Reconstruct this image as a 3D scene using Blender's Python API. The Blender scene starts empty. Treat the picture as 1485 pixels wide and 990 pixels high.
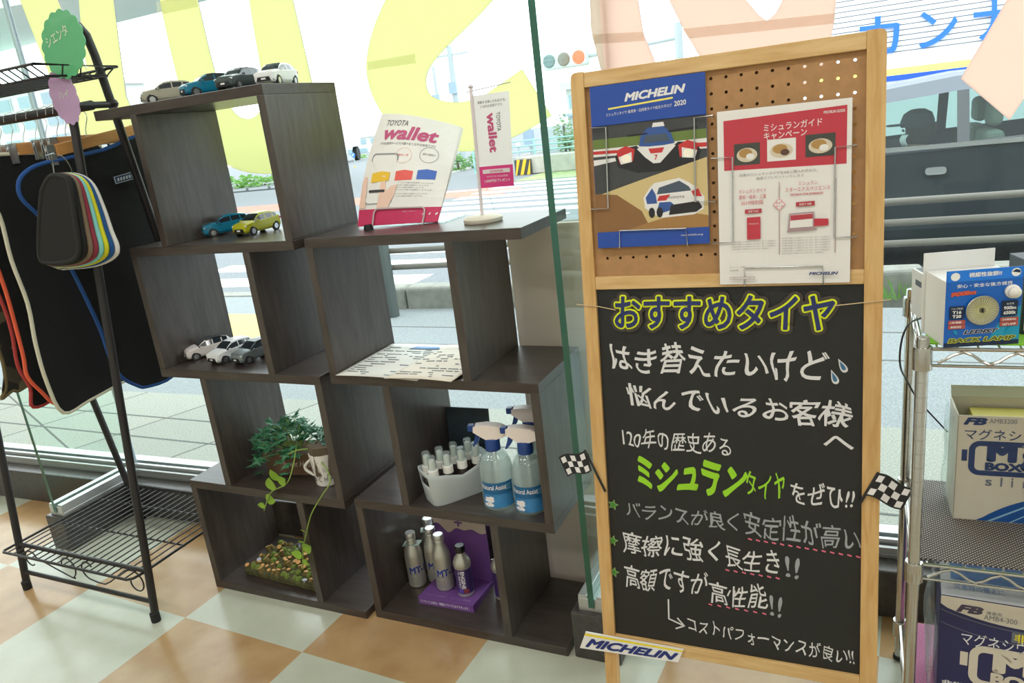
import bpy, bmesh, math, random
from mathutils import Vector, Matrix

# ---------------------------------------------------------------- camera, sky, lights, exposure
scene = bpy.context.scene
COL = scene.collection
rad = math.radians

cam_data = bpy.data.cameras.new('camera')
cam = bpy.data.objects.new('camera', cam_data)
COL.objects.link(cam)
cam_data.sensor_width = 36.0
cam_data.lens = 1095.66 / 1485 * 36.0
cam_data.clip_start = 0.02
cam_data.clip_end = 400
cam.matrix_world = (Matrix.Translation((1.8134, -1.4004, 1.2761)) @ Matrix.Rotation(rad(26.4977), 4, 'Z')
                    @ Matrix.Rotation(rad(73.6474), 4, 'X') @ Matrix.Rotation(rad(-6.8383), 4, 'Z'))
scene.camera = cam

world = bpy.data.worlds.new('overcast_sky')
scene.world = world
world.use_nodes = True
wbg = world.node_tree.nodes['Background']
wbg.inputs[0].default_value = (0.93, 0.98, 1.0, 1)
wbg.inputs[1].default_value = 3.6

scene.view_settings.view_transform = 'Standard'
scene.view_settings.look = 'None'
scene.view_settings.exposure = 0.0
scene.view_settings.gamma = 1.0
scene.view_settings.use_curve_mapping = False

ROOM_LIGHT = 19.0


def area_lamp(name, loc, sx, sy, power, color=(1.0, 0.98, 0.945)):
    d = bpy.data.lights.new(name, 'AREA')
    d.shape = 'RECTANGLE'
    d.size, d.size_y = sx, sy
    d.energy = power
    d.color = color
    o = bpy.data.objects.new(name, d)
    o.location = loc
    COL.objects.link(o)
    return o


for lx in (-1.6, 1.0, 3.4):
    for ly in (-3.1, -1.1):
        area_lamp('ceiling_lamp', (lx, ly, 2.93), 1.2, 0.3, ROOM_LIGHT)

# ---------------------------------------------------------------- helpers


def lin(c):
    r = []
    for v in c[:3]:
        v = v / 255.0
        r.append(v / 12.92 if v <= 0.04045 else ((v + 0.055) / 1.055) ** 2.4)
    return (r[0], r[1], r[2], 1.0)


MATS = {}


def mat(name, c, rough=0.5, metal=0.0, spec=0.5, alpha=1.0, transm=0.0, noise=0.0, nscale=20.0, stretch=None, emit=0.0, bump=0.0, sheen=0.0, translucent=0.0):
    """Principled material; noise mottles the base colour procedurally, stretch gives wood grain."""
    if name in MATS:
        return MATS[name]
    m = bpy.data.materials.new(name)
    m.use_nodes = True
    nt = m.node_tree
    b = nt.nodes['Principled BSDF']
    col = lin(c)
    b.inputs['Base Color'].default_value = col
    b.inputs['Roughness'].default_value = rough
    b.inputs['Metallic'].default_value = metal
    b.inputs['Specular IOR Level'].default_value = spec
    b.inputs['Alpha'].default_value = alpha
    b.inputs['Transmission Weight'].default_value = transm
    if sheen:
        b.inputs['Sheen Weight'].default_value = sheen
    if emit:
        b.inputs['Emission Color'].default_value = col
        b.inputs['Emission Strength'].default_value = emit
    if noise or bump:
        tc = nt.nodes.new('ShaderNodeTexCoord')
        mp = nt.nodes.new('ShaderNodeMapping')
        nt.links.new(tc.outputs['Object'], mp.inputs['Vector'])
        if stretch:
            mp.inputs['Scale'].default_value = stretch
        nz = nt.nodes.new('ShaderNodeTexNoise')
        nz.inputs['Scale'].default_value = nscale
        nz.inputs['Detail'].default_value = 4.0
        nt.links.new(mp.outputs['Vector'], nz.inputs['Vector'])
        if noise:
            mx = nt.nodes.new('ShaderNodeMix')
            mx.data_type = 'RGBA'
            mx.inputs['A'].default_value = tuple(v * (1 - noise) for v in col[:3]) + (1,)
            mx.inputs['B'].default_value = tuple(min(1, v * (1 + noise)) for v in col[:3]) + (1,)
            mr = nt.nodes.new('ShaderNodeMapRange')
            mr.inputs['From Min'].default_value = 0.3
            mr.inputs['From Max'].default_value = 0.7
            nt.links.new(nz.outputs['Fac'], mr.inputs['Value'])
            nt.links.new(mr.outputs['Result'], mx.inputs['Factor'])
            nt.links.new(mx.outputs['Result'], b.inputs['Base Color'])
        if bump:
            bp = nt.nodes.new('ShaderNodeBump')
            bp.inputs['Strength'].default_value = bump
            bp.inputs['Distance'].default_value = 0.002
            nt.links.new(nz.outputs['Fac'], bp.inputs['Height'])
            nt.links.new(bp.outputs['Normal'], b.inputs['Normal'])
    if translucent:
        out = nt.nodes['Material Output']
        tr = nt.nodes.new('ShaderNodeBsdfTranslucent')
        tr.inputs['Color'].default_value = col
        ms = nt.nodes.new('ShaderNodeMixShader')
        ms.inputs[0].default_value = translucent
        nt.links.new(b.outputs[0], ms.inputs[1])
        nt.links.new(tr.outputs[0], ms.inputs[2])
        nt.links.new(ms.outputs[0], out.inputs['Surface'])
    MATS[name] = m
    return m


def glass_mat(name, tint, gloss=0.08, rough=0.02, haze=0.0):
    """Thin sheet glass or clear plastic: see-through with a weak mirror; haze adds dusty scatter."""
    if name in MATS:
        return MATS[name]
    m = bpy.data.materials.new(name)
    m.use_nodes = True
    nt = m.node_tree
    nt.nodes.remove(nt.nodes['Principled BSDF'])
    out = nt.nodes['Material Output']
    t = nt.nodes.new('ShaderNodeBsdfTransparent')
    t.inputs['Color'].default_value = lin(tint)
    g = nt.nodes.new('ShaderNodeBsdfGlossy')
    g.inputs['Roughness'].default_value = rough
    g.inputs['Color'].default_value = (0.9, 0.95, 0.95, 1)
    lw = nt.nodes.new('ShaderNodeLayerWeight')
    lw.inputs['Blend'].default_value = 0.5
    pw = nt.nodes.new('ShaderNodeMath')
    pw.operation = 'POWER'
    pw.inputs[1].default_value = 4.0
    nt.links.new(lw.outputs['Facing'], pw.inputs[0])
    ml = nt.nodes.new('ShaderNodeMath')
    ml.operation = 'MULTIPLY_ADD'
    ml.inputs[1].default_value = 0.35
    ml.inputs[2].default_value = gloss * 0.3
    nt.links.new(pw.outputs[0], ml.inputs[0])
    ms = nt.nodes.new('ShaderNodeMixShader')
    nt.links.new(ml.outputs[0], ms.inputs[0])
    nt.links.new(t.outputs[0], ms.inputs[1])
    nt.links.new(g.outputs[0], ms.inputs[2])
    last = ms
    if haze:
        d = nt.nodes.new('ShaderNodeBsdfDiffuse')
        d.inputs['Color'].default_value = lin((235, 240, 240))
        tl = nt.nodes.new('ShaderNodeBsdfTranslucent')
        tl.inputs['Color'].default_value = lin((235, 240, 240))
        m0 = nt.nodes.new('ShaderNodeMixShader')
        m0.inputs[0].default_value = 0.5
        nt.links.new(d.outputs[0], m0.inputs[1])
        nt.links.new(tl.outputs[0], m0.inputs[2])
        m2 = nt.nodes.new('ShaderNodeMixShader')
        m2.inputs[0].default_value = haze
        nt.links.new(last.outputs[0], m2.inputs[1])
        nt.links.new(m0.outputs[0], m2.inputs[2])
        last = m2
    nt.links.new(last.outputs[0], out.inputs['Surface'])
    MATS[name] = m
    return m


I4 = Matrix.Identity(4)


class MB:
    """Collects simple shapes and links them as one mesh object."""

    def __init__(self):
        self.v, self.f, self.m = [], [], []

    def add(self, vs, fs, mi=0, mx=None):
        n = len(self.v)
        for p in vs:
            p = Vector(p)
            self.v.append(tuple(mx @ p) if mx is not None else tuple(p))
        for f in fs:
            self.f.append(tuple(i + n for i in f))
            self.m.append(mi)
        return self

    def box(self, a, b, mi=0, mx=None):
        x0, y0, z0 = (min(a[i], b[i]) for i in range(3))
        x1, y1, z1 = (max(a[i], b[i]) for i in range(3))
        vs = [(x0, y0, z0), (x1, y0, z0), (x1, y1, z0), (x0, y1, z0), (x0, y0, z1), (x1, y0, z1), (x1, y1, z1), (x0, y1, z1)]
        fs = [(0, 3, 2, 1), (4, 5, 6, 7), (0, 1, 5, 4), (1, 2, 6, 5), (2, 3, 7, 6), (3, 0, 4, 7)]
        return self.add(vs, fs, mi, mx)

    def tube(self, pts, r, n=8, mi=0, mx=None, closed=False, cap=True):
        pts = [Vector(p) for p in pts]
        k = len(pts)
        rs = r if isinstance(r, (list, tuple)) else [r] * k
        vs, fs = [], []
        prev = None
        for i, p in enumerate(pts):
            if closed:
                t = pts[(i + 1) % k] - pts[i - 1]
            else:
                t = pts[min(i + 1, k - 1)] - pts[max(i - 1, 0)]
            if t.length < 1e-9:
                t = Vector((0, 0, 1))
            t.normalize()
            if prev is None:
                up = Vector((0, 0, 1)) if abs(t.z) < 0.9 else Vector((1, 0, 0))
                u = t.cross(up).normalized()
            else:
                u = (prev - t * prev.dot(t))
                u = u.normalized() if u.length > 1e-6 else t.orthogonal().normalized()
            prev = u
            w = t.cross(u)
            for j in range(n):
                a = 2 * math.pi * j / n
                vs.append(p + (u * math.cos(a) + w * math.sin(a)) * rs[i])
        for i in range(k if closed else k - 1):
            i2 = (i + 1) % k
            for j in range(n):
                j2 = (j + 1) % n
                fs.append((i * n + j, i * n + j2, i2 * n + j2, i2 * n + j))
        if cap and not closed:
            fs.append(tuple(reversed(range(n))))
            fs.append(tuple(range((k - 1) * n, k * n)))
        return self.add(vs, fs, mi, mx)

    def lathe(self, prof, n=20, mi=0, mx=None, sx=1.0, sy=1.0):
        vs, fs = [], []
        for r, z in prof:
            for j in range(n):
                a = 2 * math.pi * j / n
                vs.append((r * math.cos(a) * sx, r * math.sin(a) * sy, z))
        k = len(prof)
        for i in range(k - 1):
            for j in range(n):
                j2 = (j + 1) % n
                fs.append((i * n + j, i * n + j2, (i + 1) * n + j2, (i + 1) * n + j))
        if prof[0][0] > 1e-6:
            fs.append(tuple(reversed(range(n))))
        if prof[-1][0] > 1e-6:
            fs.append(tuple(range((k - 1) * n, k * n)))
        return self.add(vs, fs, mi, mx)

    def prism(self, poly, t, mi=0, mx=None, side=None):
        """poly in local x-z, thickness t from y=0 to y=t; side = material of the rim."""
        k = len(poly)
        vs = [(x, 0, z) for x, z in poly] + [(x, t, z) for x, z in poly]
        ar = sum(poly[i][0] * poly[(i + 1) % k][1] - poly[(i + 1) % k][0] * poly[i][1] for i in range(k))
        fwd = tuple(range(k))
        fr = fwd if ar > 0 else tuple(reversed(fwd))
        self.add(vs, [fr, tuple(i + k for i in reversed(fr))], mi, mx)
        sf = []
        for i in range(k):
            j = (i + 1) % k
            sf.append((i, i + k, j + k, j) if ar > 0 else (j, j + k, i + k, i))
        self.add(vs, sf, mi if side is None else side, mx)
        return self

    def grid(self, fn, nu, nv, mi=0, mx=None):
        vs = [fn(i / nu, j / nv) for i in range(nu + 1) for j in range(nv + 1)]
        fs = []
        for i in range(nu):
            for j in range(nv):
                a = i * (nv + 1) + j
                fs.append((a, a + nv + 1, a + nv + 2, a + 1))
        return self.add(vs, fs, mi, mx)

    def build(self, name, mats, parent=None, smooth=False, bevel=0.0, seg=2, loc=None, solid=0.0, flat=None):
        me = bpy.data.meshes.new(name)
        me.from_pydata(self.v, [], self.f)
        if not isinstance(mats, (list, tuple)):
            mats = [mats]
        for m in mats:
            me.materials.append(m)
        me.polygons.foreach_set('material_index', self.m)
        if smooth:
            me.polygons.foreach_set('use_smooth', [True] * len(me.polygons))
            try:
                me.set_sharp_from_angle(angle=rad(38))
            except Exception:
                pass
        me.update()
        o = bpy.data.objects.new(name, me)
        COL.objects.link(o)
        if parent is not None:
            o.parent = parent
        if loc is not None:
            o.location = loc
        if solid:
            md = o.modifiers.new('solid', 'SOLIDIFY')
            md.thickness = solid
            md.offset = 0
        if bevel:
            md = o.modifiers.new('bevel', 'BEVEL')
            md.width = bevel
            md.segments = seg
            md.limit_method = 'ANGLE'
            md.angle_limit = rad(40)
        return o


def tag(o, label=None, cat=None, group=None, kind=None):
    if label:
        o['label'] = label
    if cat:
        o['category'] = cat
    if group:
        o['group'] = group
    if kind:
        o['kind'] = kind
    return o


def thing(name, label, cat, loc=(0, 0, 0), rz=0.0, group=None, mx=None):
    o = bpy.data.objects.new(name, None)
    o.empty_display_size = 0.05
    COL.objects.link(o)
    if mx is not None:
        o.matrix_world = mx
    else:
        o.location = loc
        o.rotation_euler = (0, 0, rz)
    return tag(o, label, cat, group)


def dup(root, loc=None, rz=None, label=None, group=None):
    r = root.copy()
    COL.objects.link(r)
    if loc is not None:
        r.location = loc
    if rz is not None:
        r.rotation_euler = (0, 0, rz)
    if label:
        r['label'] = label
    if group:
        r['group'] = group
    for ch in list(root.children):
        c = ch.copy()
        COL.objects.link(c)
        c.parent = r
        for g in ch.children:
            d = g.copy()
            COL.objects.link(d)
            d.parent = c
    return r


def struct(o):
    o['kind'] = 'structure'
    return o


_font_cache = {}


def glyphs(s, bold=0.0, shear=0.0):
    """Outline of a piece of writing as (verts, faces), normalised to the unit box; bold thickens the strokes."""
    key = (s, bold, shear)
    if key in _font_cache:
        return _font_cache[key]
    cu = bpy.data.curves.new('writing', 'FONT')
    cu.body = s
    cu.size = 1.0
    cu.resolution_u = 3
    cu.fill_mode = 'FRONT'
    cu.shear = shear
    ob = bpy.data.objects.new('writing', cu)
    COL.objects.link(ob)
    dg = bpy.context.evaluated_depsgraph_get()
    dg.update()
    me = bpy.data.meshes.new_from_object(ob.evaluated_get(dg))
    vs = [(v.co.x, v.co.y) for v in me.vertices]
    fs = [tuple(p.vertices) for p in me.polygons]
    lv = [0] * len(vs)
    if bold:
        cnt = {}
        step = 0
        for k in fs:
            for p, q in zip(k, k[1:] + k[:1]):
                e = (min(p, q), max(p, q))
                cnt[e] = cnt.get(e, 0) + 1
        for (p, q), c in cnt.items():
            if c != 1:
                continue
            ax, ay = vs[p]
            bx, by = vs[q]
            dx, dy = bx - ax, by - ay
            ln = math.hypot(dx, dy)
            if ln < 1e-5:
                continue
            dx, dy = dx / ln * bold, dy / ln * bold
            n = len(vs)
            vs += [(ax - dy, ay + dx), (ax - dx * 0.9 - dy * 0.45, ay - dy * 0.9 + dx * 0.45), (ax - dx * 0.9 + dy * 0.45, ay - dy * 0.9 - dx * 0.45), (ax + dy, ay - dx),
                   (bx + dy, by - dx), (bx + dx * 0.9 + dy * 0.45, by + dy * 0.9 - dx * 0.45), (bx + dx * 0.9 - dy * 0.45, by + dy * 0.9 + dx * 0.45), (bx - dy, by + dx)]
            fs.append(tuple(range(n + 7, n - 1, -1)))
            step += 1
            lv += [1 + step % 7] * 8
    bpy.data.objects.remove(ob)
    bpy.data.curves.remove(cu)
    bpy.data.meshes.remove(me)
    x0 = min(v[0] for v in vs); x1 = max(v[0] for v in vs)
    y0 = min(v[1] for v in vs); y1 = max(v[1] for v in vs)
    res = ([((v[0] - x0) / (x1 - x0), (v[1] - y0) / max(1e-6, y1 - y0)) for v in vs], fs, (x1 - x0) / max(1e-6, y1 - y0), lv)
    _font_cache[key] = res
    return res


def write(mb, s, bl, br, tl, mi=0, mx=None, bold=0.0, shear=0.0, lift=None, hand=0.0):
    """Writing fitted to the parallelogram bottom-left, bottom-right, top-left (3-D points)."""
    vs, fs, _, lv = glyphs(s, bold, shear)
    bl, br, tl = Vector(bl), Vector(br), Vector(tl)
    ex, ey = br - bl, tl - bl
    n = ex.cross(ey).normalized()
    if hand and len(s) > 1:
        k = len(s)
        vs = [(x + hand * 0.09 / k * math.sin(5.0 * y + 2.2 * x * k), y * (1 - hand * 0.14 * (0.5 + 0.5 * math.sin(1.6 * x * k))) + hand * 0.05 * math.sin(2.6 * x * k + 1)) for x, y in vs]
    mb.add([bl + ex * x + ey * y + n * ((lift or 0.0) + 1e-5 * l) for (x, y), l in zip(vs, lv)], fs, mi, mx)


def write_line(mb, s, x, z, h, y=0.0, mi=0, mx=None, bold=0.0, shear=0.0, width=None, center=False):
    """Writing in the local x-z plane, facing -y, cap height h; natural or given width."""
    asp = glyphs(s, bold, shear)[2]
    w = width if width else h * asp
    if center:
        x = x - w / 2
    write(mb, s, (x, y, z), (x + w, y, z), (x, y, z + h), mi, mx, bold, shear)
    return w


def rrect(x0, z0, x1, z1, r, n=5):
    pts = []
    for cx, cz, a0 in ((x1 - r, z1 - r, 0), (x0 + r, z1 - r, 90), (x0 + r, z0 + r, 180), (x1 - r, z0 + r, 270)):
        for i in range(n + 1):
            a = rad(a0 + 90 * i / n)
            pts.append((cx + r * math.cos(a), cz + r * math.sin(a)))
    return pts


def disc(cx, cz, r, n=20, rz=None):
    return [(cx + r * math.cos(2 * math.pi * i / n), cz + (rz or r) * math.sin(2 * math.pi * i / n)) for i in range(n)]


def smooth_path(pts, n=6):
    """Catmull-Rom through the points."""
    P = [Vector(p) for p in pts]
    out = []
    for i in range(len(P) - 1):
        p0, p1, p2, p3 = P[max(i - 1, 0)], P[i], P[i + 1], P[min(i + 2, len(P) - 1)]
        for k in range(n):
            t = k / n
            out.append(0.5 * ((2 * p1) + (p2 - p0) * t + (2 * p0 - 5 * p1 + 4 * p2 - p3) * t * t + (3 * p1 - p0 - 3 * p2 + p3) * t ** 3))
    out.append(P[-1])
    return out


WHITE = lambda: mat('white_paper', (238, 236, 232), 0.6)

# ---------------------------------------------------------------- the room shell
FAC = Matrix.Translation((-0.77, 0.38, 0)) @ Matrix.Rotation(rad(2.0), 4, 'Z')     # the glass front: local x along it, y outwards

tile = bpy.data.materials.new('checker_tile')
tile.use_nodes = True
nt = tile.node_tree
b = nt.nodes['Principled BSDF']
b.inputs['Roughness'].default_value = 0.2
b.inputs['Specular IOR Level'].default_value = 0.4
tc = nt.nodes.new('ShaderNodeTexCoord')
ck = nt.nodes.new('ShaderNodeTexChecker')
ck.inputs['Scale'].default_value = 1 / 0.45
mpc = nt.nodes.new('ShaderNodeMapping')
mpc.inputs['Location'].default_value = (0, 0, 0.225)
nt.links.new(tc.outputs['Object'], mpc.inputs['Vector'])
nt.links.new(mpc.outputs['Vector'], ck.inputs['Vector'])
nz = nt.nodes.new('ShaderNodeTexNoise')
nz.inputs['Scale'].default_value = 9.0
nz.inputs['Detail'].default_value = 6.0
nt.links.new(tc.outputs['Object'], nz.inputs['Vector'])
def ramp(c1, c2):
    r = nt.nodes.new('ShaderNodeMix')
    r.data_type = 'RGBA'
    r.inputs['A'].default_value = lin(c1)
    r.inputs['B'].default_value = lin(c2)
    mr = nt.nodes.new('ShaderNodeMapRange')
    mr.inputs['From Min'].default_value = 0.35
    mr.inputs['From Max'].default_value = 0.65
    nt.links.new(nz.outputs['Fac'], mr.inputs['Value'])
    nt.links.new(mr.outputs['Result'], r.inputs['Factor'])
    return r
mo = ramp((164, 130, 90), (178, 148, 106))
mw = ramp((178, 181, 163), (186, 189, 173))
mx_ = nt.nodes.new('ShaderNodeMix')
mx_.data_type = 'RGBA'
nt.links.new(ck.outputs['Fac'], mx_.inputs['Factor'])
nt.links.new(mw.outputs['Result'], mx_.inputs['A'])
nt.links.new(mo.outputs['Result'], mx_.inputs['B'])
nt.links.new(mx_.outputs['Result'], b.inputs['Base Color'])


# floor: the checker is laid 2.55 degrees off the shelves, so the floor object is turned with it
fm = MB()
fm.add([(-5.2, -4.6, 0), (5.4, -4.1, 0), (5.2, 0.75, 0), (-5.2, 0.35, 0), (-5.2, -4.6, -0.09), (5.4, -4.1, -0.09), (5.2, 0.75, -0.09), (-5.2, 0.35, -0.09)],
       [(0, 1, 2, 3), (4, 7, 6, 5), (0, 4, 5, 1), (1, 5, 6, 2), (2, 6, 7, 3), (3, 7, 4, 0)])
floor = struct(fm.build('floor', tile))
floor.location = (0.0276, -0.1479, 0)
floor.rotation_euler = (0, 0, rad(-2.55))

M_WALL = mat('wall_paint', (226, 224, 216), 0.8)
struct(MB().box((-5, -4.55, 0), (5.2, -4.45, 3.0)).build('wall_back', M_WALL))
struct(MB().box((-5.0, -4.45, 0), (-4.9, 0.14, 3.0)).build('wall_left', M_WALL))
struct(MB().box((5.1, -4.45, 0), (5.2, 0.46, 3.0)).build('wall_right', M_WALL))
struct(MB().box((-5, -4.5, 3.0), (5.2, 0.6, 3.1)).build('ceiling', mat('ceiling_board', (235, 235, 230), 0.9)))

# ---------------------------------------------------------------- glass front
M_GLASS = glass_mat('sheet_glass', (250, 254, 253), 0.02)
M_FIN = glass_mat('fin_glass', (246, 253, 250), 0.05)
M_FINEDGE = mat('green_glass_edge', (30, 92, 76), 0.15, spec=0.8)
M_ALU = mat('anodised_aluminium', (196, 198, 198), 0.35, metal=0.75)
M_STONE = mat('dark_plinth_stone', (66, 62, 60), 0.3, noise=0.25, nscale=60)
M_SEAL = mat('silicone_seal', (196, 208, 216), 0.5)


def fac(o):
    o.matrix_world = FAC
    return struct(o)


fac(MB().box((-4.3, -0.10, 0), (5.9, 0.06, 0.13)).build('baseboard_front', M_STONE, bevel=0.004))
tr = MB()
tr.box((-4.3, -0.042, 0.13), (5.9, 0.05, 0.142))
for y0, y1, z1 in ((-0.042, -0.03, 0.160), (-0.022, -0.010, 0.172), (0.010, 0.05, 0.172)):
    tr.box((-4.3, y0, 0.142), (5.9, y1, z1))
fac(tr.build('trim_1', M_ALU, bevel=0.0015))
fac(MB().box((-4.3, 0.06, -0.12), (5.9, 0.21, 0.075)).build('trim_2', mat('outer_sill_metal', (214, 214, 212), 0.4, metal=0.2), bevel=0.004))
for i, (s0, s1) in enumerate(((-4.2, -0.006), (0.006, 2.004), (2.016, 5.8))):
    fac(MB().box((s0, -0.005, 0.143), (s1, 0.005, 3.02)).build('window_%d' % (i + 1), M_GLASS))
for i, s0 in enumerate((0.0, 2.01)):
    fac(MB().box((s0 - 0.006, -0.008, 0.143), (s0 + 0.006, 0.008, 3.02)).build('trim_%d' % (i + 3), M_SEAL))

for i, (gx, yb) in enumerate(((-0.752, 0.372), (1.226, 0.435))):
    # a glass fin on its stone foot, in an aluminium shoe, square to the glass front
    struct(MB().box((gx - 0.052, 0.02, 0), (gx + 0.066 if i else gx + 0.042, yb - 0.09, 0.13)).build('baseboard_fin_%d' % (i + 1), M_STONE, bevel=0.004))
    sh = MB()
    sh.box((gx - 0.034, 0.035, 0.13), (gx + 0.034, yb - 0.045, 0.142))
    for a, b_ in ((-0.034, -0.012), (0.012, 0.034)):
        sh.box((gx + a, 0.035, 0.142), (gx + b_, yb - 0.045, 0.172))
    sh.box((gx - 0.034, 0.033, 0.13), (gx + 0.034, 0.036, 0.165))
    struct(sh.build('trim_%d' % (i + 5), M_ALU, bevel=0.0015))
    fn = MB().box((gx - 0.0075, 0.030, 0.143), (gx + 0.0075, yb - 0.012, 3.0))
    fo = fn.build('window_fin_%d' % (i + 1), [M_FIN, M_FINEDGE])
    fo.data.polygons[2].material_index = 1
    struct(fo)

fac(MB().box((-9, 0.06, 2.75), (10, 0.7, 3.1)).build('added_sky_blocker', mat('sky_blocker_white', (214, 216, 214), 0.9)))  # unseen overhang, added to cut the sky light on the near paving

# ---------------------------------------------------------------- paper letters on the inside of the glass
M_YEL = mat('yellow_paper', (247, 248, 204), 0.75, spec=0.1, translucent=0.72)
M_ORA = mat('salmon_paper', (253, 232, 222), 0.75, spec=0.1, translucent=0.72)
M_PEDGE = mat('paper_rim_shade', (176, 172, 196), 0.8)  # lavender grey paints in the shade on the paper edges
M_TAPE = glass_mat('masking_tape', (250, 248, 232), 0.05, rough=0.4, haze=0.22)
M_TAPEO = glass_mat('pale_tape', (250, 240, 232), 0.05, rough=0.4, haze=0.25)


def decal(poly, m, label, tapes=(), tm=None):
    o = MB().prism(poly, 0.0025, 0, side=1).build('paper_letter', [m, M_PEDGE])
    o.matrix_world = FAC @ Matrix.Translation((0, -0.016, 0))
    tag(o, label, 'paper letter', 'cut paper letters on the window')
    if tapes:
        t = MB()
        for q in tapes:
            t.prism(q, 0.0006, 0, Matrix.Translation((0, -0.0008, 0)))
        t.build('tape_strip', tm, o)
    return o


# U-shaped letter behind the top of the shelf
u_out = smooth_path([(x, 0, z) for x, z in ((0.6773, 1.7816), (0.6708, 1.6120), (0.6804, 1.4327), (0.7279, 1.2949), (0.8188, 1.2269), (0.9221, 1.2020), (1.0118, 1.2070), (1.1025, 1.2604), (1.1554, 1.3415), (1.1586, 1.4380), (1.1425, 1.6861))], 5)
u_in = smooth_path([(x, 0, z) for x, z in ((0.9998, 1.7097), (0.9932, 1.5848), (0.9912, 1.4737), (0.9855, 1.4136), (0.9492, 1.3732), (0.9001, 1.3647), (0.8562, 1.3971), (0.8233, 1.5045), (0.8154, 1.7583))], 5)
decal([(p.x, p.z) for p in u_out] + [(p.x, p.z) for p in u_in], M_YEL,
      'yellow paper letter with a round bottom stuck on the glass behind the toy cars',
      [[(0.6575, 1.7231), (0.8136, 1.7185), (0.8114, 1.6857), (0.6539, 1.6876)]], M_TAPE)
decal([(0.0792, 1.8823), (0.1276, 1.6038), (0.1561, 1.4147), (0.2441, 1.3012), (0.3812, 1.2805), (0.4573, 1.3197), (0.4634, 1.4152), (0.4470, 1.4800), (0.4721, 1.6401), (0.4982, 1.7830),
       (0.3564, 1.8063), (0.3176, 1.6619), (0.3060, 1.5766), (0.2902, 1.6411), (0.2473, 1.8540)], M_YEL,
      'yellow paper letter with a narrow notch behind the black hanging rack')
s_in = smooth_path([(x, 0, z) for x, z in ((1.7482, 1.5673), (1.6881, 1.5263), (1.6137, 1.4821), (1.5602, 1.4479), (1.5233, 1.4102), (1.5203, 1.3674), (1.5515, 1.3430), (1.6087, 1.3312), (1.6694, 1.3379), (1.7208, 1.3587), (1.7907, 1.3894))], 4)
s_out = smooth_path([(x, 0, z) for x, z in ((1.8565, 1.2701), (1.7981, 1.2460), (1.7344, 1.2249), (1.6570, 1.2060), (1.5761, 1.2098), (1.4754, 1.2389), (1.4012, 1.2862), (1.3597, 1.3469), (1.3422, 1.4046), (1.3453, 1.4645), (1.3825, 1.5423), (1.4415, 1.6169))], 4)
decal([(p.x, p.z) for p in s_in] + [(1.8135, 1.3475), (1.8412, 1.2982)] + [(p.x, p.z) for p in s_out], M_YEL,
      'large yellow paper letter with a hooked tail behind the small standing flag',
      [[(1.3496, 1.4639), (1.4974, 1.4648), (1.4953, 1.4412), (1.3479, 1.4447)]], M_TAPE)
decal([(1.9786, 1.5330), (1.9751, 1.4553), (1.9897, 1.3685), (2.0030, 1.3229), (2.1380, 1.3066), (2.1207, 1.3681), (2.0988, 1.4282), (2.0902, 1.5148)], M_ORA,
      'salmon paper letter stroke on the glass above the left corner of the notice board',
      [[(1.9757, 1.4430), (2.0990, 1.4312), (2.1009, 1.4115), (1.9772, 1.4213)]], M_TAPEO)
decal([(2.1541, 1.5045), (2.1901, 1.4237), (2.2184, 1.3699), (2.2673, 1.2909), (2.4705, 1.2663), (2.4870, 1.3277), (2.5017, 1.3780), (2.5093, 1.4468), (2.4038, 1.4639), (2.4001, 1.4468), (2.3865, 1.4255), (2.3700, 1.4141), (2.3539, 1.4277), (2.3163, 1.4781)], M_ORA,
      'wide salmon paper letter with a notch above the middle of the notice board',
      [[(2.1886, 1.4240), (2.5082, 1.4082), (2.5057, 1.3883), (2.1983, 1.4021)]], M_TAPEO)
decal([(2.8192, 1.3964), (2.7414, 1.2483), (2.8313, 1.1574), (2.8893, 1.2581), (2.9077, 1.3821)], M_ORA,
      'pointed salmon paper letter on the glass above the chrome shelf')
decal([(x, z) for x, z in disc(*(-0.2002, 1.7351), 0.125, 28)], M_ORA, 'salmon paper roundel at the edge of the glass beside the black hanging rack')

# ---------------------------------------------------------------- outside the glass
ROAD = Matrix.Translation((-1.45, 3.60, 0)) @ Matrix.Rotation(rad(4.6), 4, 'Z')
pav = bpy.data.materials.new('paving')
pav.use_nodes = True
nt = pav.node_tree
b = nt.nodes['Principled BSDF']
b.inputs['Roughness'].default_value = 0.9
tc = nt.nodes.new('ShaderNodeTexCoord')
mp = nt.nodes.new('ShaderNodeMapping')
mp.inputs['Rotation'].default_value = (0, 0, rad(24))
nt.links.new(tc.outputs['Object'], mp.inputs['Vector'])
br = nt.nodes.new('ShaderNodeTexBrick')
br.offset = 0.0
br.inputs['Scale'].default_value = 1.0
br.inputs['Brick Width'].default_value = 0.62
br.inputs['Row Height'].default_value = 3.0
br.inputs['Mortar Size'].default_value = 0.006
br.inputs['Color1'].default_value = lin((150, 153, 144))
br.inputs['Color2'].default_value = lin((158, 160, 150))
br.inputs['Mortar'].default_value = lin((92, 92, 88))
nt.links.new(mp.outputs['Vector'], br.inputs['Vector'])
nz = nt.nodes.new('ShaderNodeTexNoise')
nz.inputs['Scale'].default_value = 130.0
nt.links.new(tc.outputs['Object'], nz.inputs['Vector'])
mxx = nt.nodes.new('ShaderNodeMix')
mxx.data_type = 'RGBA'
mxx.blend_type = 'OVERLAY'
mxx.inputs['Factor'].default_value = 0.6
nt.links.new(br.outputs['Color'], mxx.inputs['A'])
nt.links.new(nz.outputs['Fac'], mxx.inputs['B'])
nt.links.new(mxx.outputs['Result'], b.inputs['Base Color'])

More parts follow.
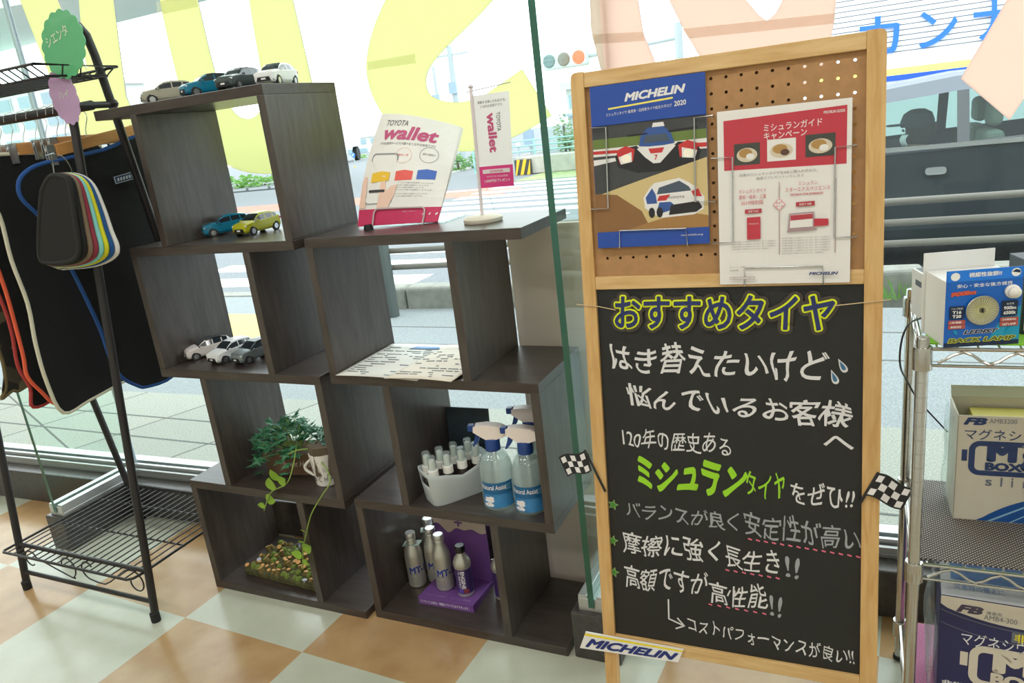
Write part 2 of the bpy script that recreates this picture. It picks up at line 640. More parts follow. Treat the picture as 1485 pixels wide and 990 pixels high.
M_ASPH = mat('asphalt', (122, 126, 130), 0.95, noise=0.35, nscale=90)
M_SIDE = mat('grey_blocks', (140, 146, 148), 0.95, noise=0.25, nscale=120)
M_KERB = mat('kerb_concrete', (146, 146, 138), 0.9, noise=0.15, nscale=14)
M_LINE = mat('road_paint', (232, 232, 228), 0.8)
M_GREEN = mat('leaf_green_outdoor', (120, 168, 84), 0.8, noise=0.4, nscale=8, translucent=0.3)

struct(MB().box((-60, 3.2, -0.5), (45, 90, -0.25)).build('road', M_ASPH))
sw = struct(MB().box((-12, 0.20, -0.3), (9, 1.30, -0.10)).build('pavement_1', pav)); sw.matrix_world = FAC
sw = struct(MB().box((-16, 0.92, -0.3), (9, 3.62, -0.102)).build('pavement_2', M_SIDE))
sw = struct(MB().box((-16, 3.62, -0.3), (-2.2, 4.05, -0.102)).build('pavement_3', M_SIDE))
lines = MB()
for yl in (1.06, 1.30):
    lines.box((-12, yl - 0.006, -0.1008), (9, yl + 0.006, -0.0985))
for yl in (2.62, 3.1):
    lines.box((-3, yl - 0.008, -0.104), (6, yl + 0.008, -0.1005))
struct(lines.build('pavement_joint', mat('joint_grey', (104, 106, 104), 0.9)))
struct(MB().box((-6.5, 2.55, -0.11), (-2.35, 3.42, -0.098)).build('pavement_tactile', mat('tactile_yellow', (206, 190, 120), 0.9, noise=0.12, nscale=60)))
kb = MB()
for k in range(14):
    kb.box((-0.75 + k * 0.62, 0.0, -0.25), (-0.75 + k * 0.62 + 0.612, 0.19, 0.075))
o = struct(kb.build('kerb', M_KERB, bevel=0.03, seg=3)); o.matrix_world = ROAD
struct(MB().box((-14, 4.05, -0.25), (-2.2, 4.2, -0.09)).build('kerb_low', M_KERB))

# crossing stripes and lane markings
cw = MB()
for k in range(13):
    y = 5.1 + 0.86 * k
    cw.box((-6.3, y, -0.25), (-2.5, y + 0.44, -0.245))
cw.box((-2.3, 6.9, -0.25), (12, 7.05, -0.245))
cw.box((-16, 8.9, -0.25), (-9, 9.05, -0.245))
cw.box((-9.5, 14.6, -0.25), (-6.6, 14.8, -0.245))
struct(cw.build('road_marking', M_LINE))
struct(MB().box((-30, 13.3, -0.25), (-5.4, 15.0, -0.247)).build('road_red_lane', mat('red_asphalt', (206, 128, 112), 0.95, noise=0.1, nscale=30)))

# guard rail
M_RAIL = mat('rail_grey', (112, 108, 100), 0.6)
M_POST = mat('post_green_grey', (84, 92, 90), 0.55)
M_YEL2 = mat('reflector_yellow', (236, 178, 30), 0.4)
gr = thing('guard_rail', 'grey guard rail with three tube bars along the kerb outside the glass', 'guard rail', mx=ROAD)
for z in (0.28, 0.408, 0.535):
    MB().tube([(-0.32, -0.17, z), (9.0, -0.17, z)], 0.022, 10).build('rail', M_RAIL, gr, smooth=True)
for x in (-0.15, 2.05, 4.3, 6.5):
    MB().lathe([(0.055, -0.10), (0.055, 0.60), (0.048, 0.625), (0.0, 0.63)], 20, mx=Matrix.Translation((x, -0.21, 0))).build('post', M_POST, gr, smooth=True)
    MB().lathe([(0.0565, 0.49), (0.0565, 0.505)], 20, mx=Matrix.Translation((x, -0.21, 0))).build('reflector_band', M_YEL2, gr, smooth=True)
    bt = MB()
    for z in (0.28, 0.408, 0.535):
        bt.lathe([(0.008, 0), (0.008, 0.012), (0, 0.014)], 8, mx=Matrix.Translation((x, -0.265, z)) @ Matrix.Rotation(rad(90), 4, 'X'))
    bt.build('bolt', M_ALU, gr)


def leafy(name, label, cat, pts, m, seed, n, size, group=None, stem=None):
    """Clump of small leaf blades around ellipsoids (x, y, z, rx, ry, rz)."""
    rnd = random.Random(seed)
    mb = MB()
    for (x, y, z, rx, ry, rz_) in pts:
        for k in range(n):
            while True:
                p = Vector((rnd.uniform(-1, 1), rnd.uniform(-1, 1), rnd.uniform(-1, 1)))
                if p.length < 1:
                    break
            p = p.normalized() * (0.45 + 0.55 * rnd.random() ** 0.5)
            c = Vector((x + p.x * rx, y + p.y * ry, z + p.z * rz_))
            mx = Matrix.Translation(c) @ Matrix.Rotation(rnd.uniform(0, 6.28), 4, 'Z') @ Matrix.Rotation(rnd.uniform(-1.2, 1.2), 4, 'X')
            s = size * rnd.uniform(0.6, 1.3)
            mb.add([(-s * 0.5, 0, 0), (0, -s * 0.3, s * 0.1), (s * 0.6, 0, 0), (0, s * 0.3, s * 0.1)], [(0, 1, 2, 3)], 0, mx)
    o = mb.build(name, m)
    tag(o, label, cat, group)
    if stem:
        st = MB()
        for (x, y, z, rx, ry, rz_) in pts:
            st.tube([(x, y, stem), (x, y, z + rz_ * 0.3)], 0.04, 6)
        st.build('stem', mat('bark', (96, 84, 66), 0.9), o)
    return o


# the grassy tuft growing at the kerb
rnd = random.Random(5)
gt = MB()
for k in range(170):
    x, y = rnd.uniform(1.5, 2.6), rnd.uniform(3.78, 3.93)
    h = rnd.uniform(0.05, 0.16); dx, dy = rnd.uniform(-0.07, 0.07), rnd.uniform(-0.04, 0.04)
    gt.add([(x - 0.005, y, -0.1), (x + 0.005, y, -0.1), (x + dx * 0.6 + 0.004, y + dy * 0.6, -0.1 + h * 0.7), (x + dx, y + dy, -0.1 + h)], [(0, 1, 2), (0, 2, 3)])
tag(gt.build('grass', M_GREEN), 'green weeds growing at the kerb under the guard rail', 'grass', kind='stuff')

# far side: verge, concrete block with chevron board, hedge, poles, signs
struct(MB().box((-11.0340, 18.1330, -0.2500), ((-11.0340, 18.1330, -0.2500)[0] + 0.1, 40, -0.2)).build('ground_far', mat('verge_concrete', (190, 190, 182), 0.9)))
VZ = (-6.8780, 18.0000, -0.2420)[2]
vg = MB().box(((-6.3600, 16.0000, -0.0910)[0], 16.2, -0.25), (2.5, 19.0, VZ))
tag(vg.build('grass_verge', mat('verge_grass', (150, 164, 112), 0.95, noise=0.3, nscale=5)), 'grassy verge strip on the far side of the crossing', 'grass', kind='stuff')
bar = thing('concrete_barrier', 'grey concrete barrier beyond the crossing with a striped warning board', 'barrier', (0, 0, 0))
BZ0, BZ1, BX0, BX1 = VZ, (-6.8290, 18.0000, 0.1640)[2], (-7.0970, 18.0000, 0.0180)[0], (-6.6240, 18.0000, -0.0200)[0]
MB().box((BX0, 18.02, BZ0), (1.0, 18.6, BZ1 + 0.06)).build('block', mat('barrier_concrete', (176, 172, 162), 0.9, noise=0.2, nscale=3), bar, bevel=0.03)
cv = MB().box((BX0 - 0.01, 17.94, BZ0), (BX1, 18.02, BZ1), 0)
bw0, bh0 = BX1 - BX0, BZ1 - BZ0
for k in range(3):
    x0 = BX0 - 0.12 * bw0 + k * 0.42 * bw0
    cl_ = lambda x: min(BX1, max(BX0, x))
    cv.prism([(cl_(x0), BZ0), (cl_(x0 + 0.2 * bw0), BZ0), (cl_(x0 + 0.48 * bw0), BZ1), (cl_(x0 + 0.28 * bw0), BZ1)], 0.01, 1, Matrix.Translation((0, 17.93, 0)))
cv.build('warning_board', [mat('board_black', (58, 60, 56), 0.6), M_YEL2], bar)
fe = thing('metal_fence', 'thin pale metal fence standing behind the concrete barrier', 'fence', (0, 0, 0))
fb = MB()
for z in (BZ1 + 0.15, BZ1 + 0.3, BZ1 + 0.45):
    fb.tube([(-9, 19.2, z), (1, 19.2, z)], 0.025, 6)
fb.build('bar', mat('fence_teal', (150, 190, 186), 0.6), fe)
for k in range(6):
    MB().tube([(-9 + 2 * k, 19.2, -0.2), (-9 + 2 * k, 19.2, BZ1 + 0.5)], 0.03, 6).build('post', mat('fence_teal', (150, 190, 186), 0.6), fe)
hp = [(-9.8450, 19.5000, -0.0190), (-9.1160, 19.5000, 0.0270), (-9.3070, 19.0000, -0.1500)]
leafy('hedge_bush', 'bright green bush across the road between the leaflet stand and the flag', 'bush',
      [(*(-11.1070, 22.0000, -0.0210), 0.28, 0.4, 0.36)], M_GREEN, 3, 420, 0.10, 'bushes across the road', stem=-0.25)
leafy('hedge_bush', 'bright green bush across the road partly hidden by the small flag pole', 'bush',
      [(*(-10.9940, 23.0000, -0.1300), 0.26, 0.4, 0.36)], M_GREEN, 4, 380, 0.10, 'bushes across the road', stem=-0.25)
leafy('hedge_bush', 'small pale green bush far away between the shelf side and the leaflets', 'bush',
      [(*(-31.3540, 45.0000, -0.6370), 0.6, 0.6, 0.7)], M_GREEN, 5, 300, 0.2, 'bushes across the road', stem=-0.25)
leafy('hedge_bush', 'green bank of bushes seen through the top shelf opening', 'bush',
      [(*(-23.2320, 24.0000, -0.2760), 1.8, 0.8, 0.55), (*(-21.6760, 24.0000, -0.3520), 1.8, 0.8, 0.55)], M_GREEN, 6, 420, 0.22, 'bushes across the road', stem=-0.25)
leafy('roadside_tree', 'leafy green tree behind the lattice fence beside the notice board', 'tree',
      [(*(-7.8830, 24.0000, 0.6430), 0.35, 0.4, 0.6), (*(-7.7310, 24.0000, 0.1180), 0.4, 0.4, 0.5)], mat('tree_pale_green', (140, 168, 110), 0.8, noise=0.3, nscale=6, translucent=0.3), 7, 300, 0.12, stem=-0.25)
g2 = thing('road_fence', 'dark pipe fence in front of the bank of bushes', 'fence', (0, 0, 0))
a, c_ = (-20.9230, 21.0000, -0.4740), (-17.8200, 21.0000, -0.5130)
for dz in (0.0, 0.25):
    MB().tube([(a[0] - 3, a[1], a[2] + dz), (c_[0] + 1, c_[1], a[2] + dz)], 0.03, 6).build('bar', M_POST, g2)
for k in range(5):
    x = a[0] + k * 1.1
    MB().tube([(x, 21, a[2] - 0.35), (x, 21, a[2] + 0.35)], 0.05, 6).build('post', M_POST, g2)

M_POLE = mat('pole_grey', (166, 176, 180), 0.6)


def pole(label, px, y, z1, r, arms=()):
    t = thing('utility_pole', label, 'pole', (px, y, -0.25), group='poles across the road')
    MB().lathe([(r, 0), (r * 0.7, z1 + 0.25)], 10).build('shaft', M_POLE, t, smooth=True)
    for z, w in arms:
        MB().box((-w, -0.05, z + 0.25), (w, 0.05, z + 0.33)).build('crossarm', M_POLE, t)
    MB().box((-0.18, -0.2, z1 * 0.62), (0.18, -0.05, z1 * 0.62 + 0.5)).build('equipment_box', mat('pole_box', (150, 170, 190), 0.6), t)


pole('tall concrete utility pole seen inside the curve of the yellow letter', (-15.2000, 30.0000, 2.3380)[0], 30, (-15.0200, 30.0000, 4.6160)[2], 0.17, (((-14.9450, 30.0000, 4.2050)[2], 0.9),))
pole('thin utility pole left of the tall one inside the yellow letter', (-18.4140, 34.0000, 2.7620)[0], 34, (-18.2160, 34.0000, 4.2070)[2], 0.1)
pole('slim grey pole standing behind the warning board', (-9.1750, 24.0000, 0.5330)[0], 24, (-9.2390, 24.0000, 0.8940)[2], 0.08)


def lamp_head(m_on):
    return m_on


tl = thing('traffic_light', 'horizontal traffic light showing red beside the top left of the notice board', 'traffic light', (-4.6340, 16.0000, 2.4230))
MB().box((-0.56, -0.12, -0.19), (0.56, 0.12, 0.19)).build('housing', mat('signal_grey', (196, 206, 204), 0.6), tl, bevel=0.06)
for k, (nm, cc, e) in enumerate((('green_lens', (84, 110, 108), 0), ('amber_lens', (110, 104, 92), 0), ('red_lens', (255, 84, 48), 1.5))):
    MB().lathe([(0.15, 0), (0.13, 0.04), (0, 0.05)], 20, mx=Matrix.Translation((-0.36 + 0.36 * k, -0.12, 0)) @ Matrix.Rotation(rad(90), 4, 'X')).build(nm, mat(nm, cc, 0.4, emit=e), tl, smooth=True)
MB().tube([(0.56, 0.05, 0.0), (2.6, 0.05, 0.1)], 0.045, 8).build('arm', M_POLE, tl)
MB().tube([(2.6, 0.05, 0.4), (2.6, 0.05, -tl.location[2] - 0.25)], 0.09, 8).build('pole', M_POLE, tl)


def sign(label, p, r, mface, extra=None, blade=None):
    t = thing('road_sign', label, 'road sign', p, group='round signs across the road')
    MB().tube([(0, 0.05, r), (0, 0.05, -p[2] - 0.25)], 0.03, 8).build('post', M_POLE, t)
    d = MB().prism(disc(0, 0, r, 24), 0.02, 0)
    if extra:
        for q in extra:
            d.prism(q, 0.004, 1, Matrix.Translation((0, -0.005, 0)))
    d.build('disc', [mface, mat('sign_white', (240, 240, 240), 0.6), ], t)
    return t


sg = sign('round blue road sign with a white arrow beside the shelf top', (-23.4880, 33.0000, 0.3520), 0.125, mat('sign_blue', (44, 128, 206), 0.5),
     [[(0.4 * u, 0.4 * v) for u, v in ((0.16, 0.19), (0.02, 0.01), (0.09, -0.06), (-0.19, -0.16), (-0.13, 0.13), (-0.06, 0.07), (0.09, 0.24))]])
sign('plain yellow disc sign below the blue arrow sign', (-23.1300, 32.5000, -0.3160), 0.115, mat('sign_yellow', (246, 200, 40), 0.5))
sign('small round speed sign on a post behind the barrier right of the flag', (-8.7780, 22.0000, 0.4150), 0.09, mat('sign_pale', (214, 206, 214), 0.5))

# far buildings, truck, footbridge
M_FB = mat('far_white', (214, 216, 214), 0.9)
M_FW = mat('far_window', (142, 166, 176), 0.4)


def block(label, x0, x1, y, z0, z1, nx, nz, depth=4, group=None, roof=None, cat='building', m=None):
    t = thing('apartment_building', label, cat, ((x0 + x1) / 2, y, -0.25), group=group)
    w = x1 - x0
    MB().box((-w / 2, 0, 0), (w / 2, depth, z1 + 0.25)).build('wall', m or M_FB, t)
    MB().box((-w / 2 - 0.15, -0.2, z1 + 0.25), (w / 2 + 0.15, depth, z1 + 0.5)).build('roof', roof or M_FB, t)
    for i in range(nx):
        for j in range(nz):
            cx = -w / 2 + (i + 0.5) * w / nx
            cz = z0 + 0.25 + (j + 0.5) * (z1 - z0) / nz
            fr = MB().box((cx - w / nx * 0.34, -0.06, cz - (z1 - z0) / nz * 0.3), (cx + w / nx * 0.34, 0.0, cz + (z1 - z0) / nz * 0.3)).build('window', mat('far_frame', (196, 204, 206), 0.7), t)
            MB().box((cx - w / nx * 0.30, -0.08, cz - (z1 - z0) / nz * 0.26), (cx + w / nx * 0.30, -0.05, cz + (z1 - z0) / nz * 0.26)).build('pane', M_FW, fr)
        MB().box((-w / 2 + (i + 0.04) * w / nx, -0.5, z0 + 0.2), (-w / 2 + (i + 0.96) * w / nx, 0, z0 + 0.3)).build('balcony', mat('far_balcony', (186, 196, 198), 0.8), t)
    return t


block('pale apartment block with rows of windows behind the hanging rack', (-34.9130, 20.0000, 3.2440)[0], (-27.3690, 20.0000, 2.5310)[0], 20, (-30.5710, 20.0000, 2.1240)[2], (-28.5340, 20.0000, 4.5860)[2], 5, 3)
block('small grey house far behind the traffic light', (-8.4390, 26.0000, 1.5590)[0], (-7.2240, 26.0000, 1.4230)[0], 26, (-8.0460, 26.0000, 1.1490)[2], (-7.9620, 26.0000, 2.0360)[2], 2, 1)
block('faint far white building between the shelf and the leaflets', (-44.1240, 60.0000, 1.3100)[0], (-39.9000, 60.0000, 0.9110)[0], 60, (-42.7090, 60.0000, -0.4270)[2], (-42.3790, 60.0000, 1.1450)[2], 3, 2)
tk = thing('truck', 'white and grey truck far away beside the blue arrow sign', 'truck', (-18.2380, 24.9490, -0.2500), rz=rad(20))
tk.location = ((-29.7580, 40.0000, -0.4030)[0], 40, -0.25)
MB().box((-0.9, -1.2, 0.9), (0.75, 3, 2.5)).build('cargo_box', M_FB, tk, bevel=0.05)
MB().box((-0.85, -2.8, 0.5), (0.7, -1.25, 2.0)).build('cab', mat('truck_cab', (150, 166, 178), 0.5), tk, bevel=0.12)
MB().box((-0.75, -2.85, 1.2), (0.6, -2.7, 1.85)).build('windscreen', mat('truck_glass', (70, 86, 96), 0.2), tk)
for sx in (-0.8, 0.42):
    for yy in (-2.2, 2.2):
        MB().lathe([(0.45, 0), (0.45, 0.28)], 18, mx=Matrix.Translation((sx, yy, 0.45)) @ Matrix.Rotation(rad(90), 4, 'Y')).build('wheel', mat('tyre', (40, 40, 42), 0.8), tk)

F1, F2 = Vector((-34.6030, 20.7950, 6.4000)), Vector((-19.3320, 20.4710, 6.4000))
N1, N2 = Vector((-24.7570, 15.2200, 6.4000)), Vector((-21.4360, 15.8310, 6.4000))
nd = (N2 - N1).normalized()
N2 = N1 + nd * 40
F1, F2 = F1 - (F2 - F1).normalized() * 4, F2 + (F2 - F1).normalized() * 8
fbm = thing('footbridge', 'pale concrete footbridge crossing overhead at the top left of the glass', 'bridge', (0, 0, 0))
M_BRG = mat('bridge_soffit', (196, 214, 204), 0.9)
dk = MB()
pts = [F1, F2, N2, N1]
dk.add([tuple(p) for p in pts] + [(p.x, p.y, p.z + 0.5) for p in pts], [(0, 1, 2, 3), (7, 6, 5, 4), (0, 4, 5, 1), (1, 5, 6, 2), (2, 6, 7, 3), (3, 7, 4, 0)])
dk.build('deck', M_BRG, fbm)
pr0 = MB()
for A_, B_ in ((F1, F2), (N1, N2)):
    n_ = Vector((0, 0.2, 0))
    pr0.add([tuple(v) for v in (A_ + Vector((0, 0, 0.5)), B_ + Vector((0, 0, 0.5)), B_ + n_ + Vector((0, 0, 0.5)), A_ + n_ + Vector((0, 0, 0.5)), A_ + Vector((0, 0, 1.6)), B_ + Vector((0, 0, 1.6)), B_ + n_ + Vector((0, 0, 1.6)), A_ + n_ + Vector((0, 0, 1.6)))],
            [(0, 3, 2, 1), (4, 5, 6, 7), (0, 1, 5, 4), (1, 2, 6, 5), (2, 3, 7, 6), (3, 0, 4, 7)])
pr0.build('parapet', mat('bridge_parapet', (224, 228, 226), 0.9), fbm)
MB().box((F1.x - 1, F1.y - 4, -0.25), (F1.x + 0.4, F1.y - 2, 6.4)).build('pier', M_BRG, fbm)

# long white ribbed building with blue letters
sb = thing('ribbed_building', 'white ribbed wall of a building with big blue letters behind the dark car', 'building', (6.3, 12.2, -0.25))
wl = MB()
nr = 62
for k in range(nr):
    z = 1.75 + k * 0.075
    wl.box((-5.6, 0, z), (9, 0.5, z + 0.062), 0)
    wl.box((-5.6, 0.02, z + 0.062), (9, 0.5, z + 0.075), 1)
wl.build('ribbed_wall', [mat('shutter_white', (226, 228, 232), 0.6), mat('shutter_groove', (120, 124, 134), 0.8)], sb)
lw = MB().box((-5.6, 0.0, 0), (9, 0.5, 1.40), 0).box((-5.6, -0.02, 1.58), (9, 0.5, 1.75), 0).box((-5.6, -0.02, 1.48), (9, 0.5, 1.58), 1).box((-5.6, -0.02, 1.40), (9, 0.5, 1.48), 2)
lw.build('lower_wall', [mat('shutter_white', (226, 228, 232), 0.6), mat('stripe_yellow', (246, 226, 120), 0.6), mat('stripe_blue', (28, 84, 196), 0.6)], sb)
lt = MB()
for ch, (bl, br_, tl_) in (('カ', ((1.5830, 12.1500, 1.5680), (2.1420, 12.1500, 1.5520), (1.5660, 12.1500, 2.1160))), ('ン', ((2.3990, 12.1500, 1.5650), (2.8910, 12.1500, 1.5440), (2.3820, 12.1500, 2.0760))), ('ナ', ((3.0980, 12.1500, 1.5720), (3.5900, 12.1500, 1.5570), (3.0710, 12.1500, 2.1160)))):
    write(lt, ch, bl, br_, tl_, 0, Matrix.Translation((-6.3, -12.2, 0.25)), bold=0.012)
lt.build('sign_letter', mat('letter_blue', (36, 110, 214), 0.5), sb, solid=0.02)

# ---------------------------------------------------------------- cars: one lofted body, used for the miniatures and for the car in the street
CAR_ST = [  # x, z_sill, z_belt, z_roof, half width, half roof width
    (2.00, 0.36, 0.62, 0.68, 0.60, 0.52), (1.95, 0.26, 0.78, 0.84, 0.72, 0.60), (1.80, 0.22, 0.90, 0.97, 0.81, 0.68), (1.30, 0.22, 1.00, 1.07, 0.85, 0.70),
    (0.92, 0.22, 1.03, 1.13, 0.85, 0.68), (0.55, 0.22, 1.04, 1.40, 0.85, 0.63), (0.22, 0.22, 1.05, 1.57, 0.85, 0.60), (-0.28, 0.22, 1.07, 1.62, 0.85, 0.60),
    (-0.36, 0.22, 1.08, 1.62, 0.85, 0.60), (-1.05, 0.22, 1.11, 1.59, 0.85, 0.58), (-1.15, 0.22, 1.12, 1.58, 0.85, 0.58), (-1.60, 0.24, 1.16, 1.48, 0.83, 0.56),
    (-1.86, 0.28, 1.12, 1.20, 0.80, 0.64), (-1.95, 0.34, 0.90, 0.95, 0.74, 0.62), (-1.99, 0.42, 0.70, 0.74, 0.66, 0.56)]


def car_geometry(s):
    body, win, roof = MB(), MB(), MB()
    rings = []
    for x, zb, zl, zr, w, wr in CAR_ST:
        zm = zb + (zl - zb) * 0.45
        half = [(0.0, zb), (w * 0.86, zb), (w * 0.98, zb + (zl - zb) * 0.2), (w, zm), (w * 0.985, zl - 0.04), (w * 0.955, zl), (w * 0.955 + (wr - w * 0.955) * 0.76, zl + (zr - 0.03 - zl) * 0.78), (wr, zr - 0.03), (wr * 0.8, zr), (0.0, zr + 0.01)]
        ring = [(x * s, y * s, z * s) for y, z in half] + [(x * s, -y * s, z * s) for y, z in reversed(half[1:-1])]
        rings.append(ring)
    n = len(rings[0])
    for i in range(len(rings) - 1):
        xa, xb = CAR_ST[i][0], CAR_ST[i + 1][0]
        for j in range(n):
            j2 = (j + 1) % n
            q = [rings[i][j], rings[i][j2], rings[i + 1][j2], rings[i + 1][j]]
            side = j in (5, 12)
            top = j in (7, 8, 9, 10)
            glass = False
            if side and 0.92 >= xa > -1.6 and not (-0.28 >= xa > -0.36 or -1.05 >= xa > -1.15):
                glass = True
            if top and (0.92 >= xa > 0.22 or -1.60 >= xa > -1.86):
                glass = True
            if glass:
                win.add(q, [(0, 1, 2, 3)])
            elif (top or j in (6, 11)) and 0.22 >= xa > -1.60:
                roof.add(q, [(0, 1, 2, 3)])
            else:
                body.add(q, [(0, 1, 2, 3)])
    body.add(rings[0], [tuple(reversed(range(n)))])
    body.add(rings[-1], [tuple(range(n))])
    return body, win, roof


def build_car(root, s, paint, roof_paint, glass, low=False):
    body, win, roof = car_geometry(s)
    blk = mat('car_black_trim', (24, 25, 27), 0.5)
    body.build('body', paint, root, smooth=True)
    win.build('window_glass', glass, root, smooth=True)
    roof.build('roof', roof_paint, root, smooth=True)
    chrome = mat('car_chrome', (190, 194, 198), 0.25, metal=0.9)
    lens = mat('car_lens', (226, 232, 236), 0.15)
    gr = MB().prism([(-0.56 * s, 0.30 * s), (0.56 * s, 0.30 * s), (0.44 * s, 0.60 * s), (-0.44 * s, 0.60 * s)], 0.14 * s)
    gm = Matrix.Translation((1.90 * s, 0, 0)) @ Matrix.Rotation(rad(90), 4, 'Z')
    for p in gr.v[:]:
        pass
    gr.v = [tuple(Matrix.Rotation(rad(-90), 4, 'Z').inverted() @ Vector((x, -y, z)) + Vector((1.90 * s, 0, 0))) for x, y, z in gr.v]
    gr.build('grille', blk, root)
    MB().box((2.02 * s, -0.17 * s, 0.42 * s), (2.05 * s, 0.17 * s, 0.53 * s)).build('licence_plate', mat('plate_white', (240, 240, 238), 0.5), root)
    for sy in (-1, 1):
        hl = MB().box((1.76 * s, sy * 0.50 * s, 0.74 * s), (1.93 * s, sy * 0.77 * s, 0.86 * s))
        hl.build('headlight', lens, root, bevel=0.02 * s)
        MB().box((1.80 * s, sy * 0.58 * s, 0.34 * s), (1.94 * s, sy * 0.74 * s, 0.46 * s)).build('fog_lamp', blk, root, bevel=0.02 * s)
        MB().box((0.62 * s, sy * 0.86 * s, 1.02 * s), (0.80 * s, sy * 1.02 * s, 1.16 * s)).build('wing_mirror', paint, root, bevel=0.03 * s)
        MB().box((-1.98 * s, sy * 0.52 * s, 0.85 * s), (-1.80 * s, sy * 0.80 * s, 1.02 * s)).build('tail_light', mat('tail_red', (170, 24, 30), 0.3), root, bevel=0.02 * s)
        for wx in (1.26, -1.26):
            wm = Matrix.Translation((wx * s, sy * 0.66 * s, 0.335 * s)) @ Matrix.Rotation(rad(-90 * sy), 4, 'X')
            w = MB().lathe([(0.20 * s, 0.0), (0.335 * s, 0.0), (0.335 * s, 0.19 * s), (0.22 * s, 0.205 * s), (0.21 * s, 0.17 * s), (0.0, 0.17 * s)], 22, mx=wm)
            w.lathe([(0.39 * s, 0.05 * s), (0.39 * s, 0.185 * s), (0.335 * s, 0.185 * s)], 22, mx=wm)
            wo = w.build('wheel', mat('tyre', (40, 40, 42), 0.8), root, smooth=True)
            r = MB().lathe([(0.06 * s, 0.17 * s), (0.06 * s, 0.195 * s), (0, 0.2 * s)], 10, mx=wm)
            for k in range(5):
                r.box((0.03 * s, -0.035 * s, 0.172 * s), (0.215 * s, 0.035 * s, 0.192 * s), 0, wm @ Matrix.Rotation(rad(72 * k), 4, 'Z'))
            r.lathe([(0.205 * s, 0.172 * s), (0.205 * s, 0.2 * s), (0.225 * s, 0.2 * s)], 22, mx=wm)
            r.build('rim', chrome, wo)


S = 1 / 30.0
M_TGLASS = mat('toy_dark_glass', (38, 46, 52), 0.08, spec=0.8)
PAINT = {
    'beige': mat('paint_beige', (168, 164, 146), 0.3), 'blue': mat('paint_turquoise', (22, 118, 150), 0.22), 'black': mat('paint_grey_green', (62, 72, 72), 0.25),
    'white': mat('paint_white', (226, 228, 228), 0.25), 'yellow': mat('paint_lime_yellow', (176, 176, 36), 0.25), 'silver': mat('paint_silver', (132, 142, 144), 0.3, metal=0.4),
    'pearl': mat('paint_pearl', (214, 206, 202), 0.25), 'dark': mat('paint_dark', (28, 30, 32), 0.25), 'olive': mat('paint_olive', (88, 98, 84), 0.3)}


def toy(color, roof, front_wheel, heading, z, label, group):
    """Miniature standing on z with its left front wheel at front_wheel, facing heading (degrees)."""
    a = rad(heading)
    fx = 1.26 * S; fy = 0.80 * S
    x = front_wheel[0] - (fx * math.cos(a) - fy * math.sin(a))
    y = front_wheel[1] - (fx * math.sin(a) + fy * math.cos(a))
    t = thing('toy_car', label, 'toy car', (x, y, z), rz=a, group=group)
    build_car(t, S, PAINT[color], PAINT[roof], M_TGLASS)
    return t


Z5, Z4 = 1.4149, 1.0589
toy('beige', 'beige', (0.150, 0.062), -128, Z5, 'beige miniature car at the left end of the row on top of the shelf', 'toy cars on the shelf top')
toy('blue', 'dark', (0.309, 0.058), -114, Z5, 'turquoise miniature car on the very top of the shelf', 'toy cars on the shelf top')
toy('black', 'dark', (0.449, 0.058), -84, Z5, 'dark grey miniature car next to the white one on top of the shelf', 'toy cars on the shelf top')
toy('white', 'white', (0.535, 0.100), -76, Z5, 'white miniature car at the right end of the shelf top', 'toy cars on the shelf top')
toy('blue', 'blue', (0.183, 0.130), -122, Z4, 'turquoise miniature car inside the opening beside the yellow-green one', 'toy cars in the upper opening')
toy('yellow', 'yellow', (0.333, 0.124), -92, Z4, 'yellow-green miniature car in the upper shelf opening', 'toy cars in the upper opening')
toy('olive', 'dark', (0.515, 0.150), -90, Z4, 'dark olive miniature car half hidden behind the upright of the upper opening', 'toy cars in the upper opening')
toy('pearl', 'dark', (0.061, 0.080), -120, 0.7146, 'pearl white miniature car with a black roof in the middle opening', 'toy cars in the middle opening')
toy('white', 'white', (0.188, 0.066), -98, 0.7146, 'all-white miniature car between the black-roofed and the silver one', 'toy cars in the middle opening')
toy('silver', 'dark', (0.272, 0.070), -100, 0.7146, 'silver-grey miniature car nearest the upright in the middle opening', 'toy cars in the middle opening')

# the dark car passing in the street, with its driver
rc = thing('street_car', 'dark grey car driving past behind the guard rail with a driver in it', 'car', (2.07, 5.98, -0.25), rz=rad(181.5))
rc.scale = (1, 1, 0.92)
M_CGL = glass_mat('car_window', (196, 214, 210), 0.10)
build_car(rc, 0.99, mat('paint_charcoal', (52, 58, 62), 0.15, spec=0.7), mat('charcoal_roof_sky_sheen', (112, 118, 128), 0.3, spec=0.5), M_CGL)  # roof colour is lightened to carry the sky's reflection
for wx in (-0.14, -1.0):
    hd = MB().prism(rrect(-0.07, -0.03, 0.07, 0.03, 0.025), 0.03)
    h = hd.build('door_handle', mat('car_chrome', (190, 194, 198), 0.25, metal=0.9), rc, bevel=0.005)
    h.location = (wx, 0.868, 0.86)
    h.rotation_euler = (0, 0, rad(180))
MB().box((0.9, 0.835, 1.035), (-1.6, 0.848, 1.07)).build('belt_moulding', mat('car_chrome', (190, 194, 198), 0.25, metal=0.9), rc)
for sx, sy in ((-0.25, 0.38), (-0.25, -0.38)):
    st = MB().box((sx - 0.25, sy - 0.24, 0.35), (sx + 0.25, sy + 0.24, 0.55)).box((sx - 0.36, sy - 0.24, 0.45), (sx - 0.22, sy + 0.24, 1.12)).box((sx - 0.36, sy - 0.13, 1.14), (sx - 0.26, sy + 0.13, 1.36))
    st.build('seat', mat('seat_fabric', (140, 146, 136), 0.9), rc, bevel=0.05, seg=3)
